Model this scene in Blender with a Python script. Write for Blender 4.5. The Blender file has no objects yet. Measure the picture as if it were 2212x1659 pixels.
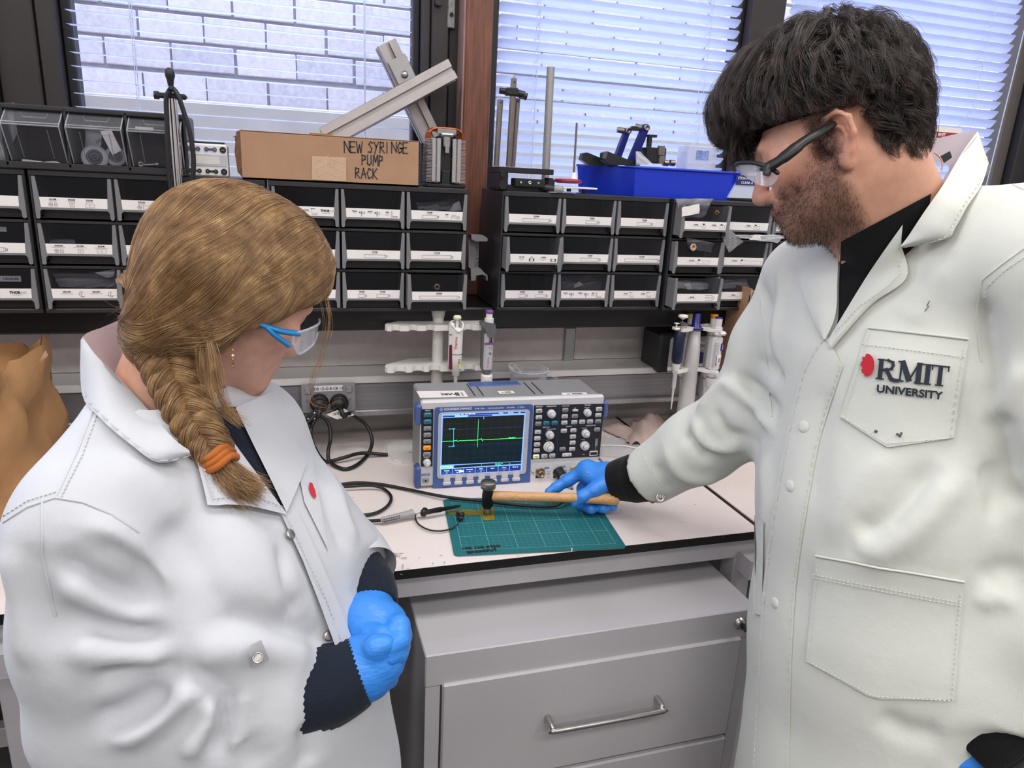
import bpy, math, random
import numpy as np
from mathutils import Vector, Matrix
from mathutils.bvhtree import BVHTree
random.seed(11)
S = bpy.context.scene
COL = S.collection
PI = math.pi
# ---------------------------------------------------------------- camera
FPX = 1543.48
CAM = Vector((.4456, -1.522, 1.5385))
RGT = Vector((.9565, -.28726, .05081)).normalized()
FWD = Vector((.28966, .91461, -.28212)).normalized()
UPV = RGT.cross(FWD).normalized()
cd = bpy.data.cameras.new('camera')
cd.sensor_width = 36
cd.lens = FPX / 2212 * 36
cd.clip_start = .05
co = bpy.data.objects.new('camera', cd)
COL.objects.link(co)
co.matrix_world = Matrix(((RGT.x, UPV.x, -FWD.x, CAM.x), (RGT.y, UPV.y, -FWD.y, CAM.y), (RGT.z, UPV.z, -FWD.z, CAM.z), (0, 0, 0, 1)))
S.camera = co
def ray(px, py):
    return FWD + RGT * ((px - 1106) / FPX) - UPV * ((py - 829.5) / FPX)
def at(px, py, x=None, y=None, z=None, d=None):
    v = ray(px, py)
    if d is not None: return CAM + v * d
    if x is not None: return CAM + v * ((x - CAM.x) / v.x)
    if y is not None: return CAM + v * ((y - CAM.y) / v.y)
    return CAM + v * ((z - CAM.z) / v.z)
# ---------------------------------------------------------------- world, lights, exposure
wd = bpy.data.worlds.new('sky')
S.world = wd
wd.use_nodes = True
bgn = wd.node_tree.nodes['Background']
bgn.inputs[0].default_value = (.68, .76, 1.0, 1)
bgn.inputs[1].default_value = 9.5
S.view_settings.view_transform = 'Standard'
S.view_settings.look = 'None'
S.view_settings.exposure = .28
S.view_settings.gamma = 1
S.view_settings.use_curve_mapping = False
S.cycles.max_bounces = 7
S.cycles.diffuse_bounces = 4
S.cycles.transparent_max_bounces = 14
S.cycles.sample_clamp_indirect = 6
S.cycles_curves.shape = 'RIBBONS'
S.cycles.caustics_reflective = False
S.cycles.caustics_refractive = False
def area(name, loc, sx, sy, power, col=(1, .97, .94), target=None):
    l = bpy.data.lights.new(name, 'AREA')
    l.shape = 'RECTANGLE'; l.size = sx; l.size_y = sy; l.energy = power; l.color = col
    o = bpy.data.objects.new(name, l); COL.objects.link(o)
    o.location = loc
    if target is not None:
        o.rotation_euler = (Vector(target) - Vector(loc)).to_track_quat('-Z', 'Y').to_euler()
    return o
LAMPS = [(-1.0, -.75), (.8, -.75), (2.6, -.75), (-1.0, -2.6), (.8, -2.6), (2.6, -2.6), (-1.0, -4.4), (.8, -4.4), (2.6, -4.4)]  # rearmost row is added as unseen frontal fill, not a known fitting
for lx, ly in LAMPS:
    area('ceiling_and_fill_light', (lx, ly, 3.18), 1.25, .55, 15 if ly > -2 else 21)
# ---------------------------------------------------------------- materials
def hx(s):
    s = s.lstrip('#')
    v = [int(s[i:i + 2], 16) / 255 for i in (0, 2, 4)]
    return tuple(((c + .055) / 1.055) ** 2.4 if c > .04045 else c / 12.92 for c in v)
MATS = {}
def mat(name, col, rough=.5, metal=0, spec=.5, var=.06, scale=40, bump=0, bscale=300, alpha=1, trans=0, emit=0, sss=0, coat=0, stretch=None):
    if name in MATS: return MATS[name]
    m = bpy.data.materials.new(name); m.use_nodes = True
    nt = m.node_tree; N = nt.nodes; L = nt.links
    b = N['Principled BSDF']
    c = hx(col) if isinstance(col, str) else col
    tc = N.new('ShaderNodeTexCoord')
    vec = tc.outputs['Object']
    if stretch:
        mp = N.new('ShaderNodeMapping'); mp.inputs['Scale'].default_value = stretch
        L.new(vec, mp.inputs[0]); vec = mp.outputs[0]
    if var:
        nz = N.new('ShaderNodeTexNoise'); nz.inputs['Scale'].default_value = scale; nz.inputs['Detail'].default_value = 4
        L.new(vec, nz.inputs['Vector'])
        rp = N.new('ShaderNodeValToRGB')
        rp.color_ramp.elements[0].position = .3; rp.color_ramp.elements[1].position = .7
        rp.color_ramp.elements[0].color = (*[max(0, x * (1 - var)) for x in c], 1)
        rp.color_ramp.elements[1].color = (*[min(1, x * (1 + var)) for x in c], 1)
        L.new(nz.outputs[0], rp.inputs[0]); L.new(rp.outputs[0], b.inputs['Base Color'])
    else:
        b.inputs['Base Color'].default_value = (*c, 1)
    if bump:
        n2 = N.new('ShaderNodeTexNoise'); n2.inputs['Scale'].default_value = bscale; n2.inputs['Detail'].default_value = 3
        L.new(vec, n2.inputs['Vector'])
        bp = N.new('ShaderNodeBump'); bp.inputs['Strength'].default_value = bump; bp.inputs['Distance'].default_value = .002
        L.new(n2.outputs[0], bp.inputs['Height']); L.new(bp.outputs[0], b.inputs['Normal'])
    b.inputs['Roughness'].default_value = rough
    b.inputs['Metallic'].default_value = metal
    b.inputs['Specular IOR Level'].default_value = spec
    b.inputs['Alpha'].default_value = alpha
    b.inputs['Transmission Weight'].default_value = trans
    if coat: b.inputs['Coat Weight'].default_value = coat
    if sss:
        b.inputs['Subsurface Weight'].default_value = sss
        b.inputs['Subsurface Radius'].default_value = (.012, .005, .003)
        b.inputs['Subsurface Scale'].default_value = 1
    if emit:
        b.inputs['Emission Color'].default_value = (*c, 1); b.inputs['Emission Strength'].default_value = emit
    MATS[name] = m
    return m
def clear_mat(name, tint=(1, 1, 1), density=.12, rough=.05, col=(.75, .76, .8)):
    """thin clear plastic: mostly transparent with a sharp reflection"""
    if name in MATS: return MATS[name]
    m = bpy.data.materials.new(name); m.use_nodes = True
    N = m.node_tree.nodes; L = m.node_tree.links
    N.remove(N['Principled BSDF'])
    out = N['Material Output']
    tr = N.new('ShaderNodeBsdfTransparent'); tr.inputs[0].default_value = (*tint, 1)
    gl = N.new('ShaderNodeBsdfPrincipled'); gl.inputs['Base Color'].default_value = (*col, 1)
    gl.inputs['Roughness'].default_value = rough; gl.inputs['Specular IOR Level'].default_value = .8
    lw = N.new('ShaderNodeLayerWeight'); lw.inputs[0].default_value = .35
    mr = N.new('ShaderNodeMapRange'); mr.inputs[3].default_value = density; mr.inputs[4].default_value = min(1, density + .5)
    nz = N.new('ShaderNodeTexNoise'); nz.inputs['Scale'].default_value = 30
    ml = N.new('ShaderNodeMath'); ml.operation = 'MULTIPLY_ADD'; ml.inputs[1].default_value = .1; ml.inputs[2].default_value = -.05
    ad = N.new('ShaderNodeMath'); ad.operation = 'ADD'; ad.use_clamp = True
    mx = N.new('ShaderNodeMixShader')
    L.new(lw.outputs[1], mr.inputs[0]); L.new(nz.outputs[0], ml.inputs[0]); L.new(mr.outputs[0], ad.inputs[0]); L.new(ml.outputs[0], ad.inputs[1])
    L.new(ad.outputs[0], mx.inputs[0]); L.new(tr.outputs[0], mx.inputs[1]); L.new(gl.outputs[0], mx.inputs[2]); L.new(mx.outputs[0], out.inputs[0])
    MATS[name] = m
    return m
# ---------------------------------------------------------------- mesh builder
TXT = {}
def text_mesh(s, ext=0.0, bold=0.0):
    k = (s, ext, bold)
    if k not in TXT:
        cu = bpy.data.curves.new('t', 'FONT'); cu.body = s; cu.size = 1; cu.extrude = ext; cu.offset = bold; cu.resolution_u = 3
        o = bpy.data.objects.new('t', cu); COL.objects.link(o)
        me = o.to_mesh()
        v = [tuple(p.co) for p in me.vertices]; f = [tuple(p.vertices) for p in me.polygons]
        o.to_mesh_clear(); bpy.data.objects.remove(o); bpy.data.curves.remove(cu)
        w = (min(p[0] for p in v), max(p[0] for p in v)) if v else (0, 0)
        TXT[k] = (v, f, w)
    return TXT[k]
def frame(axis):
    a = Vector(axis).normalized()
    t = Vector((0, 0, 1)) if abs(a.z) < .9 else Vector((1, 0, 0))
    u = t.cross(a).normalized(); return u, a.cross(u).normalized(), a
class MB:
    def __init__(s): s.v = []; s.f = []; s.m = []; s.s = []
    def add(s, vs, fs, m=0, sm=False):
        o = len(s.v); s.v.extend([tuple(p) for p in vs])
        for f in fs: s.f.append(tuple(i + o for i in f)); s.m.append(m); s.s.append(sm)
        return s
    def box(s, c, d, m=0, R=None, b=0):
        c = Vector(c); hx_, hy, hz = d[0] / 2, d[1] / 2, d[2] / 2
        b = min(b, .49 * min(d))
        vs = []; fs = []
        if b <= 0:
            vs = [Vector((x * hx_, y * hy, z * hz)) for x in (-1, 1) for y in (-1, 1) for z in (-1, 1)]
            fs = [(0, 1, 3, 2), (4, 6, 7, 5), (0, 4, 5, 1), (2, 3, 7, 6), (0, 2, 6, 4), (1, 5, 7, 3)]
        else:
            ix = {}
            for x in (-1, 1):
                for y in (-1, 1):
                    for z in (-1, 1):
                        for a in range(3):
                            h = [hx_ - b, hy - b, hz - b]; h[a] += b
                            ix[x, y, z, a] = len(vs); vs.append(Vector((x * h[0], y * h[1], z * h[2])))
            g = lambda x, y, z, a: ix[x, y, z, a]
            for q in (-1, 1):
                fs += [(g(q, -1, -1, 0), g(q, 1, -1, 0), g(q, 1, 1, 0), g(q, -1, 1, 0))[::q], (g(-1, q, -1, 1), g(-1, q, 1, 1), g(1, q, 1, 1), g(1, q, -1, 1))[::q], (g(-1, -1, q, 2), g(1, -1, q, 2), g(1, 1, q, 2), g(-1, 1, q, 2))[::q]]
                for r in (-1, 1):
                    k = q * r
                    fs += [(g(q, r, -1, 0), g(q, r, -1, 1), g(q, r, 1, 1), g(q, r, 1, 0))[::k], (g(-1, q, r, 1), g(-1, q, r, 2), g(1, q, r, 2), g(1, q, r, 1))[::k], (g(q, -1, r, 2), g(q, -1, r, 0), g(q, 1, r, 0), g(q, 1, r, 2))[::k]]
                    for t in (-1, 1): fs.append((g(q, r, t, 0), g(q, r, t, 1), g(q, r, t, 2))[::q * r * t])
        if R is not None: vs = [R @ p for p in vs]
        return s.add([p + c for p in vs], fs, m)
    def cyl(s, p0, p1, r0, r1=None, n=16, m=0, caps=True, sm=True):
        p0, p1 = Vector(p0), Vector(p1); r1 = r0 if r1 is None else r1
        u, w, a = frame(p1 - p0)
        vs = []
        for p, r in ((p0, r0), (p1, r1)):
            for i in range(n):
                t = 2 * PI * i / n; vs.append(p + (u * math.cos(t) + w * math.sin(t)) * r)
        s.add(vs, [(i, (i + 1) % n, n + (i + 1) % n, n + i) for i in range(n)], m, sm)
        if caps:
            s.add(vs[:n], [tuple(range(n))[::-1]], m); s.add(vs[n:], [tuple(range(n))], m)
        return s
    def lathe(s, prof, o=(0, 0, 0), axis=(0, 0, 1), n=24, m=0, sm=True, a0=0, a1=2 * PI, caps=True):
        u, w, a = frame(axis); o = Vector(o); vs = []
        full = a1 - a0 > 2 * PI - .01; k = n if full else n + 1
        for r, z in prof:
            for i in range(k):
                t = a0 + (a1 - a0) * i / n; vs.append(o + a * z + (u * math.cos(t) + w * math.sin(t)) * r)
        fs = []
        for j in range(len(prof) - 1):
            for i in range(n):
                i2 = (i + 1) % k; fs.append((j * k + i, j * k + i2, (j + 1) * k + i2, (j + 1) * k + i))
        s.add(vs, fs, m, sm)
        if caps and full:
            if prof[0][0] > 1e-6: s.add(vs[:k], [tuple(range(k))[::-1]], m)
            if prof[-1][0] > 1e-6: s.add(vs[-k:], [tuple(range(k))], m)
        return s
    def tube(s, pts, r, n=8, m=0, closed=False, caps=True, flat=None):
        P = [Vector(p) for p in pts]; k = len(P); vs = []
        rr = r if isinstance(r, (list, tuple)) else [r] * k
        u = None
        for i in range(k):
            a = (P[(i + 1) % k] - P[i - 1]) if closed or 0 < i < k - 1 else (P[1] - P[0] if i == 0 else P[-1] - P[-2])
            a.normalize()
            if u is None: u = frame(a)[0]
            u = (u - a * u.dot(a)).normalized(); w = a.cross(u)
            for j in range(n):
                t = 2 * PI * j / n; vs.append(P[i] + (u * math.cos(t) + w * math.sin(t) * (flat or 1)) * rr[i])
        fs = []
        for i in range(k if closed else k - 1):
            for j in range(n):
                a, b = i * n, ((i + 1) % k) * n; fs.append((a + j, a + (j + 1) % n, b + (j + 1) % n, b + j))
        s.add(vs, fs, m, True)
        if caps and not closed:
            s.add(vs[:n], [tuple(range(n))[::-1]], m); s.add(vs[-n:], [tuple(range(n))], m)
        return s
    def prism(s, poly, o, U, V, N, depth, m=0, m2=None):
        o, U, V, N = Vector(o), Vector(U), Vector(V), Vector(N); n = len(poly)
        a = sum(poly[i][0] * poly[(i + 1) % n][1] - poly[(i + 1) % n][0] * poly[i][1] for i in range(n))
        if a < 0: poly = poly[::-1]
        A = [o + U * x + V * y for x, y in poly]; B = [p + N * depth for p in A]
        s.add(A, [tuple(range(n))[::-1]], m); s.add(B, [tuple(range(n))], m if m2 is None else m2)
        return s.add(A + B, [(i, (i + 1) % n, n + (i + 1) % n, n + i) for i in range(n)], m)
    def grid(s, rows, m=0, sm=True):
        k = len(rows[0]); vs = [p for r in rows for p in r]
        return s.add(vs, [(i * k + j, i * k + j + 1, (i + 1) * k + j + 1, (i + 1) * k + j) for i in range(len(rows) - 1) for j in range(k - 1)], m, sm)
    def text(s, t, size, o, U, V, m=0, al='c', ext=0, bold=0, wx=1):
        v, f, (a, b) = text_mesh(t, ext, bold); o, U, V = Vector(o), Vector(U), Vector(V)
        N = U.cross(V); off = {'c': -(a + b) / 2, 'l': -a, 'r': -b}[al]
        return s.add([o + U * ((p[0] + off) * size * wx) + V * (p[1] * size) + N * (p[2] * size) for p in v], f, m)
    def rect(s, o, U, V, w, h, m=0):
        o, U, V = Vector(o), Vector(U), Vector(V)
        return s.add([o, o + U * w, o + U * w + V * h, o + V * h], [(0, 1, 2, 3)], m)
    def line(s, pts, w, N, m=0):
        """flat printed stroke through pts, facing N"""
        N = Vector(N)
        for a, b in zip(pts, pts[1:]):
            a, b = Vector(a), Vector(b); t = (b - a)
            if t.length < 1e-7: continue
            t.normalize(); q = N.cross(t) * (w / 2); e = t * (w / 2)
            s.add([a - e - q, b + e - q, b + e + q, a - e + q], [(0, 1, 2, 3)], m)
        return s
    def mesh(s, name, mats):
        me = bpy.data.meshes.new(name); me.from_pydata(s.v, [], s.f)
        for m in (mats if isinstance(mats, (list, tuple)) else [mats]): me.materials.append(m)
        me.polygons.foreach_set('material_index', s.m); me.polygons.foreach_set('use_smooth', s.s)
        me.update(); return me
    def build(s, name, mats, parent=None, world=False, kind=None, label=None):
        if world and parent is not None:
            I = ROOTM[parent.name].inverted(); s.v = [tuple(I @ Vector(p)) for p in s.v]
        return put(name, s.mesh(name, mats), parent, kind, label)
ROOTM = {}
def put(name, me, parent=None, kind=None, label=None, loc=None):
    o = bpy.data.objects.new(name, me); COL.objects.link(o)
    if parent is not None: o.parent = parent
    if kind: o['kind'] = kind
    if label: o['label'] = label
    if loc is not None: o.location = loc
    ROOTM[o.name] = ROOTM.get(parent.name, Matrix()) if parent is not None and loc is None else (Matrix.Translation(loc) if loc is not None else Matrix())
    return o
def tag(o, label, cat, group=None, kind=None):
    o['label'] = label; o['category'] = cat
    if group: o['group'] = group
    if kind: o['kind'] = kind
    return o
def thing(name, label, cat, loc=(0, 0, 0), rz=0, group=None):
    o = bpy.data.objects.new(name, None); COL.objects.link(o); o.empty_display_size = .05
    o.location = loc; o.rotation_euler = (0, 0, rz)
    ROOTM[o.name] = Matrix.Translation(Vector(loc)) @ Matrix.Rotation(rz, 4, 'Z')
    return tag(o, label, cat, group)
def struct(name, mb, m, parent=None):
    return mb.build(name, m, parent, kind='structure' if parent is None else None)
def spline(pts, n=8, closed=False):
    P = [Vector(p) for p in pts]; k = len(P); out = []
    for i in range(k if closed else k - 1):
        if closed: a, b, c, d = P[i - 1], P[i], P[(i + 1) % k], P[(i + 2) % k]
        else: a, b, c, d = P[max(i - 1, 0)], P[i], P[i + 1], P[min(i + 2, k - 1)]
        for j in range(n):
            t = j / n
            out.append(.5 * ((2 * b) + (c - a) * t + (2 * a - 5 * b + 4 * c - d) * t * t + (3 * b - a - 3 * c + d) * t ** 3))
    if not closed: out.append(P[-1])
    return out
X3, Y3, Z3 = Vector((1, 0, 0)), Vector((0, 1, 0)), Vector((0, 0, 1))
def rotm(ax, deg): return Matrix.Rotation(math.radians(deg), 3, ax)
# ================================================================ setting
m_wall = mat('wall_paint', '#cfcac7', .7, var=.03)
m_dark = mat('dark_frame', '#2b2527', .45, var=.1, scale=12)
m_dark2 = mat('dark_frame_b', '#1c191b', .5, var=.1, scale=12)
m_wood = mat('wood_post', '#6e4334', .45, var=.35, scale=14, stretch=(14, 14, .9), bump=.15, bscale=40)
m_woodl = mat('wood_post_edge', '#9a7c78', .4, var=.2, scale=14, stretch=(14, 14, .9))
m_black = mat('black_laminate', '#131214', .35, var=.12, scale=30)
m_white = mat('white_plastic', '#e6e4e2', .35, var=.02)
m_alu = mat('aluminium', '#a9a8aa', .42, .75, var=.06, scale=60)
m_steel = mat('steel', '#b8b6b4', .28, .95, var=.08, scale=60)
m_blackp = mat('black_plastic', '#1a1a1d', .4, var=.15, scale=40)
m_dkp = mat('dark_grey_plastic', '#2a2a2d', .4, var=.12, scale=40)
m_greyp = mat('grey_plastic', '#77777b', .5, var=.04)
m_card = mat('label_paper', '#eae6e5', .7, var=.02)
m_ink = mat('ink', '#18171a', .7, var=.05)
m_clear = clear_mat('clear_plastic')
m_smoke = clear_mat('drawer_window_plastic', (.5, .5, .55), .10, .10, (.10, .10, .115))
struct('floor', MB().box((.8, -2.7, -.025), (6.4, 6.6, .05)), mat('floor_vinyl', '#3e3d40', .5, var=.1, scale=60))
struct('ceiling', MB().box((.8, -2.7, 3.275), (6.4, 6.6, .05)), mat('ceiling_tile', '#dedcd8', .8))
struct('wall_left', MB().box((-2.375, -2.7, 1.625), (.05, 6.6, 3.25)), m_wall)
struct('wall_right', MB().box((3.975, -2.7, 1.625), (.05, 6.6, 3.25)), m_wall)
struct('wall_front', MB().box((.8, -5.975, 1.625), (6.3, .05, 3.25)), m_wall)
struct('wall_back', MB().box((.8, .265, 1.045), (6.3, .11, .3)).box((.8, .26, .4475), (6.3, .12, .895), 1).box((.8, .36, 2.84), (6.3, .12, .83)), [m_wall, mat('lower_wall', '#4b4949', .7)])
for i, (lx, ly) in enumerate(LAMPS):
    t = thing('ceiling_light', 'white ceiling light panel ' + ('above the bench' if ly > -2 else 'above the people' if ly > -4 else 'far behind the camera') + (' at left' if lx < 0 else ' at right' if lx > 2 else ' in the middle'), 'lamp', (lx, ly, 3.20), 0, 'ceiling lights')
    MB().box((0, 0, .03), (1.4, .68, .04)).box((0, .32, -.01), (1.4, .04, .05)).box((0, -.32, -.01), (1.4, .04, .05)).build('housing', m_white, t)
# black sill with fascia, under the drawer cabinets
sill = struct('trim_1', MB().box((.8, .20, 1.2165), (6.3, .32, .05), b=.004), m_black)
# wooden post between the windows
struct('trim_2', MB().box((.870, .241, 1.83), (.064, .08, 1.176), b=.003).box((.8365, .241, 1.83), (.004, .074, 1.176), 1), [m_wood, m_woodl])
# window frames: stiles, sills and panes
WIN = [(.03, .735), (.93, 1.575), (1.70, 2.55)]
fr = MB()
def stile(x0, x1, y0=.26, y1=.34, m=0): fr.box(((x0 + x1) / 2, (y0 + y1) / 2, 1.83), (x1 - x0, y1 - y0, 1.176), m, b=.003)
stile(-.60, -.34, .22, .34, 0); stile(-.34, -.18, .25, .34, 1); stile(-.175, -.105, .24, .33); stile(-.103, -.03, .262, .33); stile(-.029, .008, .27, .33); stile(.009, .03, .30, .34, 1)
f1 = struct('window_1', fr, [m_dark, m_dark2])
fr = MB(); stile(.735, .752, .30, .34, 1); stile(.752, .772, .27, .33); stile(.772, .812, .255, .33); stile(.812, .84, .262, .33, 1)
fr.build('window_frame', [m_dark, m_dark2], f1)
fr = MB(); stile(.9035, .928, .25, .33, 1); stile(1.585, 1.60, .28, .33, 1); stile(1.60, 1.70, .25, .34)
f2 = struct('window_2', fr, [m_dark, m_dark2])
fr = MB(); stile(2.555, 2.60, .28, .34, 0); stile(2.60, 2.68, .25, .34, 1); stile(2.68, 3.1, .22, .34)
f3 = struct('window_3', fr, [mat('frame_side', '#55504e', .5), m_dark2])
m_glass = clear_mat('window_glass', (.97, .98, 1), .02, .02)
for f, (a, b) in zip((f1, f2, f3), WIN):
    MB().box(((a + b) / 2, .335, 1.83), (b - a, .006, 1.176)).build('window_pane', m_glass, f)
    MB().box(((a + b) / 2, .31, 1.252), (b - a, .06, .024), b=.002).build('window_rail', m_dark2, f)
# latch hardware on the first window
t = thing('window_stay', 'galvanised metal window stay plate on the dark frame beside the wood post', 'hardware', tuple(at(975, 20, y=.255)))
MB().box((0, 0, .02), (.018, .006, .12), b=.002).lathe([(.0045, 0), (.0045, .002), (.0025, .002), (.0025, .0005)], (0, -.003, -.012), (0, -1, 0), 16, 1).build('plate', [mat('galvanised', '#8d8b8b', .45, .7, var=.25, scale=120), m_dark2], t)
t = thing('window_latch', 'dark latch knob on the window frame at the top', 'hardware', tuple(at(947, 2, y=.25)))
MB().box((0, 0, .01), (.02, .016, .022), b=.004).cyl((0, -.008, -.002), (0, .01, -.002), .009).build('knob', m_blackp, t)
# ---- outside: brick wall with single bricks, pale ledge
m_brick = [mat('brick_a', '#bdb9be', .9, var=.12, scale=60, bump=.5, bscale=120), mat('brick_b', '#b4b1b9', .9, var=.14, scale=60, bump=.5, bscale=120), mat('brick_c', '#c6c2c5', .9, var=.1, scale=60, bump=.5, bscale=120)]
ext = struct('wall_outside', MB().box((1.5, 1.46, 2.1), (7, .1, 3.0)), mat('mortar', '#8d8993', .95, var=.1))
bme = [MB().box((0, 0, 0), (.2, .06, .084), b=.003).mesh('brick', m) for m in m_brick]
for r in range(13):
    z = 1.775 + .0935 * r
    for c in range(27):
        x = -.75 + c * .207 + (.1 if r % 2 else 0) + random.uniform(-.003, .003)
        o = put('brick', random.choice(bme), ext)
        o.location = (x, 1.433 + random.uniform(-.002, .002), z + random.uniform(-.0015, .0015) + (-.006 if r == 0 else 0)); o.rotation_euler = (0, random.uniform(-.006, .006), 0)
struct('trim_3', MB().box((1.5, 1.22, 1.40), (7, .3, .62), b=.01), mat('outside_ledge', '#b3ada3', .9, var=.08, scale=8))
# ---- venetian blinds
m_slat = bpy.data.materials.new('blind_slat'); m_slat.use_nodes = True
N = m_slat.node_tree.nodes; L = m_slat.node_tree.links
b = N['Principled BSDF']; b.inputs['Base Color'].default_value = (.64, .68, .80, 1); b.inputs['Roughness'].default_value = .45
tl = N.new('ShaderNodeBsdfTranslucent'); tl.inputs[0].default_value = (.62, .70, .94, 1)
nz = N.new('ShaderNodeTexNoise'); nz.inputs['Scale'].default_value = 25
mm = N.new('ShaderNodeMapRange'); mm.inputs[3].default_value = .50; mm.inputs[4].default_value = .58
mx = N.new('ShaderNodeMixShader'); L.new(nz.outputs[0], mm.inputs[0]); L.new(mm.outputs[0], mx.inputs[0]); L.new(b.outputs[0], mx.inputs[1]); L.new(tl.outputs[0], mx.inputs[2]); L.new(mx.outputs[0], N['Material Output'].inputs[0])
m_cord = mat('blind_cord', '#cfd3e0', .7)
def blind(x0, x1, z0, n, tilt, label, cords, y=.272, pitch=.0262, w=.028):
    t = thing('venetian_blind', label, 'blind', (x0, y, 0), 0, None)
    L_ = x1 - x0; mb = MB(); rows = []
    for j in range(5):
        u = (j - 2) / 2
        rows.append((u * w / 2, .0022 * (1 - u * u)))
    a = math.radians(tilt); ca, sa = math.cos(a), math.sin(a)
    cut = .006
    mb.grid([[(cut * max(0, abs(q) / (w / 2) - .5) * 2, q * ca + h * sa, -q * sa + h * ca) for q, h in rows], [(L_ - cut * max(0, abs(q) / (w / 2) - .5) * 2, q * ca + h * sa, -q * sa + h * ca) for q, h in rows]])
    me = mb.mesh('slat', m_slat)
    for k in range(n):
        o = put('slat', me, t); o.location = (0, 0, z0 + k * pitch)
    zt = z0 + n * pitch
    for c in cords:
        mb = MB()
        for dy in (-1, 1): mb.cyl((c - x0, dy * w * .45, z0 - .03), (c - x0 + .002, dy * w * .45, zt), .0009, n=5)
        for k in range(n): mb.cyl((c - x0, -w * .45, z0 + k * pitch - .002), (c - x0 + .003, w * .45, z0 + k * pitch - .002 - sa * w * .4), .0009, n=4)
        mb.build('ladder_cord', m_cord, t)
    MB().box((L_ / 2, 0, z0 - .03), (L_, w, .012), b=.003).build('bottom_rail', m_slat, t)
    MB().box((L_ / 2, 0, zt + .02), (L_, .04, .035), b=.003).build('head_rail', m_slat, t)
    return t
blind(.026, .728, 1.285, 27, -3, 'open white venetian blind in the left window showing brick wall', (.145, .62))
blind(.930, 1.582, 1.285, 29, 38, 'half closed white venetian blind in the middle window behind the tube', (1.03, 1.49))
t3 = blind(1.73, 2.51, 1.285, 32, 50, 'nearly closed white venetian blind in the right window behind the man', (1.80, 2.40))
MB().cyl((.772, -.02, 1.25), (.79, -.02, 2.1), .0016, n=6).build('tilt_wand', m_cord, t3)
# ---- cable trunking along the wall
tr = thing('cable_trunking', 'long aluminium cable trunking with white ledge along the wall above bench', 'trunking', (.8, .2, 0))
MB().box((0, -.053, 1.0625), (6.3, .106, .017), b=.002).build('ledge', mat('trunk_ledge', '#e4e1e0', .35, .1, var=.05, scale=8), tr)
mb = MB()
for i in range(12): mb.box((0, -.092, .990 + i * .0053), (6.3, .012 + (.0012 if i % 2 else 0), .0053))
mb.build('front_cover', mat('trunk_front', '#8f8f93', .4, .5, var=.08, scale=4, stretch=(1, 1, 60)), tr)
MB().box((0, -.1, .9825), (6.3, .022, .014), b=.002).box((0, -.05, .98), (6.3, .1, .008)).build('lower_lip', m_alu, tr)
MB().box((0, -.004, 1.13), (6.3, .008, .115)).box((0, -.006, 1.185), (6.3, .012, .012)).build('back_panel', mat('grey_panel', '#cdc6c4', .55), tr)
for jx, jw in ((.34, .03), (1.03, .012)): MB().box((jx, -.009, 1.115), (jw, .014, .092), b=.003).build('cover_joint', m_alu, tr)
# ---- benches
m_top = mat('bench_laminate', '#e3d9d5', .38, var=.025, scale=9, coat=.1)
m_edge = mat('bench_edge', '#0f0e10', .4, var=.2, scale=60)
m_frame = mat('bench_frame_paint', '#b4b2b6', .4, var=.03)
def bench(name, label, x0, x1, y0, legs, railx):
    t = thing(name, label, 'bench', ((x0 + x1) / 2, -.12, 0)); w = x1 - x0; cx = (x0 + x1) / 2
    MB().box((0, (y0 + .2) / 2 + .12, .8925), (w - .003, .2 - y0, .015), b=.0015).build('worktop', m_top, t)
    MB().box((0, y0 + .12 + .0015, .8915), (w - .003, .004, .0162)).box((w / 2 - .0045, (y0 + .2) / 2 + .12, .8916), (.009, .2 - y0, .0171)).box((0, (y0 + .2) / 2 + .12, .8843), (w - .004, .2 - y0, .0015)).build('edge_band', m_edge, t)
    MB().box(((railx[0] + railx[1]) / 2 - cx, y0 + .12 + .038, .859), (railx[1] - railx[0], .04, .048), b=.002).build('front_rail', m_frame, t)
    MB().box((0, .12 + .02, .30), (w - .1, .03, .05), b=.002).build('rear_stretcher', m_frame, t)
    for lx in legs:
        MB().box((lx - cx, y0 + .12 + .04, .4175), (.042, .044, .835), b=.002).box((lx - cx, .12 - .25, .83), (.03, .5, .04)).build('leg', m_frame, t)
    return t
bench('lab_bench', 'white laboratory bench with black edge holding the oscilloscope and mat', -1.5, 1.3065, -.476, (.026, 1.283), (-1.45, 1.304))
bench('lab_bench', 'white bench to the right of the black seam, mostly behind the man', 1.3075, 3.2, -.476, (1.333, 2.5), (1.31, 3.1))
# chips and scuffs on the worktop are small flat marks of tape residue
mk = MB(); rs = random.Random(3)
c0 = at(845, 1200, z=.9004)
for i in range(26):
    a = c0 + Vector((rs.gauss(0, .008), rs.gauss(0, .006), 0)); mk.line([a, a + Vector((rs.uniform(.004, .012), rs.uniform(-.003, .001), 0))], .0007, Z3)
for px, py in [(760, 1075), (1065, 1070), (905, 1205), (950, 1200), (865, 1240), (880, 1228), (725, 1030), (1400, 1100), (1440, 1078), (1470, 1128), (1500, 1090), (1560, 1160)]:
    a = at(px, py, z=.9004); mk.line([a, a + Vector((rs.uniform(.001, .004), rs.uniform(-.002, .002), 0))], .0012, Z3)
c1 = MB()
for px in (870, 935, 960, 1120, 1235):
    a = at(px, 1231 - (px - 800) * .1, y=-.4766); c1.box(a, (.0015 + rs.random() * .003, .0006, .006 * rs.random() + .003))
lb = bpy.data.objects['lab_bench']
mk.build('tape_residue', mat('residue', '#7d7672', .8), lb, world=True); c1.build('edge_chips', m_card, lb, world=True)
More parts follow.
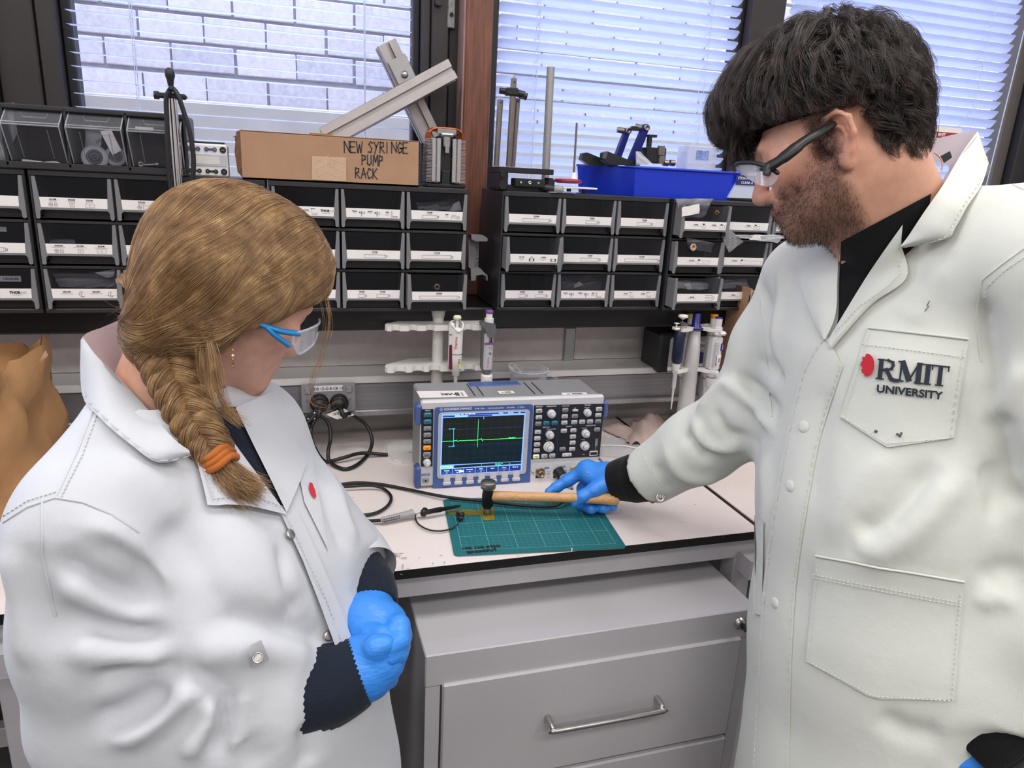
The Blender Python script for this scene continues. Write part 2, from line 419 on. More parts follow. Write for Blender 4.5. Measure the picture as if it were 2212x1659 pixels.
# ---- drawer pedestal
m_ped = mat('pedestal_paint', '#bcbabd', .38, var=.03, scale=5)
yf = -.572; ped = thing('drawer_pedestal', 'grey steel drawer pedestal under the bench with bar handle', 'cabinet', (.93, -.30, 0))
p = lambda px, py: at(px, py, y=yf)
zt = .80; xl, xr = .628, 1.240
MB().box(((xl + xr) / 2 - .93, yf + .30 + .28, (zt - .06) / 2 + .02), (xr - xl, .52, zt - .07)).box(((xl + xr) / 2 - .93, yf + .30 + .30, zt - .03), (xr - xl + .002, .60, .06), b=.002).box((xl + .012 - .93, yf + .3105, (zt - .06) / 2 + .01), (.024, .02, zt - .081)).box(((xl + xr) / 2 - .93, yf + .32, zt - .085), (xr - xl - .05, .016, .048)).box((xr - .012 - .93, yf + .3105, (zt - .06) / 2 + .01), (.024, .02, zt - .081)).box((0, -.05, .03), (.58, .45, .06)).build('carcass', m_ped, ped)
zd = p(945, 1478).z; zb = p(1592, 1579).z + .004
def dface(z1, z0, h):
    d = MB().box(((xl + xr) / 2 - .93, yf + .305, (z1 + z0) / 2), (xr - xl - .054, .022, z1 - z0), b=.003).build('drawer', m_ped, ped)
    a, b2 = p(1180, 1543 + h), p(1425, 1500 + h); k = yf - .034
    pts = [(a.x - .93, yf + .3, a.z), (a.x - .93, yf + .275, a.z - .001), (a.x - .927, k + .303, a.z - .004), (a.x - .918, k + .3, a.z - .006), (b2.x - .952, k + .3, a.z - .006), (b2.x - .943, k + .303, a.z - .004), (b2.x - .94, yf + .275, a.z - .001), (b2.x - .94, yf + .3, a.z)]
    MB().tube(spline(pts, 5), .0052, 12).build('handle', m_steel, d)
dface(zd, zb, 0); dface(zb - .008, .10, 190)
lk = p(1597, 1345) - Vector((.93, -.30, 0))
lo = MB().lathe([(.012, 0), (.012, .003), (.009, .005), (.0085, .008), (.003, .008)], lk, (0, -1, 0), 24).box(lk + Vector((0, -.0083, 0)), (.002, .0015, .009), 1).build('lock', [m_steel, m_ink], ped)
MB().lathe([(0, -.002), (.013, -.002), (.013, .003), (0, .003)], lk + Vector((.013, -.024, -.013)), (.7, -.3, 0), 20).box(lk + Vector((.004, -.014, -.005)), (.008, .012, .003)).build('key', m_blackp, lo)
t = thing('white_cabinet', 'white cabinet side low under the left end of the bench', 'cabinet', (.15, -.20, 0))
MB().box((0, 0, .36), (.10, .4, .68), b=.003).build('carcass', m_frame, t); MB().box((0, -.201, .36), (.096, .012, .64), b=.003).build('door', m_frame, t)
# ================================================================ drawer cabinets
CW, CH, CZ = .40243, .2604, 1.2421
cw, rh = .1312, .0831
poly = [(.002, .0775), (.002, .005), (.0035, .003), (.0072, .003), (.0085, .005), (.0092, .016), (.0125, .0195), (cw - .0125, .0195), (cw - .0092, .016), (cw - .0085, .005), (cw - .0072, .003), (cw - .0035, .003), (cw - .002, .005), (cw - .002, .0775), (cw - .0075, .0775), (cw - .0105, .041), (cw - .0128, .0385), (cw - .0128, .0235), (.0128, .0235), (.0128, .0385), (.0105, .041), (.0075, .0775)]
dm = MB().prism(poly, (0, -.001, 0), X3, Z3, -Y3, .0035)
for sx in (.0028, cw - .0028): dm.box((sx, .035, .042), (.0016, .075, .068))
dm.box((cw / 2, .011, .0125), (cw - .02, .002, .014), 1).box((cw / 2, .06, .005), (cw - .01, .11, .002), 1).box((cw / 2, .006, .0205), (cw - .026, .014, .0015), 1)
me_drawer = dm.mesh('drawer', [m_greyp, m_blackp])
me_win = MB().add([(.0105, -.0005, .041), (cw - .0105, -.0005, .041), (cw - .0075, -.0005, .0772), (.0075, -.0005, .0772)], [(0, 1, 2, 3)]).mesh('drawer_window', m_smoke)
cs = MB()
cs.box((CW / 2, .09, CH - .0055), (CW, .18, .011), b=.0015).box((CW / 2, .09, .004), (CW, .18, .008), b=.0015).box((CW / 2, .177, CH / 2), (CW - .002, .005, CH - .01))
for i in range(4): cs.box((.0025 + i * (CW - .005) / 3, .09, CH / 2), (.0045, .178 if i in (0, 3) else .165, CH - .004), b=.001)
for i in (1, 2): cs.box((CW / 2, .09, i * rh + .0025), (CW - .004, .176, .0055), b=.001)
me_case = cs.mesh('case', m_dkp)
def P_(x, z): return Vector((x, -.0052, z))
def pr_post(mb, x, w):
    z0, z1 = .0258, .0325
    mb.line([P_(x, z0), P_(x + w, z0), P_(x + w + .001, z0 + .001), P_(x + w + .001, z1 - .001), P_(x + w, z1), P_(x, z1), P_(x, z0)], .0005, -Y3)
    mb.line([P_(x + w - .002, z0), P_(x + w - .002, z1)], .0003, -Y3)
    c = x + w + .003; mb.line([P_(x + w + .001, .0277), P_(c + .001, .0277), P_(c + .001, .0306), P_(x + w + .001, .0306)], .0006, -Y3)
def pr_rect(mb, x, w, z0=.0255, z1=.032): mb.line([P_(x, z0), P_(x + w, z0), P_(x + w, z1), P_(x, z1), P_(x, z0)], .0004, -Y3); mb.rect(P_(x + w / 2 - .0008, (z0 + z1) / 2 - .0006), X3, Z3, .0016, .0012)
def pr_circ(mb, x, r, z=.0288, a0=0, a1=360):
    mb.line([P_(x + r * math.cos(math.radians(a0 + (a1 - a0) * i / 14)), z + r * math.sin(math.radians(a0 + (a1 - a0) * i / 14))) for i in range(15)], .0005, -Y3)
def T(mb, s, x, z=.0368, sz=.0036): mb.text(s, sz, P_(x, z), X3, Z3, 0, 'c', bold=.03)
def t2(mb, s, x, z=.0342, sz=.0021): mb.text(s, sz, P_(x, z), X3, Z3, 0, 'c')
def L_post(*it):
    def f(mb):
        for nm, x, w in it: T(mb, nm, x + w / 2); t2(mb, nm[2:].split('/')[0] + ' mm POST', x + w / 2); pr_post(mb, x, w)
    return f
def L_rs(sub, *it):
    def f(mb):
        for k, (nm, x, w) in enumerate(it):
            T(mb, nm, x); t2(mb, sub, x)
            if k == 0 or w < 0: pr_circ(mb, x - .004, .0032); pr_circ(mb, x - .004, .0012); pr_rect(mb, x + .002, abs(w))
            else: pr_rect(mb, x - w / 2, w)
    return f
def L_clamp(*it):
    def f(mb):
        for nm, x in it:
            T(mb, nm, x, .0345, .0033); t2(mb, 'CLAMP', x, .0318, .0018)
            k = x + .014; mb.line([P_(k - .004, .034), P_(k + .006, .034), P_(k + .006, .031), P_(k - .003, .031)], .0005, -Y3); mb.line([P_(k, .036), P_(k, .0258)], .0009, -Y3); mb.rect(P_(k - .005, .0325), X3, Z3, .0025, .002)
    return f
def L_br(f0, x):
    def f(mb):
        f0(mb); T(mb, 'AB90', x, .0345, .0033); t2(mb, 'ANGLE', x, .0318, .0018); t2(mb, 'BRACKET', x, .0295, .0018)
        mb.line([P_(x + .008, .037), P_(x + .010, .037), P_(x + .010, .0275), P_(x + .021, .0275), P_(x + .021, .0258), P_(x + .008, .0258), P_(x + .008, .037)], .0005, -Y3)
    return f
def L_vc(brand, *it):
    def f(mb):
        for nm, x in it:
            T(mb, nm, x, .0335, .0033); t2(mb, 'LARGE V-CLAMP', x, .031, .0018)
            k = x + .011; mb.line([P_(k, .0375), P_(k, .026), P_(k + .010, .026), P_(k + .010, .030), P_(k + .005, .0275), P_(k + .0015, .030)], .0004, -Y3); mb.line([P_(k - .002, .0375), P_(k + .006, .0375)], .0009, -Y3)
        if brand: mb.text('THOR', .0062, P_(brand, .0322), X3, Z3, 0, 'l', bold=.05); mb.text('LABS', .0062, P_(brand + .0148, .0322), X3, Z3, 1, 'l'); t2(mb, 'www.thorlabs.com', brand + .012, .029, .0022)
    return f
def L_ph(*it):
    def f(mb):
        for nm, x, w in it:
            T(mb, nm, x, .033, .0034); t2(mb, 'POST HOLDER WITH SCREW', x, .0305, .0017); k = x + .016; pr_rect(mb, k, w, .0265, .034); mb.box(P_(k + .004, .0357), (.005, .0002, .0025))
    return f
def L_ba(*it):
    def f(mb):
        for nm, x in it:
            T(mb, nm, x, .0325, .0036); t2(mb, 'MOUNTING BASE WITH SLOT', x, .030, .0019); k = x + .035
            mb.line([P_(k, .0375), P_(k + .018, .0375), P_(k + .024, .035), P_(k + .026, .0315), P_(k + .024, .028), P_(k + .018, .0255), P_(k, .0255)], .0005, -Y3); mb.line([P_(k, .033), P_(k + .012, .033), P_(k + .012, .030), P_(k, .030)], .0004, -Y3); pr_circ(mb, k + .0195, .0025, .0315)
    return f
def L_c(*it):
    def f(mb):
        for nm, x in it: T(mb, nm, x, .0345, .0036); t2(mb, '1/4 PILLAR POST CLAMP', x, .0315, .0019); pr_circ(mb, x + .025, .005, .031, 70, 320); pr_circ(mb, x + .026, .003, .0305, 80, 300)
    return f
def L_hook(mb):
    L_post(('TR50/M', .034, .031))(mb); T(mb, 'R2/M', .086, .034, .0032); t2(mb, 'POST', .086, .0312, .0018); t2(mb, 'COLLAR', .086, .0290, .0018); pr_circ(mb, .101, .0055, .0295, -30, 210); pr_circ(mb, .101, .003, .029, -30, 210); pr_rect(mb, .109, .004, .0262, .0315)
def L_sw(mb):
    for nm, x, s2 in (('SWC/M', .037, 'SWIVEL POST'), ('RA90/M', .087, 'RIGHT ANGLE POST')):
        T(mb, nm, x, .034, .0034); t2(mb, s2, x, .0308, .0018); t2(mb, 'CLAMP', x, .0285, .0018); k = x + .017
        for q in (0, .010): mb.rect(P_(k + q, .0262), X3, Z3, .0022, .006)
        mb.line([P_(k + .002, .0315), P_(k + .010, .0315), P_(k + .010, .0268), P_(k + .002, .0268)], .0005, -Y3)
        if x < .05: mb.line([P_(k + .002, .0315), P_(k + .005, .0365), P_(k + .012, .031)], .0007, -Y3)
def L_none(mb): pass
def L_tagged(mb): L_vc(.062, ('VC3/M', .03))(mb)
A_ = [[L_none, L_none, L_none], [L_post(('TR30/M', .04, .03)), L_none, L_post(('TR100/M', .03, .058))], [L_none, L_none, L_vc(.085, ('VC3/M', .048))]]
B_ = [[L_rs('PILLAR POST', ('RS12/M', .032, .004), ('RS25/M', .062, .007), ('RS50/M', .091, .014)), L_rs('PILLAR POST', ('RS75/M', .045, -.020), ('RS100/M', .092, .028)), L_rs('PILLAR POST', ('RS150/M', .06, .04))],
      [L_rs('PEDESTAL PILLAR POST', ('RS05P/M', .032, .005), ('RS1P/M', .067, .008), ('RS2P/M', .102, .015)), L_rs('PEDESTAL PILLAR POST', ('RS3P/M', .045, .020), ('RS4P/M', .09, .028)), L_none],
      [L_c(('RM1A/M', .036), ('RM1B/M', .085)), L_c(('RM1C/M', .05)), L_none]]
C_ = [[L_vc(.094, ('VC1/M', .024), ('VC3/M', .066)), L_br(L_clamp(('PM3/M', .028), ('PM4/M', .059)), .094), L_hook],
      [L_post(('TR100/M', .02, .058)), L_post(('TR75/M', .046, .043)), L_post(('TR150/M', .035, .063))],
      [L_post(('TR30/M', .03, .018)), L_post(('TR20/M', .034, .013), ('TR40/M', .072, .024)), L_post(('TR200/M', .027, .083))]]
D_ = [[L_post(('TR100/M', .042, .062)), L_post(('TR40/M', .058, .029)), L_post(('TR50/M', .052, .036))],
      [L_sw, L_post(('TR75/M', .052, .045)), L_post(('TR150/M', .030, .085))],
      [L_post(('TR20/M', .042, .017), ('TR30/M', .081, .026)), L_br(L_clamp(('PM1/M', .022), ('PM2/M', .058)), .09), L_vc(0, ('VC1/M', .04), ('VC3/M', .085))]]
E_ = [[L_ph(('PH20/M', .04, .009), ('PH30/M', .087, .013)), L_ph(('PH50/M', .065, .016)), L_ph(('PH75/M', .05, .02))],
      [L_ph(('PH100/M', .048, .032)), L_ph(('PH150/M', .040, .058)), L_ph(('PH200/M', .05, .05))],
      [L_ba(('BA1S/M', .05)), L_ba(('BA2/M', .05)), L_ba(('BA3/M', .05))]]
m_inkl = mat('ink_grey', '#a9a8aa', .7, var=.02)
CABS = [('dark small parts cabinet at the left edge with a tag behind its lowest drawer', -.4069, 0, A_, {}), ('dark small parts cabinet under the clear tilt bins behind the woman', 0, 0, B_, {}),
        ('dark small parts cabinet under the brown syringe pump box', .4070, 0, C_, {(2, 2): .022, (2, 1): .003, (1, 1): .006, (1, 0): .006}), ('dark small parts cabinet right of the wood post under the red disc', .8838, 0, D_, {(1, 0): .024}),
        ('dark small parts cabinet with zip bags hanging out below the blue bin', 1.2905, -.012, E_, {(0, 0): .026, (1, 0): .012, (2, 0): .03})]
for lab, x0, y0, pr, outs in CABS:
    t = thing('drawer_cabinet', lab, 'cabinet', (x0, y0, CZ), 0, 'small parts drawer cabinets on the sill')
    put('case', me_case, t)
    for r in range(3):
        for c in range(3):
            d = put('drawer', me_drawer, t); d.location = (.0045 + c * (CW - .005) / 3, -outs.get((r, c), 0), (2 - r) * rh + .0055)
            put('drawer_window', me_win, d)
            mb = MB().add([(.0118, -.0048, .0235), (cw - .0118, -.0048, .0235), (cw - .0108, -.0048, .0415), (.0108, -.0048, .0415)], [(0, 1, 2, 3)], 2).box((cw / 2, -.0025, .032), (cw - .027, .004, .016), 2)
            pr[r][c](mb); mb.rect(P_(.018, .0372), X3, Z3, .0008, .0008, 1); mb.build('label_card', [m_ink, m_inkl, m_card], d)
# ---- what lies in or sticks out of the drawers
m_bag = clear_mat('bag_film', (.9, .9, .92), .22, .15)
m_milky = clear_mat('milky_film', (.8, .8, .82), .62, .3)
def sheet(corners, nu=8, nv=6, amp=.004, seed=0, thick=0):
    rr = random.Random(seed); a, b, c, d = [Vector(p) for p in corners]
    ph = [(rr.uniform(0, 6), rr.uniform(2, 9), rr.uniform(2, 9), rr.uniform(.3, 1)) for _ in range(5)]
    N = (b - a).cross(d - a).normalized(); rows = []
    for i in range(nu + 1):
        u = i / nu; row = []
        for j in range(nv + 1):
            v = j / nv; h = sum(k * math.sin(p + q * u * 2 + s_ * v * 2) for p, q, s_, k in ph) / 2
            row.append(a * (1 - u) * (1 - v) + b * u * (1 - v) + c * u * v + d * (1 - u) * v + N * (h * amp))
        rows.append(row)
    return rows
def bag(name, label, pts, y, m=None, group=None, amp=.004, seed=0, extra=None, cat='bag'):
    cs_ = [at(px, py, y=y + dy) for px, py, dy in pts]; ctr = sum(cs_, Vector()) / 4
    t = thing(name, label, cat, tuple(ctr), 0, group)
    mb = MB().grid(sheet(cs_, 10, 8, amp, seed)); bk = [p + Vector((0, .004, 0)) for p in cs_]; mb.grid(sheet(bk, 10, 8, amp, seed + 9)); mb.build('film', m or m_bag, t, world=True)
    if extra: extra(t)
    return t
def washer(px, py, y, r):
    def f(t):
        MB().lathe([(r, 0), (r, .002), (r * .45, .002), (r * .45, 0), (r, 0)], at(px, py, y=y), (.1, -1, .1), 20).build('washer', mat('washer_tan', '#c8a98a', .4, .3), t, world=True)
    return f
def slip(pts, y, txt='', m=m_card, nm='paper_slip'):
    def f(t):
        cs_ = [at(px, py, y=y) for px, py in pts]; mb = MB().grid(sheet(cs_, 5, 4, .0015, 5))
        U = (cs_[1] - cs_[0]).normalized(); V = (cs_[3] - cs_[0]); V = (V - U * V.dot(U)).normalized(); w = (cs_[1] - cs_[0]).length; h = (cs_[3] - cs_[0]).length; N = U.cross(V)
        if txt:
            o = cs_[0] + N * .002; mb.text(txt, h * .22, o + U * w / 2 + V * h * .74, U, V, 1)
            for i in range(14): mb.rect(o + U * (w * (.2 + .042 * i)) + V * h * .3, U, V, w * .02 * (1 + (i * 7 % 3) / 2), h * .36, 1)
        mb.build(nm, [m, m_ink], t, world=True)
    return f
bag('plastic_bag', 'crumpled white bag behind the lower left drawer window beside the woman', [(113, 590, .02), (255, 590, .02), (262, 621, .01), (128, 621, .01)], .02, mat('bag_paper', '#b8b6b9', .6), amp=.006, seed=2, extra=slip([(205, 589), (250, 581), (245, 598), (230, 600)], .012))
bag('plastic_bag', 'flat translucent bag lying in the drawer labelled RS05P/M', [(96, 517, .03), (160, 517, .03), (162, 527, .01), (98, 527, .01)], .03, m_milky, seed=4, amp=.002)
bag('plastic_bag', 'bag with white slips inside the top right drawer of cabinet below brown box', [(900, 440, .03), (995, 428, .03), (1000, 455, .01), (905, 455, .01)], .03, m_milky, seed=6, extra=lambda t: (slip([(980, 440), (992, 434), (998, 455), (972, 455)], .01)(t), slip([(920, 446), (945, 440), (955, 455), (922, 455)], .012, m=mat('grey_slip', '#8f8f92', .6))(t)))
bag('zip_bag', 'crinkled clear bag with a cream piece in a low drawer right of the post', [(1212, 597, .02), (1302, 594, .02), (1298, 627, .012), (1215, 627, .012)], .02, amp=.006, seed=8, extra=slip([(1240, 616), (1252, 608), (1261, 616), (1240, 622)], .008, m=mat('cream', '#d8d0b8', .6), nm='cream_piece'))
bag('zip_bag', 'clear zip bag with barcode slip poking out above the PH20/M drawer', [(1462, 430, -.03), (1541, 429, -.03), (1520, 470, -.022), (1470, 470, -.022)], 0, amp=.004, seed=10, extra=slip([(1473, 448), (1511, 440), (1511, 461), (1473, 468)], -.045, 'TR75/M'))
bag('zip_bag', 'clear zip bag holding a tan washer in the PH100/M drawer', [(1484, 513, -.02), (1542, 525, -.02), (1537, 545, -.018), (1488, 538, -.018)], 0, amp=.003, seed=12, extra=washer(1497, 534, -.03, .0085))
bag('zip_bag', 'empty clear zip bag tilted out of the PH150/M drawer', [(1558, 506, -.02), (1579, 497, -.02), (1606, 522, -.02), (1575, 546, -.016)], 0, m_bag, amp=.002, seed=14)
bag('zip_bag', 'long clear bag with a white blob lying across the right drawers', [(1590, 508, -.03), (1700, 508, -.03), (1680, 525, -.028), (1600, 514, -.028)], 0, m_milky, amp=.003, seed=16, extra=slip([(1618, 518), (1630, 507), (1642, 510), (1646, 519)], -.034, nm='white_blob'))
bag('plastic_bag', 'grey bag with white strip inside the pulled out BA1S/M drawer', [(1450, 605, .02), (1530, 610, .02), (1530, 625, 0), (1452, 625, 0)], 0, m_milky, amp=.004, seed=18, extra=slip([(1478, 613), (1490, 611), (1497, 625), (1485, 625)], -.012))
bag('plastic_bag', 'bag of pale tubing inside the BA2/M drawer at lower right', [(1545, 608, .02), (1612, 602, .02), (1620, 625, .01), (1546, 622, .01)], .0, m_milky, amp=.004, seed=20)
def small_thing(name, label, cat, build, loc, group=None, rz=0):
    t = thing(name, label, cat, tuple(loc), rz, group); build(t); return t
small_thing('washer', 'tan washer standing in the pulled out TR200/M drawer', 'washer', lambda t: MB().lathe([(.0068, 0), (.0068, .002), (.003, .002), (.003, 0), (.0068, 0)], (0, 0, 0), (0, -1, 0), 20).build('ring', mat('washer_tan2', '#b5977c', .4, .3), t), at(944, 620, y=-.012))
small_thing('brass_nut', 'small shiny brass nut at the right side of the PH20/M drawer', 'nut', lambda t: MB().lathe([(.006, 0), (.006, .004), (.003, .005), (.003, 0)], (0, 0, 0), (-.4, -1, .2), 6, sm=False).build('nut', mat('brass', '#b8923e', .25, .9), t), at(1548, 460, y=-.03))
small_thing('name_tag', 'white tag reading SHER behind the lowest drawer window at left edge', 'tag', lambda t: MB().box((0, 0, 0), (.055, .001, .0105)).text('CRUSHER', .0058, (.012, -.0008, -.002), X3, Z3, 1, 'c', bold=.02).build('tag', [m_card, m_ink], t), at(8, 602, y=.01))
small_thing('paper_slip', 'white slip corner behind the middle drawer window at left edge', 'paper', lambda t: MB().box((0, 0, 0), (.02, .001, .0085)).build('slip', m_card, t), at(0, 495, y=.01))
TZ = CZ + CH
# ================================================================ on the cabinets, left to right
m_tilt = clear_mat('tilt_bin_plastic', (.72, .73, .77), .07, .08, (.35, .36, .4))
m_rim = clear_mat('tilt_bin_rim', (.8, .8, .83), .25, .1)
t = thing('tilt_bin_organiser', 'black organiser with four clear tilt bins on the left cabinets', 'organiser', (-.125, 0, TZ))
bw = .0970; mb = MB().box((.195, .06, .0065), (.394, .13, .013), b=.002).box((.195, .06, .1045), (.394, .13, .009), b=.002).box((.195, .122, .055), (.394, .006, .1))
for i in range(5): mb.box((i * bw + .002, .06, .055), (.005, .13, .1), b=.001)
mb.build('housing', m_dkp, t)
sec = [(.002, .002), (-.030, .062), (-.026, .066), (.004, .088)]
for i in range(4):
    x0, x1 = i * bw + .007, (i + 1) * bw - .003; mb = MB()
    for j in range(3): mb.add([(x0, sec[j][0], sec[j][1] + .012), (x1, sec[j][0], sec[j][1] + .012), (x1, sec[j + 1][0], sec[j + 1][1] + .012), (x0, sec[j + 1][0], sec[j + 1][1] + .012)], [(0, 1, 2, 3)])
    for x in (x0, x1): mb.add([(x, a, b2 + .012) for a, b2 in sec] + [(x, .10, .10), (x, .10, .015)], [tuple(range(6))])
    bn = mb.build('tilt_bin', m_tilt, t); mb = MB()
    for x in (x0, x1): mb.tube([(x, a, b2 + .012) for a, b2 in sec], .0011, 5)
    for q in (1, 2): mb.tube([(x0, sec[q][0], sec[q][1] + .012), (x1, sec[q][0], sec[q][1] + .012)], .0013, 5)
    for x in (x0 + .02, x1 - .02): mb.tube([(x, .001, .02), (x, -.024, .068)], .0007, 4)
    mb.tube([(x0 + .022, .002, .096), (x0 + .026, .0, .088), (x1 - .026, 0, .088), (x1 - .022, .002, .096)], .0011, 4)
    mb.build('moulded_rim', m_rim, bn)
def roundbag(px, py, r, y, lab):
    t = thing('coiled_bag', lab, 'bag', tuple(at(px, py, y=y)))
    MB().lathe([(0, .003), (r * .5, .0035), (r * .95, .002), (r, 0), (r * .95, -.003), (0, -.003)], (0, 0, 0), (.1, -1, .3), 24).build('pouch', mat('pouch', '#cfcdd6', .35), t)
    mb = MB()
    for q in (.55, .28): mb.lathe([(r * q, .0038), (r * q + .0012, .0046), (r * q - .0012, .0038)], (0, 0, 0), (.1, -1, .3), 24)
    mb.build('printed_rings', mat('ring_grey', '#6f6e78', .5), t); return t
roundbag(205, 340, .023, .022, 'round pouch with ring marks in the second clear tilt bin')
t = roundbag(250, 338, .019, .03, 'round pouch behind the barcode label in the second tilt bin')
small_thing('label_tag', 'white barcode label tag reading THOR in the second clear tilt bin', 'label', slip([(262, 325), (243, 335), (216, 283), (240, 280)], -.004, 'THORLABS'), at(240, 310, y=0))
small_thing('clear_pouch', 'milky film pouch leaning in the second clear tilt bin', 'bag', lambda t: MB().grid(sheet([at(182, 345, y=.04), (at(215, 345, y=.04)), at(222, 270, y=.05), at(186, 268, y=.05)], 6, 6, .002, 3)).build('film', m_milky, t, world=True), at(200, 300, y=.045))
for (px, py, w, ry), wh in zip([(70, 349, .030, 4), (105, 352, .022, -8), (128, 354, .014, 20)], ('leftmost and longest', 'middle', 'rightmost and shortest')):
    small_thing('paper_strip', wh + ' folded white paper strip in the first full tilt bin', 'paper', lambda t: MB().box((0, 0, 0), (w, .012, .0045), R=rotm('Y', ry), b=.001).build('strip', m_card, t), at(px, py, y=.01), 'paper strips in the tilt bin')
small_thing('bolt', 'small steel bolt and washer in the third tilt bin', 'bolt', lambda t: MB().cyl((-.01, 0, 0), (.012, .002, .002), .0022).cyl((.012, .002, .002), (.016, .002, .002), .004, n=6).lathe([(.005, 0), (.005, .0015), (.0022, .0015), (.0022, 0)], (-.014, 0, .001), (.3, -1, 0), 16).build('bolt', m_steel, t), at(322, 357, y=.01))
small_thing('paper_slip', 'pale slip high in the third clear tilt bin', 'paper', lambda t: MB().box((0, 0, 0), (.030, .001, .006)).build('slip', m_card, t), at(312, 278, y=.0))
bag('plastic_bag', 'crumpled clear bag bulging from the tilt bin at the left edge', [(-60, 230, 0), (30, 222, -.02), (25, 345, -.01), (-60, 355, 0)], .03, m_milky, amp=.009, seed=30)
# support stand with a looped black lead
ys = -.05; top = at(371, 213, y=ys); bot = at(383, 440, y=ys); xs = top.x
st = thing('support_stand', 'shiny chrome support stand pole behind the woman in front of cabinets', 'stand', (xs, ys, .9))
MB().cyl((0, 0, .012), (0, 0, top.z - .9), .0085, n=20).build('pole', mat('chrome', '#d5d5d8', .12, 1), st)
MB().box((-.05, .04, .006), (.20, .12, .012), b=.003).build('base', m_dkp, st)
k = top.z - .9; MB().box((0, 0, k + .004), (.05, .018, .009), b=.003).cyl((-.028, 0, k + .004), (-.02, 0, k + .004), .007).cyl((0, 0, k), (0, 0, k + .03), .004, m=1).lathe([(.0045, .02), (.006, .03), (.0085, .038), (.0075, .046), (.004, .05), (0, .051)], (0, 0, k), (0, 0, 1), 16).build('top_clamp', [m_blackp, m_steel], st)
q = lambda px, py, dy=0: at(px, py, y=ys - .018 + dy)
tag(MB().tube(spline([q(366, 196), q(359, 215), q(361, 270), q(363, 340), q(368, 400), q(380, 432), q(398, 425), q(414, 395), q(418, 345), q(410, 285), q(398, 245), q(384, 205), q(372, 190, .01), q(366, 196)], 6), .0042, 8).build('black_lead', m_blackp), 'black lead looped over the top of the chrome stand pole', 'cable')
# timer
a = at(404, 381, y=.0); b2 = at(493, 381, y=.0); tw = b2.x - a.x
t = thing('lab_timer', 'white digital timer with blue buttons between tilt bins and brown box', 'timer', (a.x + tw / 2, .03, TZ), 0)
MB().box((0, 0, .031), (tw, .045, .060), b=.003).box((0, .026, .05), (tw * .8, .03, .03), 1).build('body', [m_white, m_blackp], t)
MB().box((.002, -.0228, .031), (tw * .9, .002, .022), b=.0008).box((0, -.0238, .0312), (tw * .62, .001, .014), 1).build('display', [mat('lcd_frame', '#b9bec6', .25), mat('lcd', '#d9d3d0', .3)], t)
mb = MB()
for z, s_ in ((.051, ('M', 'S', 'T1', 'T2', 'CLEAR')), (.011, ('H', 'M', 'S', 'C', 'STOP'))):
    for i, w in enumerate(s_):
        x = -tw * .4 + i * tw * .2; r = .0058 if i == 4 else .004
        mb.cyl((x, -.0225, z), (x, -.0245, z), r, n=16, m=0 if z > .03 and i < 4 else 1)
        if i in (0, 2): mb.box((x + tw * .1, -.0232, z), (tw * .2, .001, .0035), 0 if z > .03 else 1)
        mb.text(w, .0032 if len(w) < 4 else .0019, (x, -.0247, z - .001), X3, Z3, 2)
mb.build('buttons', [mat('button_blue', '#4a4d7c', .4), m_ink, m_white], t)
# brown box
m_cb = mat('cardboard', '#a98468', .8, var=.06, scale=20, bump=.08, bscale=200)
m_cbd = mat('cardboard_edge', '#7a5a44', .9, var=.3, scale=200)
x0, x1, hb, db = .3615, .7020, .0895, .16
bx = thing('cardboard_box', 'long brown cardboard box marked NEW SYRINGE PUMP RACK on the cabinet', 'box', ((x0 + x1) / 2, .0, TZ))
w = x1 - x0
MB().box((0, .0015, hb / 2), (w, .003, hb)).box((0, db - .0015, hb / 2), (w, .003, hb)).box((0, db / 2, .0015), (w, db, .003)).box((0, db / 2, hb - .0015), (w, db, .003), b=.001).box((w / 2 - .003, db / 2, hb / 2), (.004, db - .006, hb - .006), 1).build('shell', [m_cb, m_cbd], bx)
MB().prism([(0, .002), (0, hb), (.010, hb - .004), (.017, hb * .55), (.012, .012)], (-w / 2, .002, 0), Vector((-.75, .65, 0)), Z3, Vector((.6, .7, 0)).normalized(), .003).build('end_flap', m_cbd, bx)
MB().grid(sheet([(-w / 2 + .002, .01, .006), (-w / 2 + .002, .15, .006), (-w / 2 - .010, .15, hb - .01), (-w / 2 - .010, .01, hb - .008)], 8, 8, .006, 3)).build('dark_wrap', mat('black_film', '#1d1c22', .2), bx)
lf = lambda px, py: Vector((at(px, py, y=-.0008).x - (x0 + x1) / 2, -.0008, at(px, py, y=0).z - TZ))
mb = MB(); inkw = .0021
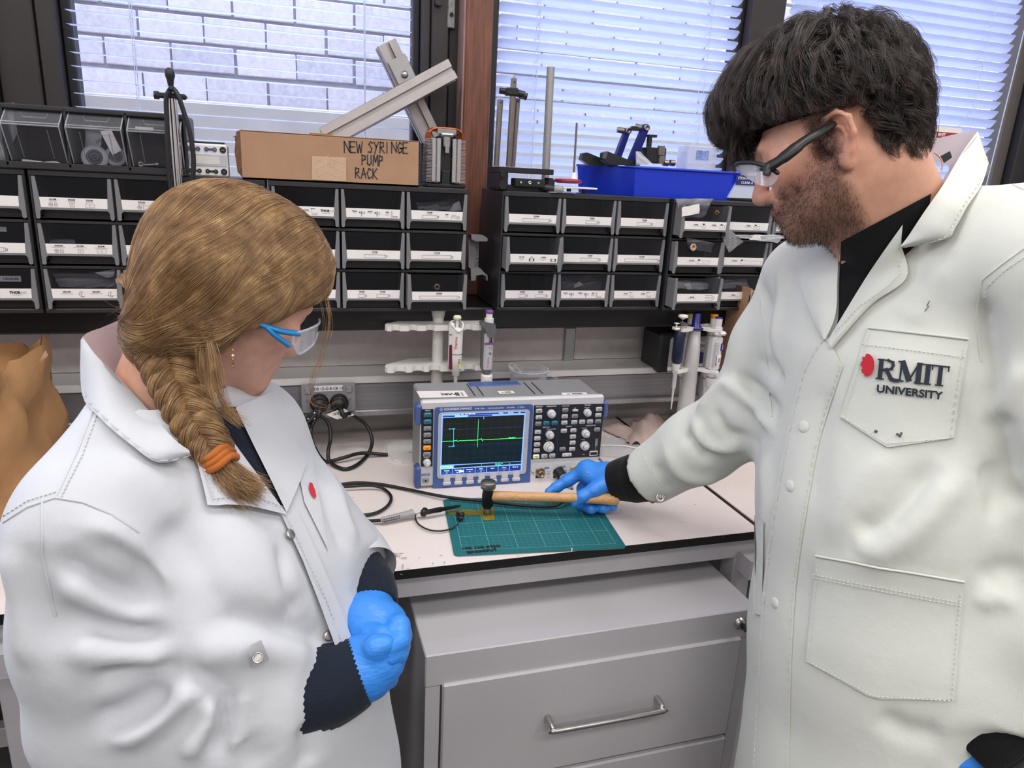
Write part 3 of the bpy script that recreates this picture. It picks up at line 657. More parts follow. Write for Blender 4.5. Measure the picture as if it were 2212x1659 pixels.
GL = {'N': [[(0, 0), (0, 1), (.8, .1), (.8, 1)]], 'E': [[(.75, 1), (0, 1), (0, 0), (.8, 0)], [(0, .52), (.6, .52)]], 'W': [[(0, 1), (.25, 0), (.5, .7), (.75, 0), (1, 1)]], 'S': [[(.75, .9), (.4, 1), (.1, .78), (.6, .4), (.45, .05), (0, .08)]], 'Y': [[(0, 1), (.35, .55), (.75, 1)], [(.42, .6), (.1, -.1)]], 'R': [[(0, 0), (.05, 1), (.55, .95), (.55, .6), (.08, .5), (.75, 0)]], 'I': [[(.2, 0), (.2, 1)]], 'G': [[(.8, .85), (.4, 1), (.05, .55), (.3, .02), (.75, .15), (.75, .45), (.45, .45), (.95, .42)]], 'P': [[(.1, 0), (.1, 1), (.6, .9), (.6, .55), (.1, .45)]], 'U': [[(0, 1), (.05, .15), (.35, 0), (.65, .2), (.65, 1)]], 'M': [[(0, 0), (.15, 1), (.45, .35), (.75, 1), (.9, 0)]], 'A': [[(0, 0), (.4, 1), (.8, 0)], [(.15, .4), (.65, .4)]], 'C': [[(.75, .85), (.35, 1), (.02, .5), (.35, 0), (.8, .15)]], 'K': [[(.05, 0), (.05, 1)], [(.7, 1), (.08, .45), (.8, -.05)]], 'T': [[(0, 1), (.8, 1)], [(.4, 1), (.4, 0)]], 'l': [[(.2, 0), (.2, 1)]], 'H': [[(0, 0), (0, 1)], [(.7, 0), (.7, 1)], [(0, .5), (.7, .5)]]}
def hand(mb, s_, o, U, V, size, w, adv=.98, wd=inkw, m=0):
    N = U.cross(V)
    for i, ch in enumerate(s_):
        for st_ in GL.get(ch, []): mb.line([o + U * ((i * adv + x) * w) + V * (y * size) for x, y in st_], wd, N, m)
for s_, px, py, pe in (('NEW SYRINGE', 744, 329, 882), ('PUMP', 781, 356, 829), ('RACK', 768, 384, 816)):
    o, e = lf(px, py), lf(pe, py + 2); n = len(s_); U = (e - o); cwid = U.length / (n * .98 - .1); U.normalize()
    hand(mb, s_, o, U, Z3, .0205 if n > 5 else .019, cwid)
mb.build('marker_writing', mat('marker', '#2b2f38', .6), bx)
tp = [lf(673, 388), lf(748, 392), lf(748, 340), lf(674, 337)]
mb = MB().add([p + Vector((0, -.0006, 0)) for p in tp], [(0, 1, 2, 3)])
th = lambda u, v: tp[0] * (1 - u) * (1 - v) + tp[1] * u * (1 - v) + tp[2] * u * v + tp[3] * (1 - u) * v + Vector((0, -.001, 0))
for i in range(1, 5): mb.line([th(i / 5, .02), th(i / 5, .98)], .0008, -Y3, 1)
for i in range(3): mb.line([th(0, i / 3), th(.5, i / 3 + .4)], .0007, -Y3, 1); mb.line([th(1, i / 3), th(.5, i / 3 + .3)], .0007, -Y3, 1)
mb.build('reinforced_tape', [mat('tape', '#c3a58a', .35), mat('tape_thread', '#d2bc9c', .5)], bx)
MB().box((-.02, .05, hb + .002), (.045, .03, .004), b=.001).build('amber_tape', mat('amber', '#9a6a14', .3), bx)
# aluminium extrusions
def extr(name, label, A, B, s_, up):
    A, B = Vector(A), Vector(B); a = (B - A).normalized(); n = Vector(up); n = (n - a * n.dot(a)).normalized(); u = a.cross(n); h = s_ / 2; g = s_ * .11; dd = s_ * .17; w2 = s_ * .2
    q_ = [(g, h), (g, h - .002 * s_ / .04), (w2, h - dd * .55), (w2, h - dd), (-w2, h - dd), (-w2, h - dd * .55), (-g, h - .002 * s_ / .04), (-g, h)]
    pl = []
    for k in range(4):
        c_, s2 = math.cos(-k * PI / 2), math.sin(-k * PI / 2)
        pts = [(h - .0005, h)] + q_ + [(-h + .0005, h)]
        pl += [(x * c_ - y * s2, x * s2 + y * c_) for x, y in pts][::1]
    pl = [(x, y) for x, y in pl]
    # order: walk the four sides clockwise
    t = thing(name, label, 'bar', tuple((A + B) / 2))
    mb = MB().prism(pl[::-1] if sum(pl[i][0] * pl[(i + 1) % len(pl)][1] - pl[(i + 1) % len(pl)][0] * pl[i][1] for i in range(len(pl))) < 0 else pl, A - (A + B) / 2, u, n, a, (B - A).length)
    for q2 in (-.33, .33): mb.box(((A + B) / 2 - (A + B) / 2) + n * (h + .0001) + u * (q2 * s_), (.001, .001, .001))
    mb.build('profile', mat('extrusion', '#aaa5a5', .45, .6, var=.06, scale=30), t)
    return t, a, n, u
ya = .205
A1 = at(702, 300, y=.17); B1 = at(975, 152, y=.17)
e1 = extr('aluminium_extrusion', 'long slotted aluminium bar leaning diagonally behind the brown box', A1, B1, .044, (0, -1, .12))
A2 = at(930, 300, y=.235); B2 = at(832, 95, y=.235)
e2 = extr('aluminium_extrusion', 'shorter slotted aluminium bar crossing behind the long diagonal one', A2, B2, .044, (0, -1, .05))
ct = at(868, 150, y=.208); br = thing('angle_bracket', 'square metal bracket plate with bolt joining the crossed bars', 'bracket', tuple(ct))
_, a2, n2, u2 = e2; Rm = Matrix((u2, a2, n2)).transposed()
MB().box((0, 0, 0), (.044, .052, .004), R=Rm, b=.001).build('plate', m_alu, br)
MB().lathe([(.008, 0), (.008, .002), (.0055, .002), (.0055, .006), (.0045, .007), (0, .007)], n2 * .002 - a2 * .012, n2, 20).build('bolt', m_steel, br)
# heat sink
hs = thing('heat_sink', 'finned cooler with copper pipes right of the brown box by the wood post', 'heat sink', (.765, .05, TZ))
m_fin = mat('fin_metal', '#c5c3c5', .3, .8, var=.04); m_cop = mat('copper', '#a5583a', .25, .95)
for sx in (-1, 1):
    mb = MB()
    for i in range(30): mb.box((sx * (.0285 - .00008 * i), 0, .012 + i * .0029), (.029 - (i % 2) * .002, .05, .0011))
    mb.build('fin_stack', m_fin, hs, kind='stuff')
    mb = MB()
    for q2 in (.0165, .027): mb.box((sx * q2, -.0255, .055), (.0085, .003, .088), b=.001)
    mb.build('side_plate', m_fin, hs)
MB().box((0, .004, .052), (.026, .044, .09), b=.002).box((0, -.019, .02), (.02, .01, .03), b=.002).box((0, 0, .004), (.085, .05, .008), b=.002).build('core', m_blackp, hs)
for i in range(4):
    y = -.018 + i * .012
    MB().tube(spline([(-.034, y, .08), (-.035, y, .105), (-.026, y, .117), (0, y, .119 - .002 * i), (.026, y, .117), (.035, y, .105), (.034, y, .08)], 5), .003, 8).build('heat_pipe', m_cop, hs)
MB().box((0, -.022, .112), (.04, .012, .012), b=.002).box((0, -.026, .096), (.014, .006, .03), b=.002).cyl((-.012, -.028, .106), (.012, -.028, .106), .004).box((0, -.030, .078), (.009, .004, .016), b=.001).build('clip', m_steel, hs)
# headset bracket on the wood post
hb_ = thing('wall_bracket', 'grey plastic hook bracket with pen scribbles beside the wood post', 'bracket', tuple(at(1030, 552, y=.10)))
o = at(1030, 552, y=.10); k2 = lambda px, py, dy=0: at(px, py, y=.10 + dy) - o
MB().prism([(k2(x, y).x, k2(x, y).z) for x, y in ((1012, 518), (1034, 520), (1033, 578), (1012, 578))], (0, .004, 0), X3, Z3, -Y3, .005).build('back_plate', m_greyp2 if 0 else mat('bracket_grey', '#9b9a9d', .45), hb_)
MB().prism([(k2(x, y).x, k2(x, y).z) for x, y in ((1013, 505), (1040, 507), (1048, 513), (1047, 519), (1022, 519), (1013, 514))], (0, .006, 0), X3, Z3, -Y3, .03).build('hook', mat('bracket_grey', '#9b9a9d', .45), hb_)
MB().prism([(k2(x, y).x, k2(x, y).z) for x, y in ((1012, 577), (1033, 577), (1041, 586), (1048, 592), (1048, 603), (1046, 603), (1045, 594), (1038, 590), (1024, 592), (1022, 603), (1013, 603))], (0, .006, 0), X3, Z3, -Y3, .028).build('hook', mat('bracket_grey', '#9b9a9d', .45), hb_)
mb = MB(); oo = k2(1029, 534, -.0025)
for i, st_ in enumerate([[(-2, 0), (4, 3), (-1, 9)], [(0, 2), (3, 16)], [(1, 18), (1, 21)], [(1, 24), (2, 30)], [(-3, 28), (6, 26)], [(-4, 36), (7, 32)], [(-3, 40), (6, 36)], [(-4, 44), (5, 40)]]):
    mb.line([k2(1029 + a_, 532 + b_, -.0015) for a_, b_ in st_], .0011, -Y3)
mb.build('pen_scribble', m_ink, hb_)
# ================================================================ on the right cabinets
def bolt_head(mb, c, ax, r, m=1): mb.lathe([(r, 0), (r, r * .5), (r * .5, r * .5), (r * .45, r * .15), (0, r * .15)], c, ax, 12, m)
t = thing('translation_stage', 'black metal translation stage by the wood post under the steel rods', 'stage', (.938, .055, TZ))
MB().box((0, 0, .043), (.122, .10, .012), b=.001).box((.01, -.03, .018), (.07, .035, .018), b=.002).box((-.05, 0, .02), (.02, .09, .035), b=.002).box((0, .01, .006), (.115, .09, .012), b=.001).build('body', m_blackp, t)
mb = MB().box((.058, -.03, .019), (.02, .03, .024), b=.005)
for x in (-.012, .008, .028): bolt_head(mb, (x, -.048, .019), (0, -1, 0), .004 if x == .008 else .0025)
mb.build('carriage', [m_blackp, m_steel], t)
MB().cyl((-.055, -.05, .012), (-.055, -.06, .012), .009).cyl((-.055, -.05, .034), (-.055, -.058, .034), .006).build('adjuster_knob', m_blackp, t)
def rod(name, lab, px0, py0, px1, py1, y, r, m, n=16, z0=None):
    a = at(px0, py0, y=y); b2 = at(px1, py1, y=y)
    if z0 is not None: b2 = Vector((b2.x, y, z0))
    t = thing(name, lab, 'rod', (b2.x, y, b2.z)); L_ = a - b2
    MB().cyl((0, 0, 0), L_, r, n=n).cyl(L_, L_ * 1.004, r * .8, n=n).cyl(L_ * .96 + Vector((0, -r * .4, 0)), L_ * .96 + Vector((0, -r * 1.02, 0)), r * .3, n=8, m=1).build('post', [m, m_ink], t)
    return t, L_
m_post = mat('post_steel', '#8f8781', .3, .9, var=.1, scale=30)
rod('optical_post', 'shorter steel rod on black stage next to the wood post', 1081, 216, 1072, 356, .06, .0062, m_post, z0=TZ + .05)
rod('optical_post', 'steel rod standing close behind the tall clamped rod', 1118, 214, 1107, 356, .07, .0062, m_post, z0=TZ + .05)
t, L_ = rod('optical_post', 'tallest steel rod on the black stage carrying the black clamp', 1110, 170, 1099, 356, .055, .0064, m_post, z0=TZ + .05)
MB().cyl(L_, L_ + Vector((0, 0, .006)), .0015, n=8).build('set_screw', m_steel, t)
c = at(1105, 199, y=.055)
cl = thing('post_clamp', 'black clamp with knobs on the tallest steel rod', 'clamp', tuple(c))
MB().box((0, 0, 0), (.028, .022, .016), b=.003).cyl((-.012, 0, 0), (-.026, 0, .001), .0065).cyl((.012, -.002, -.001), (.028, -.006, -.004), .0075).cyl((.02, .005, -.003), (.036, .001, -.007), .0075).build('body', m_blackp, cl)
MB().lathe([(.0075, 0), (.0062, .0004), (.005, .0004)], (.028, -.006, -.004), (.93, -.3, -.2), 20).lathe([(.0075, 0), (.0062, .0004), (.005, .0004)], (.036, .001, -.007), (.93, -.3, -.2), 20).build('ring_mark', m_white, cl)
a = at(1190, 145, y=.10); x0 = at(1180, 388, y=.10).x
t = thing('aluminium_tube', 'tall brushed aluminium tube standing right of the black stage', 'tube', (x0 - .002, .10, TZ))
MB().cyl((0, 0, 0), (a.x - x0 + .002, 0, a.z - TZ), .0088, n=24, caps=False).cyl((a.x - x0 + .002, 0, a.z - TZ - .002), (a.x - x0 + .002, 0, a.z - TZ - .001), .0085, n=24, m=1).build('tube', [mat('brushed_alu', '#a9a8a6', .4, .6, var=.05, scale=10, stretch=(1, 1, 30)), m_ink], t)
c = at(1227, 391, y=.05)
t = thing('red_disc', 'flat red plastic disc holding a thin rod in front of the blue bin', 'disc', (c.x, .05, c.z))
MB().lathe([(.024, -.005), (.031, -.003), (.032, .001), (.029, .004), (.012, .005), (0, .005)], (0, 0, 0), (0, 0, 1), 32).build('disc', mat('red_plastic', '#8e2138', .3), t)
ra = at(1246, 265, y=.06) - c; rb_ = at(1239, 380, y=.06) - c
MB().lathe([(.009, 0), (.0085, .004), (.005, .007), (.0045, .014), (0, .014)], (rb_.x, .01, .005), (0, 0, 1), 16).build('collar', m_white, t)
MB().cyl((rb_.x, .01, .01), (ra.x, .01, ra.z), .0024, n=10).build('thin_rod', m_post, t)
t = thing('white_plate', 'white plate on small black feet under the red disc', 'plate', tuple(at(1233, 405, y=.05)))
MB().box((.002, 0, 0), (.098, .07, .004), b=.001).build('plate', m_white, t)
for x in (-.012, .024): MB().cyl((x, -.02, -.002), (x, -.02, -.011), .005, n=12).build('foot', m_blackp, t)
t = thing('screwdriver_handle', 'grey capped cylinder lying at the cabinet edge before the red disc', 'tool', tuple(at(1200, 408, y=.0)))
MB().cyl((-.026, .02, .002), (0, .004, 0), .0078).lathe([(.0078, 0), (.0085, .002), (.0085, .014), (.006, .018), (0, .018)], (0, .004, 0), (.85, -.5, -.05), 20, 1).build('cylinder', [m_dkp, mat('grey_cap', '#9a9a98', .4)], t)
t = thing('film_sheet', 'small pale blue film strips lying at the cabinet edge', 'film', tuple(at(1215, 416, y=-.0)))
MB().box((0, .012, 0), (.06, .03, .0015), R=rotm('Z', 4)).box((.015, .006, .0018), (.022, .02, .0012)).build('sheet', mat('pale_blue', '#aab6dc', .3), t)
# blue bin with flexure mounts
m_blue = mat('blue_bin', '#1234c4', .28, var=.08, scale=6, trans=.0)
FL, FR, BR, BL = Vector((1.200, .02, 0)), Vector((1.497, .035, 0)), Vector((1.52, .215, 0)), Vector((1.13, .20, 0))
zb_, zt_ = TZ, 1.5665
bt = thing('blue_bin', 'large blue plastic bin on the right cabinets holding blue lever mounts', 'bin', (1.33, .11, TZ)); o = Vector((1.33, .11, TZ))
ctr = (FL + FR + BR + BL) / 4
mb = MB(); top = [Vector((p.x, p.y, zt_)) for p in (FL, FR, BR, BL)]; bot = [p.lerp(ctr, .035) + Z3 * zb_ for p in (FL, FR, BR, BL)]; bot[1] = Vector((FR.x - .03, FR.y + .003, zb_))
ti = [p.lerp(ctr + Z3 * zt_, .02) for p in top]; bi = [p.lerp(ctr + Z3 * zb_, .03) + Z3 * .003 for p in bot]
V_ = [p - o for p in top + bot + ti + bi]
mb.add(V_, [(0, 4, 5, 1), (1, 5, 6, 2), (2, 6, 7, 3), (3, 7, 4, 0), (4, 7, 6, 5), (8, 9, 13, 12), (9, 10, 14, 13), (10, 11, 15, 14), (11, 8, 12, 15), (12, 13, 14, 15), (0, 1, 9, 8), (1, 2, 10, 9), (2, 3, 11, 10), (3, 0, 8, 11)])
mb.build('tub', m_blue, bt)
MB().tube([p - o + Z3 * .0 for p in top], .0035, 6, closed=True, flat=1).build('rim', m_blue, bt)
m_dkblue = mat('lever_blue', '#141c70', .35, .3)
def lever(lab, p0, p1, y, wpx):
    a, b2 = at(*p0, y=y), at(*p1, y=y); t = thing('lever_mount', lab, 'mount', tuple(a), 0, 'blue lever mounts')
    d = b2 - a; L2 = d.length; d.normalize(); n = Vector((d.z, 0, -d.x)); w = wpx * 1.62 / 1543
    MB().prism([(-w * .45, -.012), (w * .55, -.012), (w * .5, L2 * .6), (w * .42, L2 * .95), (0, L2), (-w * .42, L2 * .96), (-w * .45, L2 * .5)], (0, -.007, 0), n, d, Y3, .015).build('lever', m_dkblue, t)
    mb = MB(); bolt_head(mb, d * (L2 * .90) + Vector((0, -.007, 0)), (0, -1, 0), .0075, 0); mb.cyl(d * (L2 * .9) + Vector((-.002, .008, 0)), d * (L2 * .9) + Vector((-.02, .012, .002)), .007).build('pivot', m_post, t)
lever('nearer blue lever arm with round pivot standing in the blue bin', (1363, 350), (1397, 268), .10, 17)
lever('blue lever arm standing behind the nearer one in the blue bin', (1331, 345), (1357, 276), .13, 14)
t = thing('flexure_block', 'black angled mount block lying across the rim of the blue bin', 'mount', tuple(at(1350, 350, y=.09))); o = at(1350, 350, y=.09)
g = lambda px, py, dy=0: at(px, py, y=.09 + dy) - o
MB().prism([(g(x, y).x, g(x, y).z) for x, y in ((1296, 345), (1297, 330), (1306, 327), (1350, 345), (1375, 348), (1375, 358), (1310, 356))], (0, -.018, 0), X3, Z3, Y3, .02).prism([(g(x, y).x, g(x, y).z) for x, y in ((1263, 345), (1267, 331), (1276, 329), (1310, 343), (1340, 350), (1340, 358), (1280, 357))], (0, .02, 0), X3, Z3, Y3, .02).box(g(1410, 336), (.05, .04, .035), b=.002).box(g(1402, 310), (.008, .012, .03)).box(g(1408, 294), (.022, .014, .006), b=.001).box(g(1376, 278, .02), (.03, .012, .010), b=.001).build('block', m_blackp, t)
MB().prism([(g(x, y).x, g(x, y).z) for x, y in ((1293, 342), (1297, 330), (1306, 328), (1302, 342))], (0, -.0185, 0), X3, Z3, -Y3, .001).build('end_face', mat('anodised_grey', '#5d6066', .4, .4), t)
mb = MB()
for px, py, r, l in ((1428, 325, .009, .02), (1428, 345, .008, .018)): c = g(px, py, -.02); mb.cyl(c - Z3 * l / 2, c + Z3 * l / 2, r).cyl(c - Z3 * l * .2, c + Z3 * l * .1, r * 1.12)
for px in (1438, 1452): mb.cyl(g(px, 352, -.02) - X3 * .006, g(px, 352, -.02) + X3 * .006, .007)
mb.build('micrometer_knob', m_post, t)
bag('zip_bag', 'pointed clear plastic bag standing before the blue lever', [(1375, 356, 0), (1412, 356, 0), (1382, 327, 0), (1375, 327, 0)], .06, m_milky, amp=.001, seed=41)
m_fro = clear_mat('frosted_plastic', (.88, .9, .95), .38, .2)
a, b2 = at(1474, 365, y=.16), at(1545, 318, y=.16)
t = thing('clear_box', 'clear plastic box with printed picture label behind the blue bin', 'box', ((a.x + b2.x) / 2, .17, TZ))
MB().box((0, 0, (b2.z - TZ) / 2), (b2.x - a.x, .05, b2.z - TZ), b=.003).build('shell', m_fro, t); MB().box((.0, -.0262, b2.z - TZ - .022), (.035, .001, .022)).build('picture_label', mat('picture_blue', '#7f93c4', .5, var=.5, scale=120), t)
t = thing('storage_bin', 'clear bin labelled STOR-PAK CLEAR right of the blue bin', 'bin', tuple(at(1640, 400, y=.03))); o = at(1640, 400, y=.03)
g = lambda px, py, dy=0: at(px, py, y=.03 + dy) - o
MB().prism([(g(x, y).x, g(x, y).z) for x, y in ((1604, 371), (1740, 376), (1735, 432), (1573, 427))], (0, 0, 0), X3, Z3, Y3, .15).build('tub', mat('milky_bin', '#c3cbe0', .25, var=.08, scale=10), t)
c = g(1603, 388, -.002); mb = MB().rect(c + Vector((-.017, 0, -.012)), X3, Z3, .075, .022); mb.text('STOR-PAK', .0085, c + Vector((-.012, -.001, .0005)), X3, Z3, 1, 'l', bold=.02).text('CLEAR A', .0085, c + Vector((-.002, -.001, -.0095)), X3, Z3, 1, 'l', bold=.02); mb.build('label', [mat('navy_label', '#1d2a72', .4), m_white], t)
c = at(2018, 290, y=.24); t = thing('safety_sign', 'white sheet with red SAFE band behind the man against the right window', 'sign', tuple(c))
MB().box((0, .002, -.02), (.20, .002, .085)).rect((-.1, 0, -.008), X3, Z3, .2, .016, 1).text('SAFE @ RMIT', .0125, (.004, -.001, -.004), X3, Z3, 0, 'c', bold=.03).text('SAFE WORK PRACTICE', .0075, (0, -.001, -.018), X3, Z3, 2, 'c', bold=.02).build('sheet', [m_card, mat('sign_red', '#a8243f', .5), m_ink], t)
# ================================================================ bench: wall outlets, plugs
m_out = mat('outlet_grey', '#8d8c90', .4)
def outlet(lab, px, py, py2, txt, wd):
    c = at(px, (py + py2) / 2, y=.0835); h = at(px, py, y=.0835).z - at(px, py2, y=.0835).z
    t = thing('power_outlet', lab, 'power outlet', tuple(c))
    MB().box((0, 0, 0), (wd, .010, h), b=.002).build('plate', m_out, t)
    MB().rect((-wd * .26, -.0056, h * .26), X3, Z3, wd * .52, h * .2).text(txt, h * .13, (0, -.0060, h * .31), X3, Z3, 1, 'c', bold=.02).build('label_strip', [m_card, m_ink], t)
    for sx in (-1, 1): MB().box((sx * wd * .38, -.006, h * .3), (wd * .13, .006, h * .26), b=.003).build('switch', m_out, t)
    for sx in (-1, 1): MB().cyl((sx * wd * .40, -.005, -.003), (sx * wd * .40, -.0065, -.003), .003, n=10).build('indicator', m_greyp, t)
    return t, c
t, oc = outlet('grey double power outlet labelled DB 12 with two black plugs', 710, 829, 890, 'DB 12-G-8-CB 12', .120)
t2_, oc2 = outlet('grey power outlet behind the clear jug with paper label', 1112, 822, 866, 'DB 12-G-8 CB', .085)
m_rub = mat('black_rubber', '#121214', .45, var=.2)
plug_c = {}
for k, (px, lab) in enumerate(((690, 'left round black plug in the labelled power outlet'), (733, 'right round black plug in the labelled power outlet'))):
    c = at(px, 871, y=.070); t = thing('power_plug', lab, 'plug', tuple(c)); plug_c[k] = c
    MB().lathe([(.0205, .012), (.021, 0), (.0195, -.010), (.015, -.013), (.012, -.013), (.011, -.018), (0, -.018)], (0, 0, 0), (0, 1, 0), 28).lathe([(.016, -.0135), (.0165, -.012), (.0155, -.012)], (0, 0, 0), (0, 1, 0), 28).build('body', m_rub, t)
    MB().tube(spline([(0, -.012, -.006), (-.002 if k == 0 else .003, -.026, -.012), (-.004 if k == 0 else .01, -.030, -.025)], 4), .0055, 8).build('strain_relief', m_rub, t)
ad = thing('inline_plug', 'black notched strain relief sleeve below the left plug with white tag', 'plug', tuple(at(672, 902, y=.045)))
o = at(672, 902, y=.045); g = lambda px, py, y=.045: at(px, py, y=y) - o
dv = (g(690, 886) - g(658, 915)); Rm = Matrix((dv.normalized(), Y3, dv.normalized().cross(Y3))).transposed()
mb = MB().box((0, 0, 0), (dv.length, .014, .017), R=Rm, b=.003)
for i in range(4): mb.box(dv * (-.33 + .22 * i) + Vector((0, -.0072, 0)) + dv.normalized().cross(Y3) * (.0045 if i % 2 else -.0045), (.003, .001, .003), 1, R=Rm)
mb.build('sleeve', [m_rub, m_white], ad)
wt = g(655, 922); Rt = dv.normalized(); mb = MB().cyl(wt - Rt * .014, wt + Rt * .010, .0085, n=16); mb.text('PASS', .008, wt + Vector((0, -.009, 0)) - Rt * .004, -Rt.cross(Y3) * -1, Rt, 1, 'c', bold=.03); mb.build('white_tag', [m_white, m_ink], ad)
t = thing('test_tag', 'white test tag with barcode wrapped on the black power lead', 'tag', tuple(at(735, 893, y=.055))); o = at(735, 893, y=.055)
pts = [at(x, y, y=.055) - o for x, y in ((705, 896), (728, 906), (766, 897), (741, 881))]
mb = MB().add(pts + [p + Vector((0, .001, 0)) for p in pts], [(0, 1, 2, 3), (7, 6, 5, 4)])
U = (pts[3] - pts[0]).normalized(); Vt = (pts[0] - pts[1]); Vt = (Vt - U * U.dot(Vt)).normalized()
cc = sum(pts, Vector()) / 4 + Vector((0, -.0006, 0)); U2 = (pts[2] - pts[1]).normalized(); V2 = Vector((-U2.z, 0, U2.x))
mb.text('PASS', .0085, cc + U2 * .008 - V2 * .004, U2, V2, 1, 'c', bold=.03)
for i in range(9): mb.rect(cc + U2 * (-.016 + i * .0022) + V2 * .001, U2, V2, .0006 + .0004 * (i % 3), .006, 1)
mb.build('tag', [m_card, m_ink], t)
def cable(name, lab, pts, r, kind='cable', m=None, n=6):
    return tag(MB().tube(spline(pts, n), r, 8).build(name, m or m_rub), lab, kind)
bz = lambda px, py, h=.0: at(px, py, z=.9052 + h)
def cp(px, py): return bz(px, py) if py > 958 else at(px, py, y=.035 + .028 * min(1, (958 - py) / 40))
cable('power_lead', 'thick black power lead looping from the outlet to the oscilloscope', [plug_c[1] + Vector((.010, -.030, -.022)), at(752, 893, y=.05)] + [cp(*q) for q in ((763, 898), (792, 920), (804, 952))] + [bz(795, 981), bz(773, 1003), bz(748, 1013), bz(727, 1008), bz(711, 995, .006)] + [at(709, 975, y=.0), at(714, 948, y=.03), at(712, 921, y=.045), at(701, 904, y=.05), at(688, 901, y=.048), at(675, 916, y=.04), at(671, 940, y=.02), bz(680, 967, .004), bz(694, 990), bz(709, 997), bz(745, 988, .007), bz(781, 979, .008), bz(835, 982), bz(889, 980), bz(905, 975)], .0042)
cable('power_lead', 'black lead dropping from the left plug behind the woman', [plug_c[0] + Vector((-.004, -.03, -.024)), at(690, 887, y=.045), at(655, 925, y=.03), at(640, 945, y=.02), bz(625, 985)], .0042)
# ---- black charger block with orange knobs (half hidden by the coat)
t = thing('charger_block', 'black block with orange rocker knobs on the bench behind the woman', 'device', (.440, .03, .9))
g = lambda px, py, y=-.0: at(px, py, y=y) - Vector((.440, .03, .9))
MB().box((-.005, 0, .03), (.085, .07, .06), b=.004).box((-.02, 0, .085), (.045, .05, .055), b=.004).build('body', m_blackp, t)
MB().box((.012, -.037, .05), (.013, .008, .012), b=.003).box((.024, -.037, .036), (.015, .008, .012), b=.003).build('rocker', mat('orange_knob', '#e0542a', .35), t)
MB().box((-.008, -.026, .088), (.006, .002, .022)).build('slot', m_white, t)
# ---- pipette stand with two pipettes
m_wp = mat('stand_white', '#dfdcd8', .3, var=.02)
sx, sy = .757, .035
t = thing('pipette_stand', 'white upright pipette stand with flared column top behind the oscilloscope', 'stand', (sx, sy, .9))
lx = lambda px, y: at(px, 705, y=y).x - sx
MB().prism([(-.115, -.02), (-.105, -.055), (-.09, -.068), (.1, -.068), (.115, -.05), (.115, .04), (.10, .055), (-.09, .055), (-.11, .03)], (0, 0, 0), X3, Y3, Z3, .009).build('base', m_wp, t)
MB().lathe([(.0175, .008), (.0155, .1), (.0128, .2), (.0118, .28), (.0115, .30), (.0125, .318), (.0155, .332), (.0178, .340), (.0172, .342), (.0145, .338), (.010, .325), (0, .32)], (0, 0, 0), (0, 0, 1), 28).build('column', m_wp, t)
def arm(z, th, r, yb, notch):
    fy = -.045; xs_ = [lx(p, sy + fy) for p in notch]; a0, a1 = lx(833, sy + fy), lx(1064, sy + fy)
    po = [(a0, fy + .012), (a0 + .004, fy + .003), (a0 + .012, fy)]
    for x in xs_:
        if x + r > a1 - .004: continue
        po += [(x - r * 1.25, fy), (x - r, fy + .002)] + [(x - r * math.cos(PI * i / 8), fy + .003 + r * math.sin(PI * i / 8)) for i in range(1, 8)] + [(x + r, fy + .002), (x + r * 1.25, fy)]
    po += [(a1, fy), (a1 + .004, fy + .008), (a1 - .01, yb * .55), (.05, yb), (0, yb + .003), (-.06, yb - .004), (a0 + .005, fy + .03)]
    return MB().prism(po, (0, 0, z), X3, Y3, Z3, th)
NP = (855, 893, 930, 985, 1013, 1056)
arm(.300, .012, .0085, .028, NP).build('upper_arm', m_wp, t)
arm(.207, .012, .0125, .034, (865, 905, 942, 1018, 1056)).build('lower_arm', m_wp, t)
m_ivory = mat('ivory', '#dfdab8', .4)
px_ = lx(987, -.02) + sx; py_ = -.022
t = thing('pipette', 'white pipette with maroon stripe and ivory plunger hung on the white stand', 'pipette', (px_, py_, 0)); zz = lambda py: at(987, py, y=py_).z
MB().lathe([(.0065, zz(835) - .09), (.003, zz(835) - .005), (.0045, zz(812)), (.0055, zz(811)), (.0085, zz(810)), (.0085, zz(803)), (.011, zz(802)), (.0125, zz(770)), (.0135, zz(715)), (.0132, zz(708)), (0, zz(707))][1:], (0, 0, 0), (0, 0, 1), 24).box((-.011, .003, zz(745)), (.012, .014, zz(700) - zz(795)), b=.003).build('barrel', m_wp, t)
MB().tube(spline([(-.014, .002, zz(697)), (-.008, -.012, zz(706)), (0, -.016, zz(713)), (.010, -.012, zz(706)), (.012, .002, zz(697)), (0, .010, zz(694))], 5, True), .0022, 6, closed=True).build('finger_rest', m_wp, t)
MB().cyl((0, 0, zz(710)), (0, 0, zz(690)), .0035).lathe([(.006, 0), (.0085, .001), (.009, .005), (.007, .009), (0, .0095)], (0, 0, zz(690)), (0, 0, 1), 24, 1).build('plunger', [m_wp, m_ivory], t)
mb = MB().box((-.0115, -.0048, zz(770)), (.0115, .003, zz(747) - zz(800)), b=.001).box((-.0115, -.0042, zz(722)), (.0118, .002, .0012), 2).text('Thermo', .0085, (-.002, -.0150, zz(738)), (0, 0, 1), (-1, 0, 0), 1, 'c', bold=.02).text('F3 Z', .0055, (.006, -.0142, zz(777)), (0, 0, 1), (-1, 0, 0), 2, 'c', bold=.03).box((.0062, -.0126, zz(788)), (.004, .001, .012), 3).lathe([(.0131, 0), (.0136, .0006), (.0131, .0012)], (0, 0, zz(764)), (0, 0, 1), 24, 2)
mb.build('printed_stripe', [mat('maroon', '#5e1634', .4), mat('print_red', '#c32a4b', .5), m_ink, mat('yellow_patch', '#d8d45a', .5)], t)
px_ = lx(1056, -.02) + sx; py_ = -.020; m_pur = mat('purple', '#7c3f8f', .4)
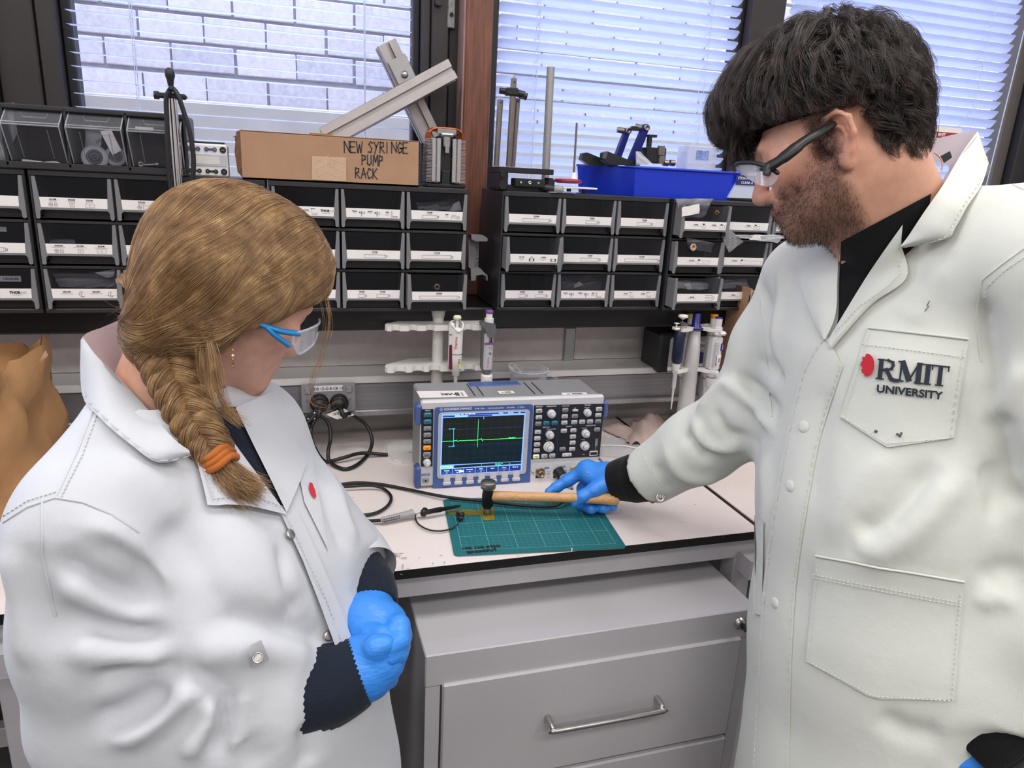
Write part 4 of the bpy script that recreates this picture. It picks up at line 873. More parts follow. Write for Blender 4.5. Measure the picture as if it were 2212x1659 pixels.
t = thing('pipette', 'grey pipette with purple band and purple button on the white stand', 'pipette', (px_, py_, 0)); zz = lambda py: at(1056, py, y=py_).z
MB().lathe([(.0125, zz(890)), (.0135, zz(812)), (.013, zz(809)), (.0105, zz(808))], (0, 0, 0), (0, 0, 1), 24).build('cone', m_wp, t)
MB().box((0, .002, (zz(718) + zz(800)) / 2), (.021, .022, zz(718) - zz(800)), b=.004).box((-.009, .006, (zz(705) + zz(795)) / 2), (.010, .018, zz(700) - zz(795)), 1, b=.003).lathe([(.0085, zz(809)), (.0105, zz(800)), (.0105, zz(796))], (0, .002, 0), (0, 0, 1), 20, 1).build('barrel', [mat('pip_grey', '#b5b4b8', .35), mat('pip_dark', '#5f5f63', .4)], t)
MB().prism([(-.020, .012), (-.009, .016), (.011, .012), (.0135, .0), (.013, -.012), (.006, -.02), (-.004, -.016), (-.010, -.004)], (0, -.014, zz(709)), X3, Z3, Y3, .030).build('finger_hook', mat('pip_dark', '#5f5f63', .4), t)
MB().cyl((0, 0, zz(702)), (0, 0, zz(687)), .0105).cyl((0, 0, zz(687)), (0, 0, zz(676)), .0075).lathe([(.0078, 0), (.0088, .001), (.0088, .006), (.007, .008), (0, .008)], (0, 0, zz(677)), (0, 0, 1), 20, 1).build('plunger', [m_wp, m_pur], t)
mb = MB().box((0, -.0094, zz(740)), (.0214, .0015, .0042), 0).box((.003, -.0094, zz(728)), (.007, .001, .020), 1).text('1 2 8 4', .0055, (.003, -.0102, zz(728)), (0, 0, 1), (-1, 0, 0), 2, 'c', bold=.02).text('CE', .006, (.003, -.0096, zz(751)), X3, Z3, 3, 'c').lathe([(.003, 0), (.003, .0006), (0, .0006)], (.003, -.0092, zz(761)), (0, -1, 0), 14, 3).text('F1-ClipTip', .0058, (.001, -.0096, zz(781)), (0, 0, 1), (-1, 0, 0), 4, 'c').text('10 mL', .005, (-.003, -.0135, zz(821)), X3, Z3, 1, 'c')
mb.build('printed_marks', [m_pur, m_ink, m_white, mat('mark_grey', '#77777c', .5), mat('print_red', '#c32a4b', .5)], t)
# ---- clear jug
c = at(1142, 797, y=.035); t = thing('clear_jug', 'clear plastic measuring jug with handle behind the oscilloscope', 'jug', (c.x, .035, .9)); h = c.z - .9
MB().lathe([(0, .002), (.034, .003), (.036, .006), (.041, h * .75), (.0455, h * .97), (.0475, h), (.0455, h - .001), (.039, h * .75), (.034, .008), (0, .006)], (0, 0, 0), (0, 0, 1), 36).build('vessel', clear_mat('jug_plastic', (.95, .95, .97), .10, .05), t)
MB().tube([(.047 * math.cos(2 * PI * i / 30), .047 * math.sin(2 * PI * i / 30), h + (.007 if i in (13, 14, 15, 16) else 0)) for i in range(30)], .0013, 6, closed=True).tube(spline([(-.046, -.012, h), (-.05, .0, h + .010), (-.035, .01, h + .011), (-.02, -.02, h - .01)], 5), .001, 5).build('rim', clear_mat('jug_rim', (.75, .75, .85), .5, .08), t)
MB().tube(spline([(.042, -.01, h - .012), (.062, -.014, h - .016), (.068, -.015, h - .04), (.06, -.014, h - .075), (.038, -.01, h - .09)], 6), .005, 8).build('handle', clear_mat('jug_plastic', (.95, .95, .97), .10, .05), t)
MB().box((-.012, -.043, h - .03), (.030, .0008, .008)).text('148210V', .0055, (-.012, -.0436, h - .032), X3, Z3, 1, 'c').build('label_strip', [m_card, m_ink], t)
# ---- carousel stand with four pipettes on the right
sy2 = -.025; sx2 = at(1496, 760, y=sy2).x
t = thing('carousel_stand', 'grey round carousel pipette stand with navy blue top on the right', 'stand', (sx2, sy2, .9)); zz = lambda py, y=sy2: at(1496, py, y=y).z - .9
MB().lathe([(.075, 0), (.075, .006), (.03, .014), (.0215, .02), (.0205, .1), (.0185, zz(803)), (.019, zz(802)), (.018, zz(760)), (.013, zz(712)), (0, zz(710))], (0, 0, 0), (0, 0, 1), 28).build('column', mat('stand_grey', '#c3c0c0', .4), t)
m_navy = mat('navy_plastic', '#14186a', .35)
MB().lathe([(.012, zz(712)), (.021, zz(709)), (.021, zz(706)), (.0105, zz(704)), (.0098, zz(677)), (.008, zz(675)), (.007, zz(677)), (0, zz(678))], (0, 0, 0), (0, 0, 1), 28).build('top_cap', m_navy, t)
for ang in (195, 330, 15, 80):
    a = math.radians(ang); d = Vector((math.cos(a), math.sin(a), 0)); n = Vector((-d.y, d.x, 0))
    for z, q in ((zz(711), .030), (zz(798), .030)):
        MB().prism([(.010, -.006), (.03, -.016), (.060, -.018), (.060, -.011), (.038, -.009), (.032, 0), (.038, .009), (.060, .011), (.060, .018), (.03, .016), (.010, .006)], (0, 0, z), d, n, Z3, .007).build('holder_fork', m_wp, t)
def pip(lab, ang, R_, specs):
    a = math.radians(ang); p = Vector((sx2 + R_ * math.cos(a), sy2 + R_ * math.sin(a), 0)); t = thing('pipette', lab, 'pipette', tuple(p)); specs(t, p); return t
m_epp = mat('pip_white', '#d6d4d6', .35)
def p_navy(t, p):
    z = lambda py: at(1450, py, y=p.y).z
    MB().lathe([(.011, z(783)), (.0135, z(776)), (.0135, z(715)), (.011, z(712)), (0, z(711))], (0, 0, 0), (0, 0, 1), 24).build('grip', mat('navy_dark', '#131a38', .3), t)
    MB().lathe([(.0012, z(884)), (.0022, z(862)), (.0022, z(858)), (.003, z(840)), (.0048, z(838)), (.0055, z(808)), (.008, z(806)), (.0085, z(797)), (.010, z(785))], (0, 0, 0), (0, 0, 1), 16).build('shaft', m_epp, t)
    MB().cyl((0, 0, z(712)), (.003, 0, z(688)), .0012, n=8, m=1).lathe([(.003, 0), (.006, .003), (.0115, .005), (.012, .009), (.009, .0115), (0, .012)], (.003, 0, z(690)), (0, 0, 1), 24).lathe([(.002, 0), (.002, .008), (.0065, .009), (.0065, .0105), (0, .011)], (-.012, 0, z(707)), (0, 0, 1), 16).build('plunger', [m_white, m_post], t)
    MB().box((-.012, -.002, z(710)), (.014, .014, .006), b=.002).build('ejector', m_wp, t)
pip('dark navy pipette with white button on the left of the round stand', 195, .05, p_navy)
def p_epp(t, p):
    z = lambda py: at(1545, py, y=p.y).z; d = 1
    mb = MB().box((0, 0, (z(724) + z(800)) / 2), (.028, .03, z(724) - z(800)), b=.007).box((0, 0, (z(795) + z(815)) / 2), (.030, .030, z(798) - z(815)), b=.006).lathe([(.006, z(890)), (.0085, z(838)), (.0088, z(837)), (.011, z(836)), (.0125, z(815))], (0, 0, 0), (0, 0, 1), 20)
    mb.build('barrel', m_epp, t)
    MB().box((0, -.002, z(718)), (.032, .036, .010), b=.004).cyl((0, 0, z(716)), (0, 0, z(707)), .012).cyl((0, 0, z(707)), (0, 0, z(688)), .009).lathe([(.009, 0), (.0092, .003), (0, .0035)], (0, 0, z(688)), (0, 0, 1), 20, 1).build('plunger', [m_epp, m_navy], t)
    mb = MB()
    for i in range(15): mb.box((-.006, -.0152, z(738) - .0042 * i), (.014, .0012, .0012), 2)
    mb.box((.0095, -.0152, z(747)), (.008, .001, .018), 0).text('Xplorer', .0045, (.0112, -.0160, z(747)), (0, 0, 1), (-1, 0, 0), 1, 'c').box((.004, -.0156, z(773)), (.011, .001, .022), 1).text('eppendorf', .0052, (-.001, -.0160, z(776)), (0, 0, 1), (-1, 0, 0), 0, 'c', bold=.02).text('1000', .004, (0, -.0154, z(809)), X3, Z3, 3, 'c')
    for i in range(6): mb.rect((.002, -.0163, z(780) + .002 * i), X3, Z3, .005 + .001 * (i % 3), .001, 3)
    mb.build('printed_label', [m_navy, m_white, mat('rib_grey', '#aaa8aa', .4), m_ink], t)
pip('white ribbed pipette with navy button at the front right of the round stand', 335, .052, p_epp)
def p_simple(colr, px, py0, nm):
    def f(t, p):
        z = lambda py: at(px, py, y=p.y).z
        MB().box((0, 0, (z(722) + z(815)) / 2), (.024, .024, z(722) - z(815)), b=.006).lathe([(.004, z(860)), (.009, z(816))], (0, 0, 0), (0, 0, 1), 16).build('barrel', m_epp, t)
        MB().cyl((0, 0, z(722)), (0, 0, z(py0 + 20)), .011).cyl((0, 0, z(py0 + 20)), (0, 0, z(py0 + 5)), .0078).build('neck', m_wp, t)
        MB().lathe([(.0078, -.004), (.008, 0), (.0105, .004), (.0105, .006), (0, .0065)], (0, 0, z(py0 + 4)), (0, 0, 1), 20).build('button', mat(nm, colr, .4), t)
        MB().box((.009, -.0125, z(751)), (.004, .001, .006)).build('colour_mark', mat(nm, colr, .4), t)
    return f
pip('pipette with orange button at the rear right of the round stand', 20, .066, p_simple('#e8962a', 1557, 680, 'orange_button'))
pip('pipette with yellow button directly behind the navy stand top', 75, .05, p_simple('#e3d24a', 1520, 678, 'yellow_button'))
# grey device on the wall, white box, carton, cloth, tray
c = at(1455, 757, y=.10); t = thing('wall_device', 'grey boxy device with dark side and blue patch behind the round stand', 'device', (c.x, .12, c.z))
a = at(1412, 757, y=.10).x - c.x; b2 = .13
MB().box(((a + b2) / 2, 0, 0), (b2 - a, .10, .105), b=.006).build('housing', m_dkp, t)
MB().box(((a + b2) / 2 + .012, -.052, -.004), (b2 - a - .03, .012, .095), b=.008).build('front', mat('dev_grey', '#a9a8a8', .4), t)
MB().box((.045, -.0595, .022), (.08, .002, .02)).text('VORTEX', .012, (.043, -.061, .017), X3, Z3, 1, 'c', bold=.03).lathe([(.034, 0), (.03, .004), (0, .004)], (.05, -.058, -.028), (0, -1, 0), 24, 2).build('panel_marks', [mat('dev_pale', '#c9c8c8', .4), mat('dev_text', '#55565a', .5), mat('dev_blue', '#31437f', .35)], t)
c = at(1553, 850, y=.06); t = thing('white_box', 'white box with small label under the ribbed pipette by the wall', 'box', (c.x + .02, .09, .9)); hh = at(1553, 816, y=.06).z - .9
MB().box((0, 0, hh / 2), (.115, .06, hh), b=.003).box((-.045, -.0308, hh * .62), (.016, .001, .030), 1).build('shell', [m_white, m_card], t)
c = at(1640, 700, y=-.05); x0 = at(1612, 700, y=-.05).x; zt2 = at(1630, 624, y=-.05).z
t = thing('carton', 'open brown cardboard carton behind the man next to the cabinets', 'box', (x0 + .1, .0, .9)); H2 = zt2 - .9
MB().box((0, -.048, H2 * .48), (.2, .004, H2 * .96)).box((-.098, .0, H2 / 2), (.004, .1, H2)).box((.098, 0, H2 / 2), (.004, .1, H2)).box((0, .05, H2 / 2), (.2, .004, H2)).box((0, 0, .003), (.2, .1, .006)).build('shell', m_cb, t)
MB().box((-.094, -.051, H2 * .8), (.012, .003, H2 * .38)).build('torn_edge', mat('cream_card', '#cdb5a0', .9, var=.1, scale=60), t)
g = lambda px, py, y=-.06: at(px, py, y=y) - Vector((x0 + .1, 0, .9))
MB().prism([(g(x, y).x, g(x, y).z) for x, y in ((1626, 629), (1668, 634), (1650, 690), (1641, 702), (1612, 700))], (0, -.060, 0), X3, Z3, -Y3, .003).prism([(g(x, y).x, g(x, y).z) for x, y in ((1604, 700), (1645, 705), (1630, 790), (1597, 790))], (0, -.058, 0), X3, Z3, -Y3, .004).build('flap', mat('cardboard_flap', '#94714f', .85, var=.08, scale=30), t)
def crumple(name, lab, cat, quad, amp, seed, m, nu=18, nv=12, base=.904, hump=.02):
    rows = sheet([at(px, py, z=base) for px, py in quad], nu, nv, amp, seed); rr = random.Random(seed)
    for i, r in enumerate(rows):
        for j, p in enumerate(r):
            u, v = i / nu, j / nv; e = math.sin(PI * u) * math.sin(PI * v)
            p.z = max(.9035, base + e * hump + abs(p.z - base) * 1.2 + rr.uniform(0, .002) * e)
    t = thing(name, lab, cat, tuple(at(*quad[0], z=.9))); mb = MB().grid(rows); mb.grid([[p + Vector((0, 0, -.0018)) for p in r] for r in rows]); mb.build('cloth', m, t, world=True); return t
m_gl = mat('cloth_pink', '#b7a09a', .7, var=.08, scale=30)
crumple('crumpled_cloth', 'crumpled pinkish paper towel on the bench behind the lab coat sleeve', 'cloth', [(1352, 960), (1450, 970), (1452, 905), (1368, 915)], .012, 5, m_gl, hump=.032)
crumple('crumpled_cloth', 'flat pinkish towel tail right of the oscilloscope', 'cloth', [(1302, 928), (1368, 958), (1376, 926), (1312, 918)], .004, 9, m_gl, hump=.012)
MB()
t = thing('plastic_tray', 'clear plastic wrapper lying between oscilloscope and sleeve', 'wrapper', tuple(at(1350, 965, z=.9)))
MB().grid([[p + Z3 * .004 * math.sin(i * 1.3) ** 2 for p in r] for i, r in enumerate(sheet([at(x, y, z=.903) for x, y in ((1296, 985), (1395, 992), (1400, 958), (1300, 942))], 14, 6, .0015, 2))]).build('film', m_bag, t, world=True)
MB().tube([at(1298, 962, z=.907), at(1350, 963, z=.909), at(1392, 972, z=.907)], .002, 6).build('ridge', m_white, t, world=True)
# paper bag at the far left
pb = thing('paper_bag', 'crumpled brown paper bag standing on the bench at the left edge', 'bag', (-.118, -.19, .9))
rs = random.Random(5); rows = []
W2, D2 = .16, .11
for k in range(17):
    f = k / 16; z = .315 * f; row = []
    for i in range(33):
        a = 2 * PI * i / 32; c_, s2 = math.cos(a), math.sin(a); e = .3
        x = W2 * abs(c_) ** e * (1 if c_ > 0 else -1); y = D2 * abs(s2) ** e * (1 if s2 > 0 else -1)
        q = 1 - .08 * f * f; n_ = .006 * (math.sin(7 * a + 9 * f) + math.sin(4 * a - 14 * f + 2) + .7 * math.sin(11 * a + 20 * f)) * (.4 + f)
        top = (.012 * math.sin(3 * a + 1) + .006 * math.sin(11 * a) + .003 * math.sin(23 * a)) * max(0, (k - 13) / 3)
        row.append(Vector((x * q + n_ * c_, y * q + n_ * s2, z + top)))
    rows.append(row)
m_pap = mat('kraft_paper', '#a67c52', .75, var=.14, scale=14, bump=.5, bscale=35)
MB().grid(rows).grid([[Vector((p.x * .985, p.y * .985, p.z)) for p in r] for r in rows]).box((0, 0, .002), (2 * W2 * .96, 2 * D2 * .96, .004)).build('sides', m_pap, pb)
tp_ = at(98, 756, y=-.30) - Vector((-.118, -.19, .9)); q0 = at(75, 800, y=-.30) - Vector((-.118, -.19, .9)); q1 = at(86, 786, y=-.30) - Vector((-.118, -.19, .9)); q2 = at(104, 768, y=-.31) - Vector((-.118, -.19, .9))
MB().add([q0, q1, q2, tp_, q1 + Vector((0, .01, 0)), (q0 + tp_) / 2], [(0, 1, 5), (1, 2, 5), (2, 3, 5), (0, 5, 4)]).build('torn_flap', m_pap, pb)
# ================================================================ oscilloscope
SA = math.radians(-1.58); SU = Vector((math.cos(SA), math.sin(SA), 0)); SN = Vector((SU.y, -SU.x, 0)); SO = Vector((.685, -.1675, .9))
osc = thing('oscilloscope', 'grey and blue digital oscilloscope with a green trace on its screen', 'oscilloscope', tuple(SO), SA)
def sc(zx, zy, out=0):
    """a point of the front panel, in the oscilloscope's own axes (x along the front, z up, -y outwards)"""
    v = ray(860 + zx / 4.608, 820 + zy / 4.608); t = (SO - CAM).dot(SN) / v.dot(SN); p = CAM + v * t - SO
    return Vector((p.dot(SU), -out, p.z))
m_body = mat('scope_light', '#cfced2', .4, var=.02); m_mid = mat('scope_grey', '#8f9094', .45, var=.03); m_sblue = mat('scope_blue', '#465f9c', .45, var=.05); m_pan = mat('scope_panel', '#1e222b', .45, var=.05)
w, h, dp = .394, .189, .142; TLp, TRp = sc(205, 215), sc(2055, 172); h = TLp.z; w = TRp.x
MB().box((w / 2, dp / 2 + .008, h / 2 + .001), (w - .006, dp - .016, h - .010), 1, b=.004).box((w / 2, .006, h / 2 + .002), (w, .016, h - .004), b=.004).box((.045, .03, -.0 + .003), (.07, .03, .006)).box((w - .05, .03, .003), (.07, .03, .006)).build('housing', [m_body, m_mid], osc)
# top: handle recess and stickers
mb = MB().box((w * .455, dp * .82, h - .0035), (.115, .028, .003), 0, b=.001)
for x in (w * .30, w * .345, w * .63, w * .675): mb.box((x, dp * .55, h - .0034), (.0015, .085, .0015), 1)
mb.build('carry_handle', [m_sblue, m_ink], osc)
def tp(px, py): q = at(px, py, z=.9 + h - .0038) - SO; return Vector((q.dot(SU), -q.dot(SN), h - .0030))
def sticker(nm, pts, fn, kids):
    a, b2, c2, d = [tp(860 + x / 4.608, 820 + y / 4.608) for x, y in pts]; mb = MB().add([a, b2, c2, d], [(0, 1, 2, 3)])
    U = (b2 - a).normalized(); V = Z3.cross(U); fn(mb, a + Z3 * .0003, U, V, (b2 - a).length, (d - a).dot(V)); mb.build(nm, [m_card, m_ink], osc)
def st1(mb, a, U, V, w_, h_):
    rr = random.Random(4)
    mb.text('PASS', h_ * .34, a + U * w_ * .62 + V * h_ * .58, -U, -V, 1, 'c', bold=.03).text('54', h_ * .3, a + U * w_ * .6 + V * h_ * .30, U, V, 1, 'c')
    for i in range(10): mb.rect(a + U * (w_ * .76 + i * w_ * .008) + V * h_ * .2, U, V, w_ * .004 * (1 + i % 2), h_ * .5, 1)
    for i in range(5): mb.rect(a + U * w_ * .88 + V * (h_ * .2 + i * h_ * .12), U, V, w_ * .07 * rr.uniform(.5, 1), h_ * .05, 1)
    mb.rect(a + U * w_ * .46 + V * h_ * .12, U, V, w_ * .004, h_ * .76, 1)
def st2(mb, a, U, V, w_, h_):
    for i in range(14): mb.rect(a + U * (w_ * (.4 + .03 * i)) + V * h_ * .3, U, V, w_ * .012 * (1 + (i * 5 % 3) / 2), h_ * .4, 1)
    mb.rect(a + U * w_ * .2 + V * h_ * .35, U, V, w_ * .12, h_ * .2, 1)
sticker('test_sticker', [(220, 186), (700, 176), (655, 112), (183, 120)], st1, 0)
sticker('asset_sticker', [(1640, 160), (1893, 155), (1870, 130), (1622, 134)], st2, 0)
sticker('small_sticker', [(1010, 145), (1165, 140), (1140, 114), (985, 118)], st2, 0)
# blue corner bumpers
for zx, z0, z1, sx in ((188, 250, 460, -1), (178, 872, 1088, -1), (2085, 215, 385, 1), (2032, 795, 885, 1)):
    a, b2 = sc(zx, z1), sc(zx, z0); x = (-.003 if sx < 0 else w + .004)
    MB().box((x, .012, (a.z + b2.z) / 2), (.014, .03, abs(b2.z - a.z)), b=.005).build('corner_bumper', m_sblue, osc)
MB().prism([(sc(*q).x, sc(*q).z) for q in ((232, 292), (350, 288), (340, 858), (222, 862))], (0, -.0021, 0), X3, Z3, -Y3, .0008).build('button_strip', m_pan, osc)
def rq(pts, n=4, r=.1): return [(sc(*q).x, sc(*q).z) for q in pts]
def rounded(pts, r):
    P = [Vector(q) for q in rq(pts)]; out = []
    for i, p in enumerate(P):
        a, b2 = (P[i - 1] - p), (P[(i + 1) % len(P)] - p); rr = min(r, a.length / 2, b2.length / 2); a.normalize(); b2.normalize()
        for k in range(5): t = k / 4; out.append(tuple(p + a * rr * (1 - t) ** 2 + b2 * rr * t ** 2))
    return out
def sheetp(name, pts, r, out, dep, m, par): return MB().prism(rounded(pts, r), (0, -out, 0), X3, Z3, -Y3, dep).build(name, m, par)
bez = sheetp('screen_bezel', ((362, 272), (1338, 240), (1303, 1022), (342, 1080)), .006, .002, .003, m_sblue, osc)
sheetp('inner_frame', ((398, 320), (1305, 288), (1265, 925), (382, 975)), .008, .005, .0012, mat('scope_frame', '#bdbcc2', .45), bez)
# screen: every lit shape is its own flat piece of the display
def emat(n, c, s): return mat('screen_' + n, c, .3, emit=s, var=0)
sm = [emat('dark', '#15191b', .55), emat('bar', '#6f9bff', 1.1), emat('navy', '#1a2c6e', .7), emat('green', '#3bff7c', 1.1), emat('grid', '#3a4244', .6), emat('cyan', '#5fd6e8', .9), emat('pale', '#dff2ff', 1.0), emat('blueline', '#33437f', .8), emat('lime', '#8af08a', .9), emat('dim', '#0b1c26', .5)]
mb = MB(); s0 = .0064
def sq(pts, m, o=s0): mb.add([sc(x, y, o) for x, y in pts], [tuple(range(len(pts)))[::-1]], m)
def sl(pts, wd, m, o=s0 + .0006): mb.line([sc(x, y, o) for x, y in pts], wd, -Y3, m)
sq(((430, 332), (1262, 305), (1222, 893), (412, 940)), 1)
E1, E2, E3 = s0 + .0002, s0 + .0003, s0 + .0004
sq(((440, 372), (1248, 340), (1216, 800), (426, 838)), 0, E1)
sq(((440, 640), (1228, 600), (1216, 800), (426, 838)), 9, E2)
sq(((608, 330), (1258, 309), (1257, 322), (608, 345)), 2, E1); sq(((438, 352), (560, 347), (560, 361), (438, 366)), 2, E1); sq(((690, 345), (930, 337), (930, 350), (690, 358)), 2, E1); sq(((560, 352), (690, 347), (690, 354), (560, 359)), 8, E2)
for k in range(1, 10):
    x = 440 + k * 80.5; sl([(x, 372 - (x - 440) * .04), (x - 14 - k * 1.2, 838 - (x - 440) * .048)], .00022, 4, E3)
for k in range(1, 8):
    y = 372 + k * 58; sl([(438 - k * 1.6, y), (1246 - k * 4, y - 33 + k * .3)], .00022, 4, E3)
sl([(440, 490), (1220, 460)], .0003, 7); sl([(436, 648), (1215, 612)], .0003, 7)
tr_ = [(430, 604)] + [(430 + i * 9, 603.5 - i * .38 + random.uniform(-1.5, 1.5)) for i in range(1, 12)] + [(540, 602), (546, 600), (556, 592), (566, 598), (575, 590), (585, 602), (600, 597)] + [(600 + i * 12, 597 - i * .5 + random.uniform(-1.2, 1.2)) for i in range(1, 15)] + [(780, 590), (790, 588), (815, 582), (822, 574), (830, 596), (842, 586)] + [(842 + i * 14, 586 - i * .62 + random.uniform(-1.2, 1.2)) for i in range(1, 28)] + [(1229, 569)]
sl(tr_, .0009, 3, s0 + .0008); sl([(547, 475), (544, 598), (545, 650)], .0006, 5, s0 + .0009); sl([(793, 385), (788, 500), (784, 588), (781, 658)], .0006, 3, s0 + .0009)
sl([(845, 362), (846, 382)], .0005, 6); sl([(824, 822), (822, 850)], .0004, 5)
def stx(t, size, zx, zy, m, al='l', o=s0 + .0009, bold=.02): mb.text(t, size, sc(zx, zy, o), (sc(zx + 50, zy - 1.9) - sc(zx, zy)).normalized(), Z3, m, al, bold=bold)
stx('Vp+: 4.08 V', .0028, 498, 484, 5); stx('Vp-: -2.00 V', .0028, 494, 658, 5); stx('Main channel', .0028, 1092, 568, 3); stx('Auto  CH1: 200 mV/div', .0032, 616, 338, 6); stx('50 kSa/s', .0028, 995, 327, 6); stx('Real Time', .0028, 1088, 324, 6); stx('Run', .0028, 1190, 321, 6)
stx('TB: 20 ms  T: 0 s', .0028, 440, 349, 2)
sq(((418, 853), (538, 846), (536, 868), (416, 875)), 8, E1); stx('Channel 1', .003, 424, 868, 2)
sq(((550, 842), (1218, 803), (1215, 826), (548, 866)), 0, E1); sl([(428, 838), (1216, 800)], .0004, 1); stx('Math: 500 mV/div', .0024, 958, 828, 3); stx('Time: 20 ms', .0024, 958, 838, 3); stx('1:1', .003, 1094, 826, 3)
for k, t_ in enumerate(('Coupling', 'Termination', 'Bandwidth', 'Offset', 'Invert', 'V-Scale', 'More 1/2')):
    x = 424 + k * 113.5; y = 880 - k * 6.3
    sq(((x, y + 2), (x + 108, y - 4), (x + 106, y + 48), (x - 2, y + 54)), 2, E1); stx(t_, .0032, x + 54, y + 18, 6, 'c')
    if k < 6 and k != 4: sq(((x + 8, y + 28), (x + 100, y + 23), (x + 99, y + 40), (x + 7, y + 45)), 7, E2); stx(('DC', '50  1M', 'Full', '0 V', '', '1:1', '')[k], .0026, x + 54, y + 40, 6, 'c')
sq(((600, 893), (645, 890), (645, 908), (600, 911)), 6, E3)
mb.build('screen', sm, bez)
m_btn = mat('key_light', '#c4c3c7', .45); m_btg = mat('key_grey', '#8e8d93', .45); m_teal = mat('key_teal', '#2f7e98', .4); m_or = mat('key_orange', '#ee8d1f', .4, emit=.25); m_lit = mat('key_lit', '#f0f0c4', .4, emit=.15); m_knob = mat('knob_light', '#d2d1d6', .35); m_kc = mat('knob_core', '#8089a8', .4)
for k in range(7):
    zx = 480 + k * 114.5; zy = 1021 - k * 7.2; c = sc(zx, zy); U = .00021
    MB().box((c.x, -.0062, c.z), (.0175, .006, .0085), b=.002).prism([(c.x - .0068, c.z + .005), (c.x + .0068, c.z + .005), (c.x + .0068, c.z + .0185), (c.x - .0068, c.z + .0185)], (0, -.005, 0), X3, Z3, -Y3, .0014, 1).build('soft_key', [m_btn, m_body], osc)
def key(zx, zy, t_, m=None, w_=.0138, h_=.0092, lab=None):
    c = sc(zx, zy); mb = MB().box((c.x, -.0042, c.z), (w_, .005, h_), 0, b=.0016)
    for i, ln in enumerate(t_.split('|')):
        n = len(t_.split('|')); mb.text(ln, .0028 if n == 1 else .0024, (c.x, -.0069, c.z - .0012 + (n - 1) * .0013 - i * .0027 - (.001 if n == 1 else 0)), X3, Z3, 1, 'c', bold=.03)
    return mb.build('key', [m or m_btn, m_ink], osc)
for zy, t_, m in ((345, 'AUTOSET', m_teal), (412, 'PRESET', m_teal), (478, 'FILE', m_btg), (543, 'SETUP', m_btg), (607, 'PRINT', m_btg), (671, 'HELP', m_or), (735, 'DISPLAY', m_btg)): key(291 - (zy - 345) * .018, zy, t_, m, .0155, .0095)
PT = [(1350, 252), (2047, 236), (2000, 762), (1320, 788)]
MB().prism(rq(PT), (0, -.0021, 0), X3, Z3, -Y3, .0008).build('control_panel', m_pan, osc)
for r in ((1397, 305, 'AUTO|MEAS'), (1395, 368, 'MEAS'), (1390, 432, 'CURSOR', m_btg), (1470, 427, 'PREV', m_teal), (1550, 424, 'NEXT', m_teal), (1657, 298, 'PROTOCOL', m_btg), (1652, 359, 'MASK'), (1648, 421, 'FFT'), (1752, 357, 'SETUP', m_btg), (1747, 416, 'SOURCE'), (1825, 413, 'SLOPE'), (1903, 410, 'MODE'), (1982, 408, 'FORCE', m_btg), (1992, 287, 'RUN|STOP'), (1985, 347, 'SINGLE'), (1385, 514, 'CH 1'), (1380, 577, 'CH 2'), (1377, 638, 'CH 3'), (1373, 697, 'CH 4'), (1368, 757, 'SIGNAL|OFF', m_lit), (1450, 752, 'REF'), (1527, 748, 'MATH'), (1643, 503, 'SEARCH'), (1738, 498, 'NEXT'), (1733, 560, 'PREV'), (1730, 620, 'SET'), (1725, 683, 'CLEAR'), (1630, 685, 'MARKER', m_btg), (1973, 490, 'ACQ', m_btg)): key(*r)
key(1757, 300, '', m_btn, .013, .005)
def knob(zx, zy, r, ring=None):
    c = sc(zx, zy); c.y = -.0025; mb = MB()
    if ring: mb.lathe([(r * 1.12, 0), (r * 1.12, .001), (r, .0012)], c, (0, -1, 0), 28, 2)
    mb.lathe([(r, 0), (r * .96, .008), (r * .85, .010), (r * .6, .010), (r * .6, .014), (r * .52, .016), (0, .016)], c, (0, -1, 0), 28).lathe([(r * .62, .0095), (r * .62, .013), (r * .6, .0131)], c, (0, -1, 0), 28, 1)
    mb.build('rotary_knob', [m_knob, m_kc, ring or m_kc], osc)
k_ = 1 / 4610
for q in ((1518, 332, 42), (1875, 320, 38), (1502, 540, 41), (1857, 527, 41), (1848, 648, 46), (284, 815, 36)): knob(q[0], q[1], q[2] * k_)
knob(1494, 662, 48 * k_, m_lit)
mb = MB()
def ft(t_, size, zx, zy, m=0, al='c', bold=.02, o=.0033, wx=1): mb.text(t_, size, sc(zx, zy, o), X3, Z3, m, al, bold=bold, wx=wx)
for t_, zx, zy in (('MEASURE', 1400, 270), ('NAVIGATION', 1522, 266), ('ANALYZE', 1662, 262), ('TRIGGER', 1880, 255), ('VERTICAL', 1467, 474), ('SEARCH', 1695, 466), ('HORIZONTAL', 1915, 456), ('SETUP', 292, 309)): ft(t_, .0036, zx, zy, bold=.03)
for t_, zx, zy in (('LEVEL 50%', 1875, 278), ('POSITION OFFSET', 1520, 492), ('SCALE', 1485, 600), ('POSITION', 1848, 482), ('SCALE', 1835, 594), ('INTENSITY', 284, 772), ('USB', 1840, 742), ('KEY', 1757, 284)): ft(t_, .0027, zx, zy, bold=.03)
mb.text('MIXED', .0085, sc(1978, 655, .0033), Z3, -X3, 0, 'l', wx=.7); mb.text('A B', .004, sc(1968, 668, .0033), Z3, -X3, 0, 'r')
for p0, p1 in (((1600, 250), (1575, 770)), ((1345, 462), (2030, 448)), ((1715, 250), (1705, 445)), ((1320, 735), (1330, 735))): mb.line([sc(*p0, .0031), sc(*p1, .0031)], .0004, -Y3, 1)
for i in range(9): c = sc(1620 + (i % 3) * 18, 578 + (i // 3) * 18, .0031); mb.lathe([(.0012, 0), (0, .0001)], c, (0, -1, 0), 8, 2)
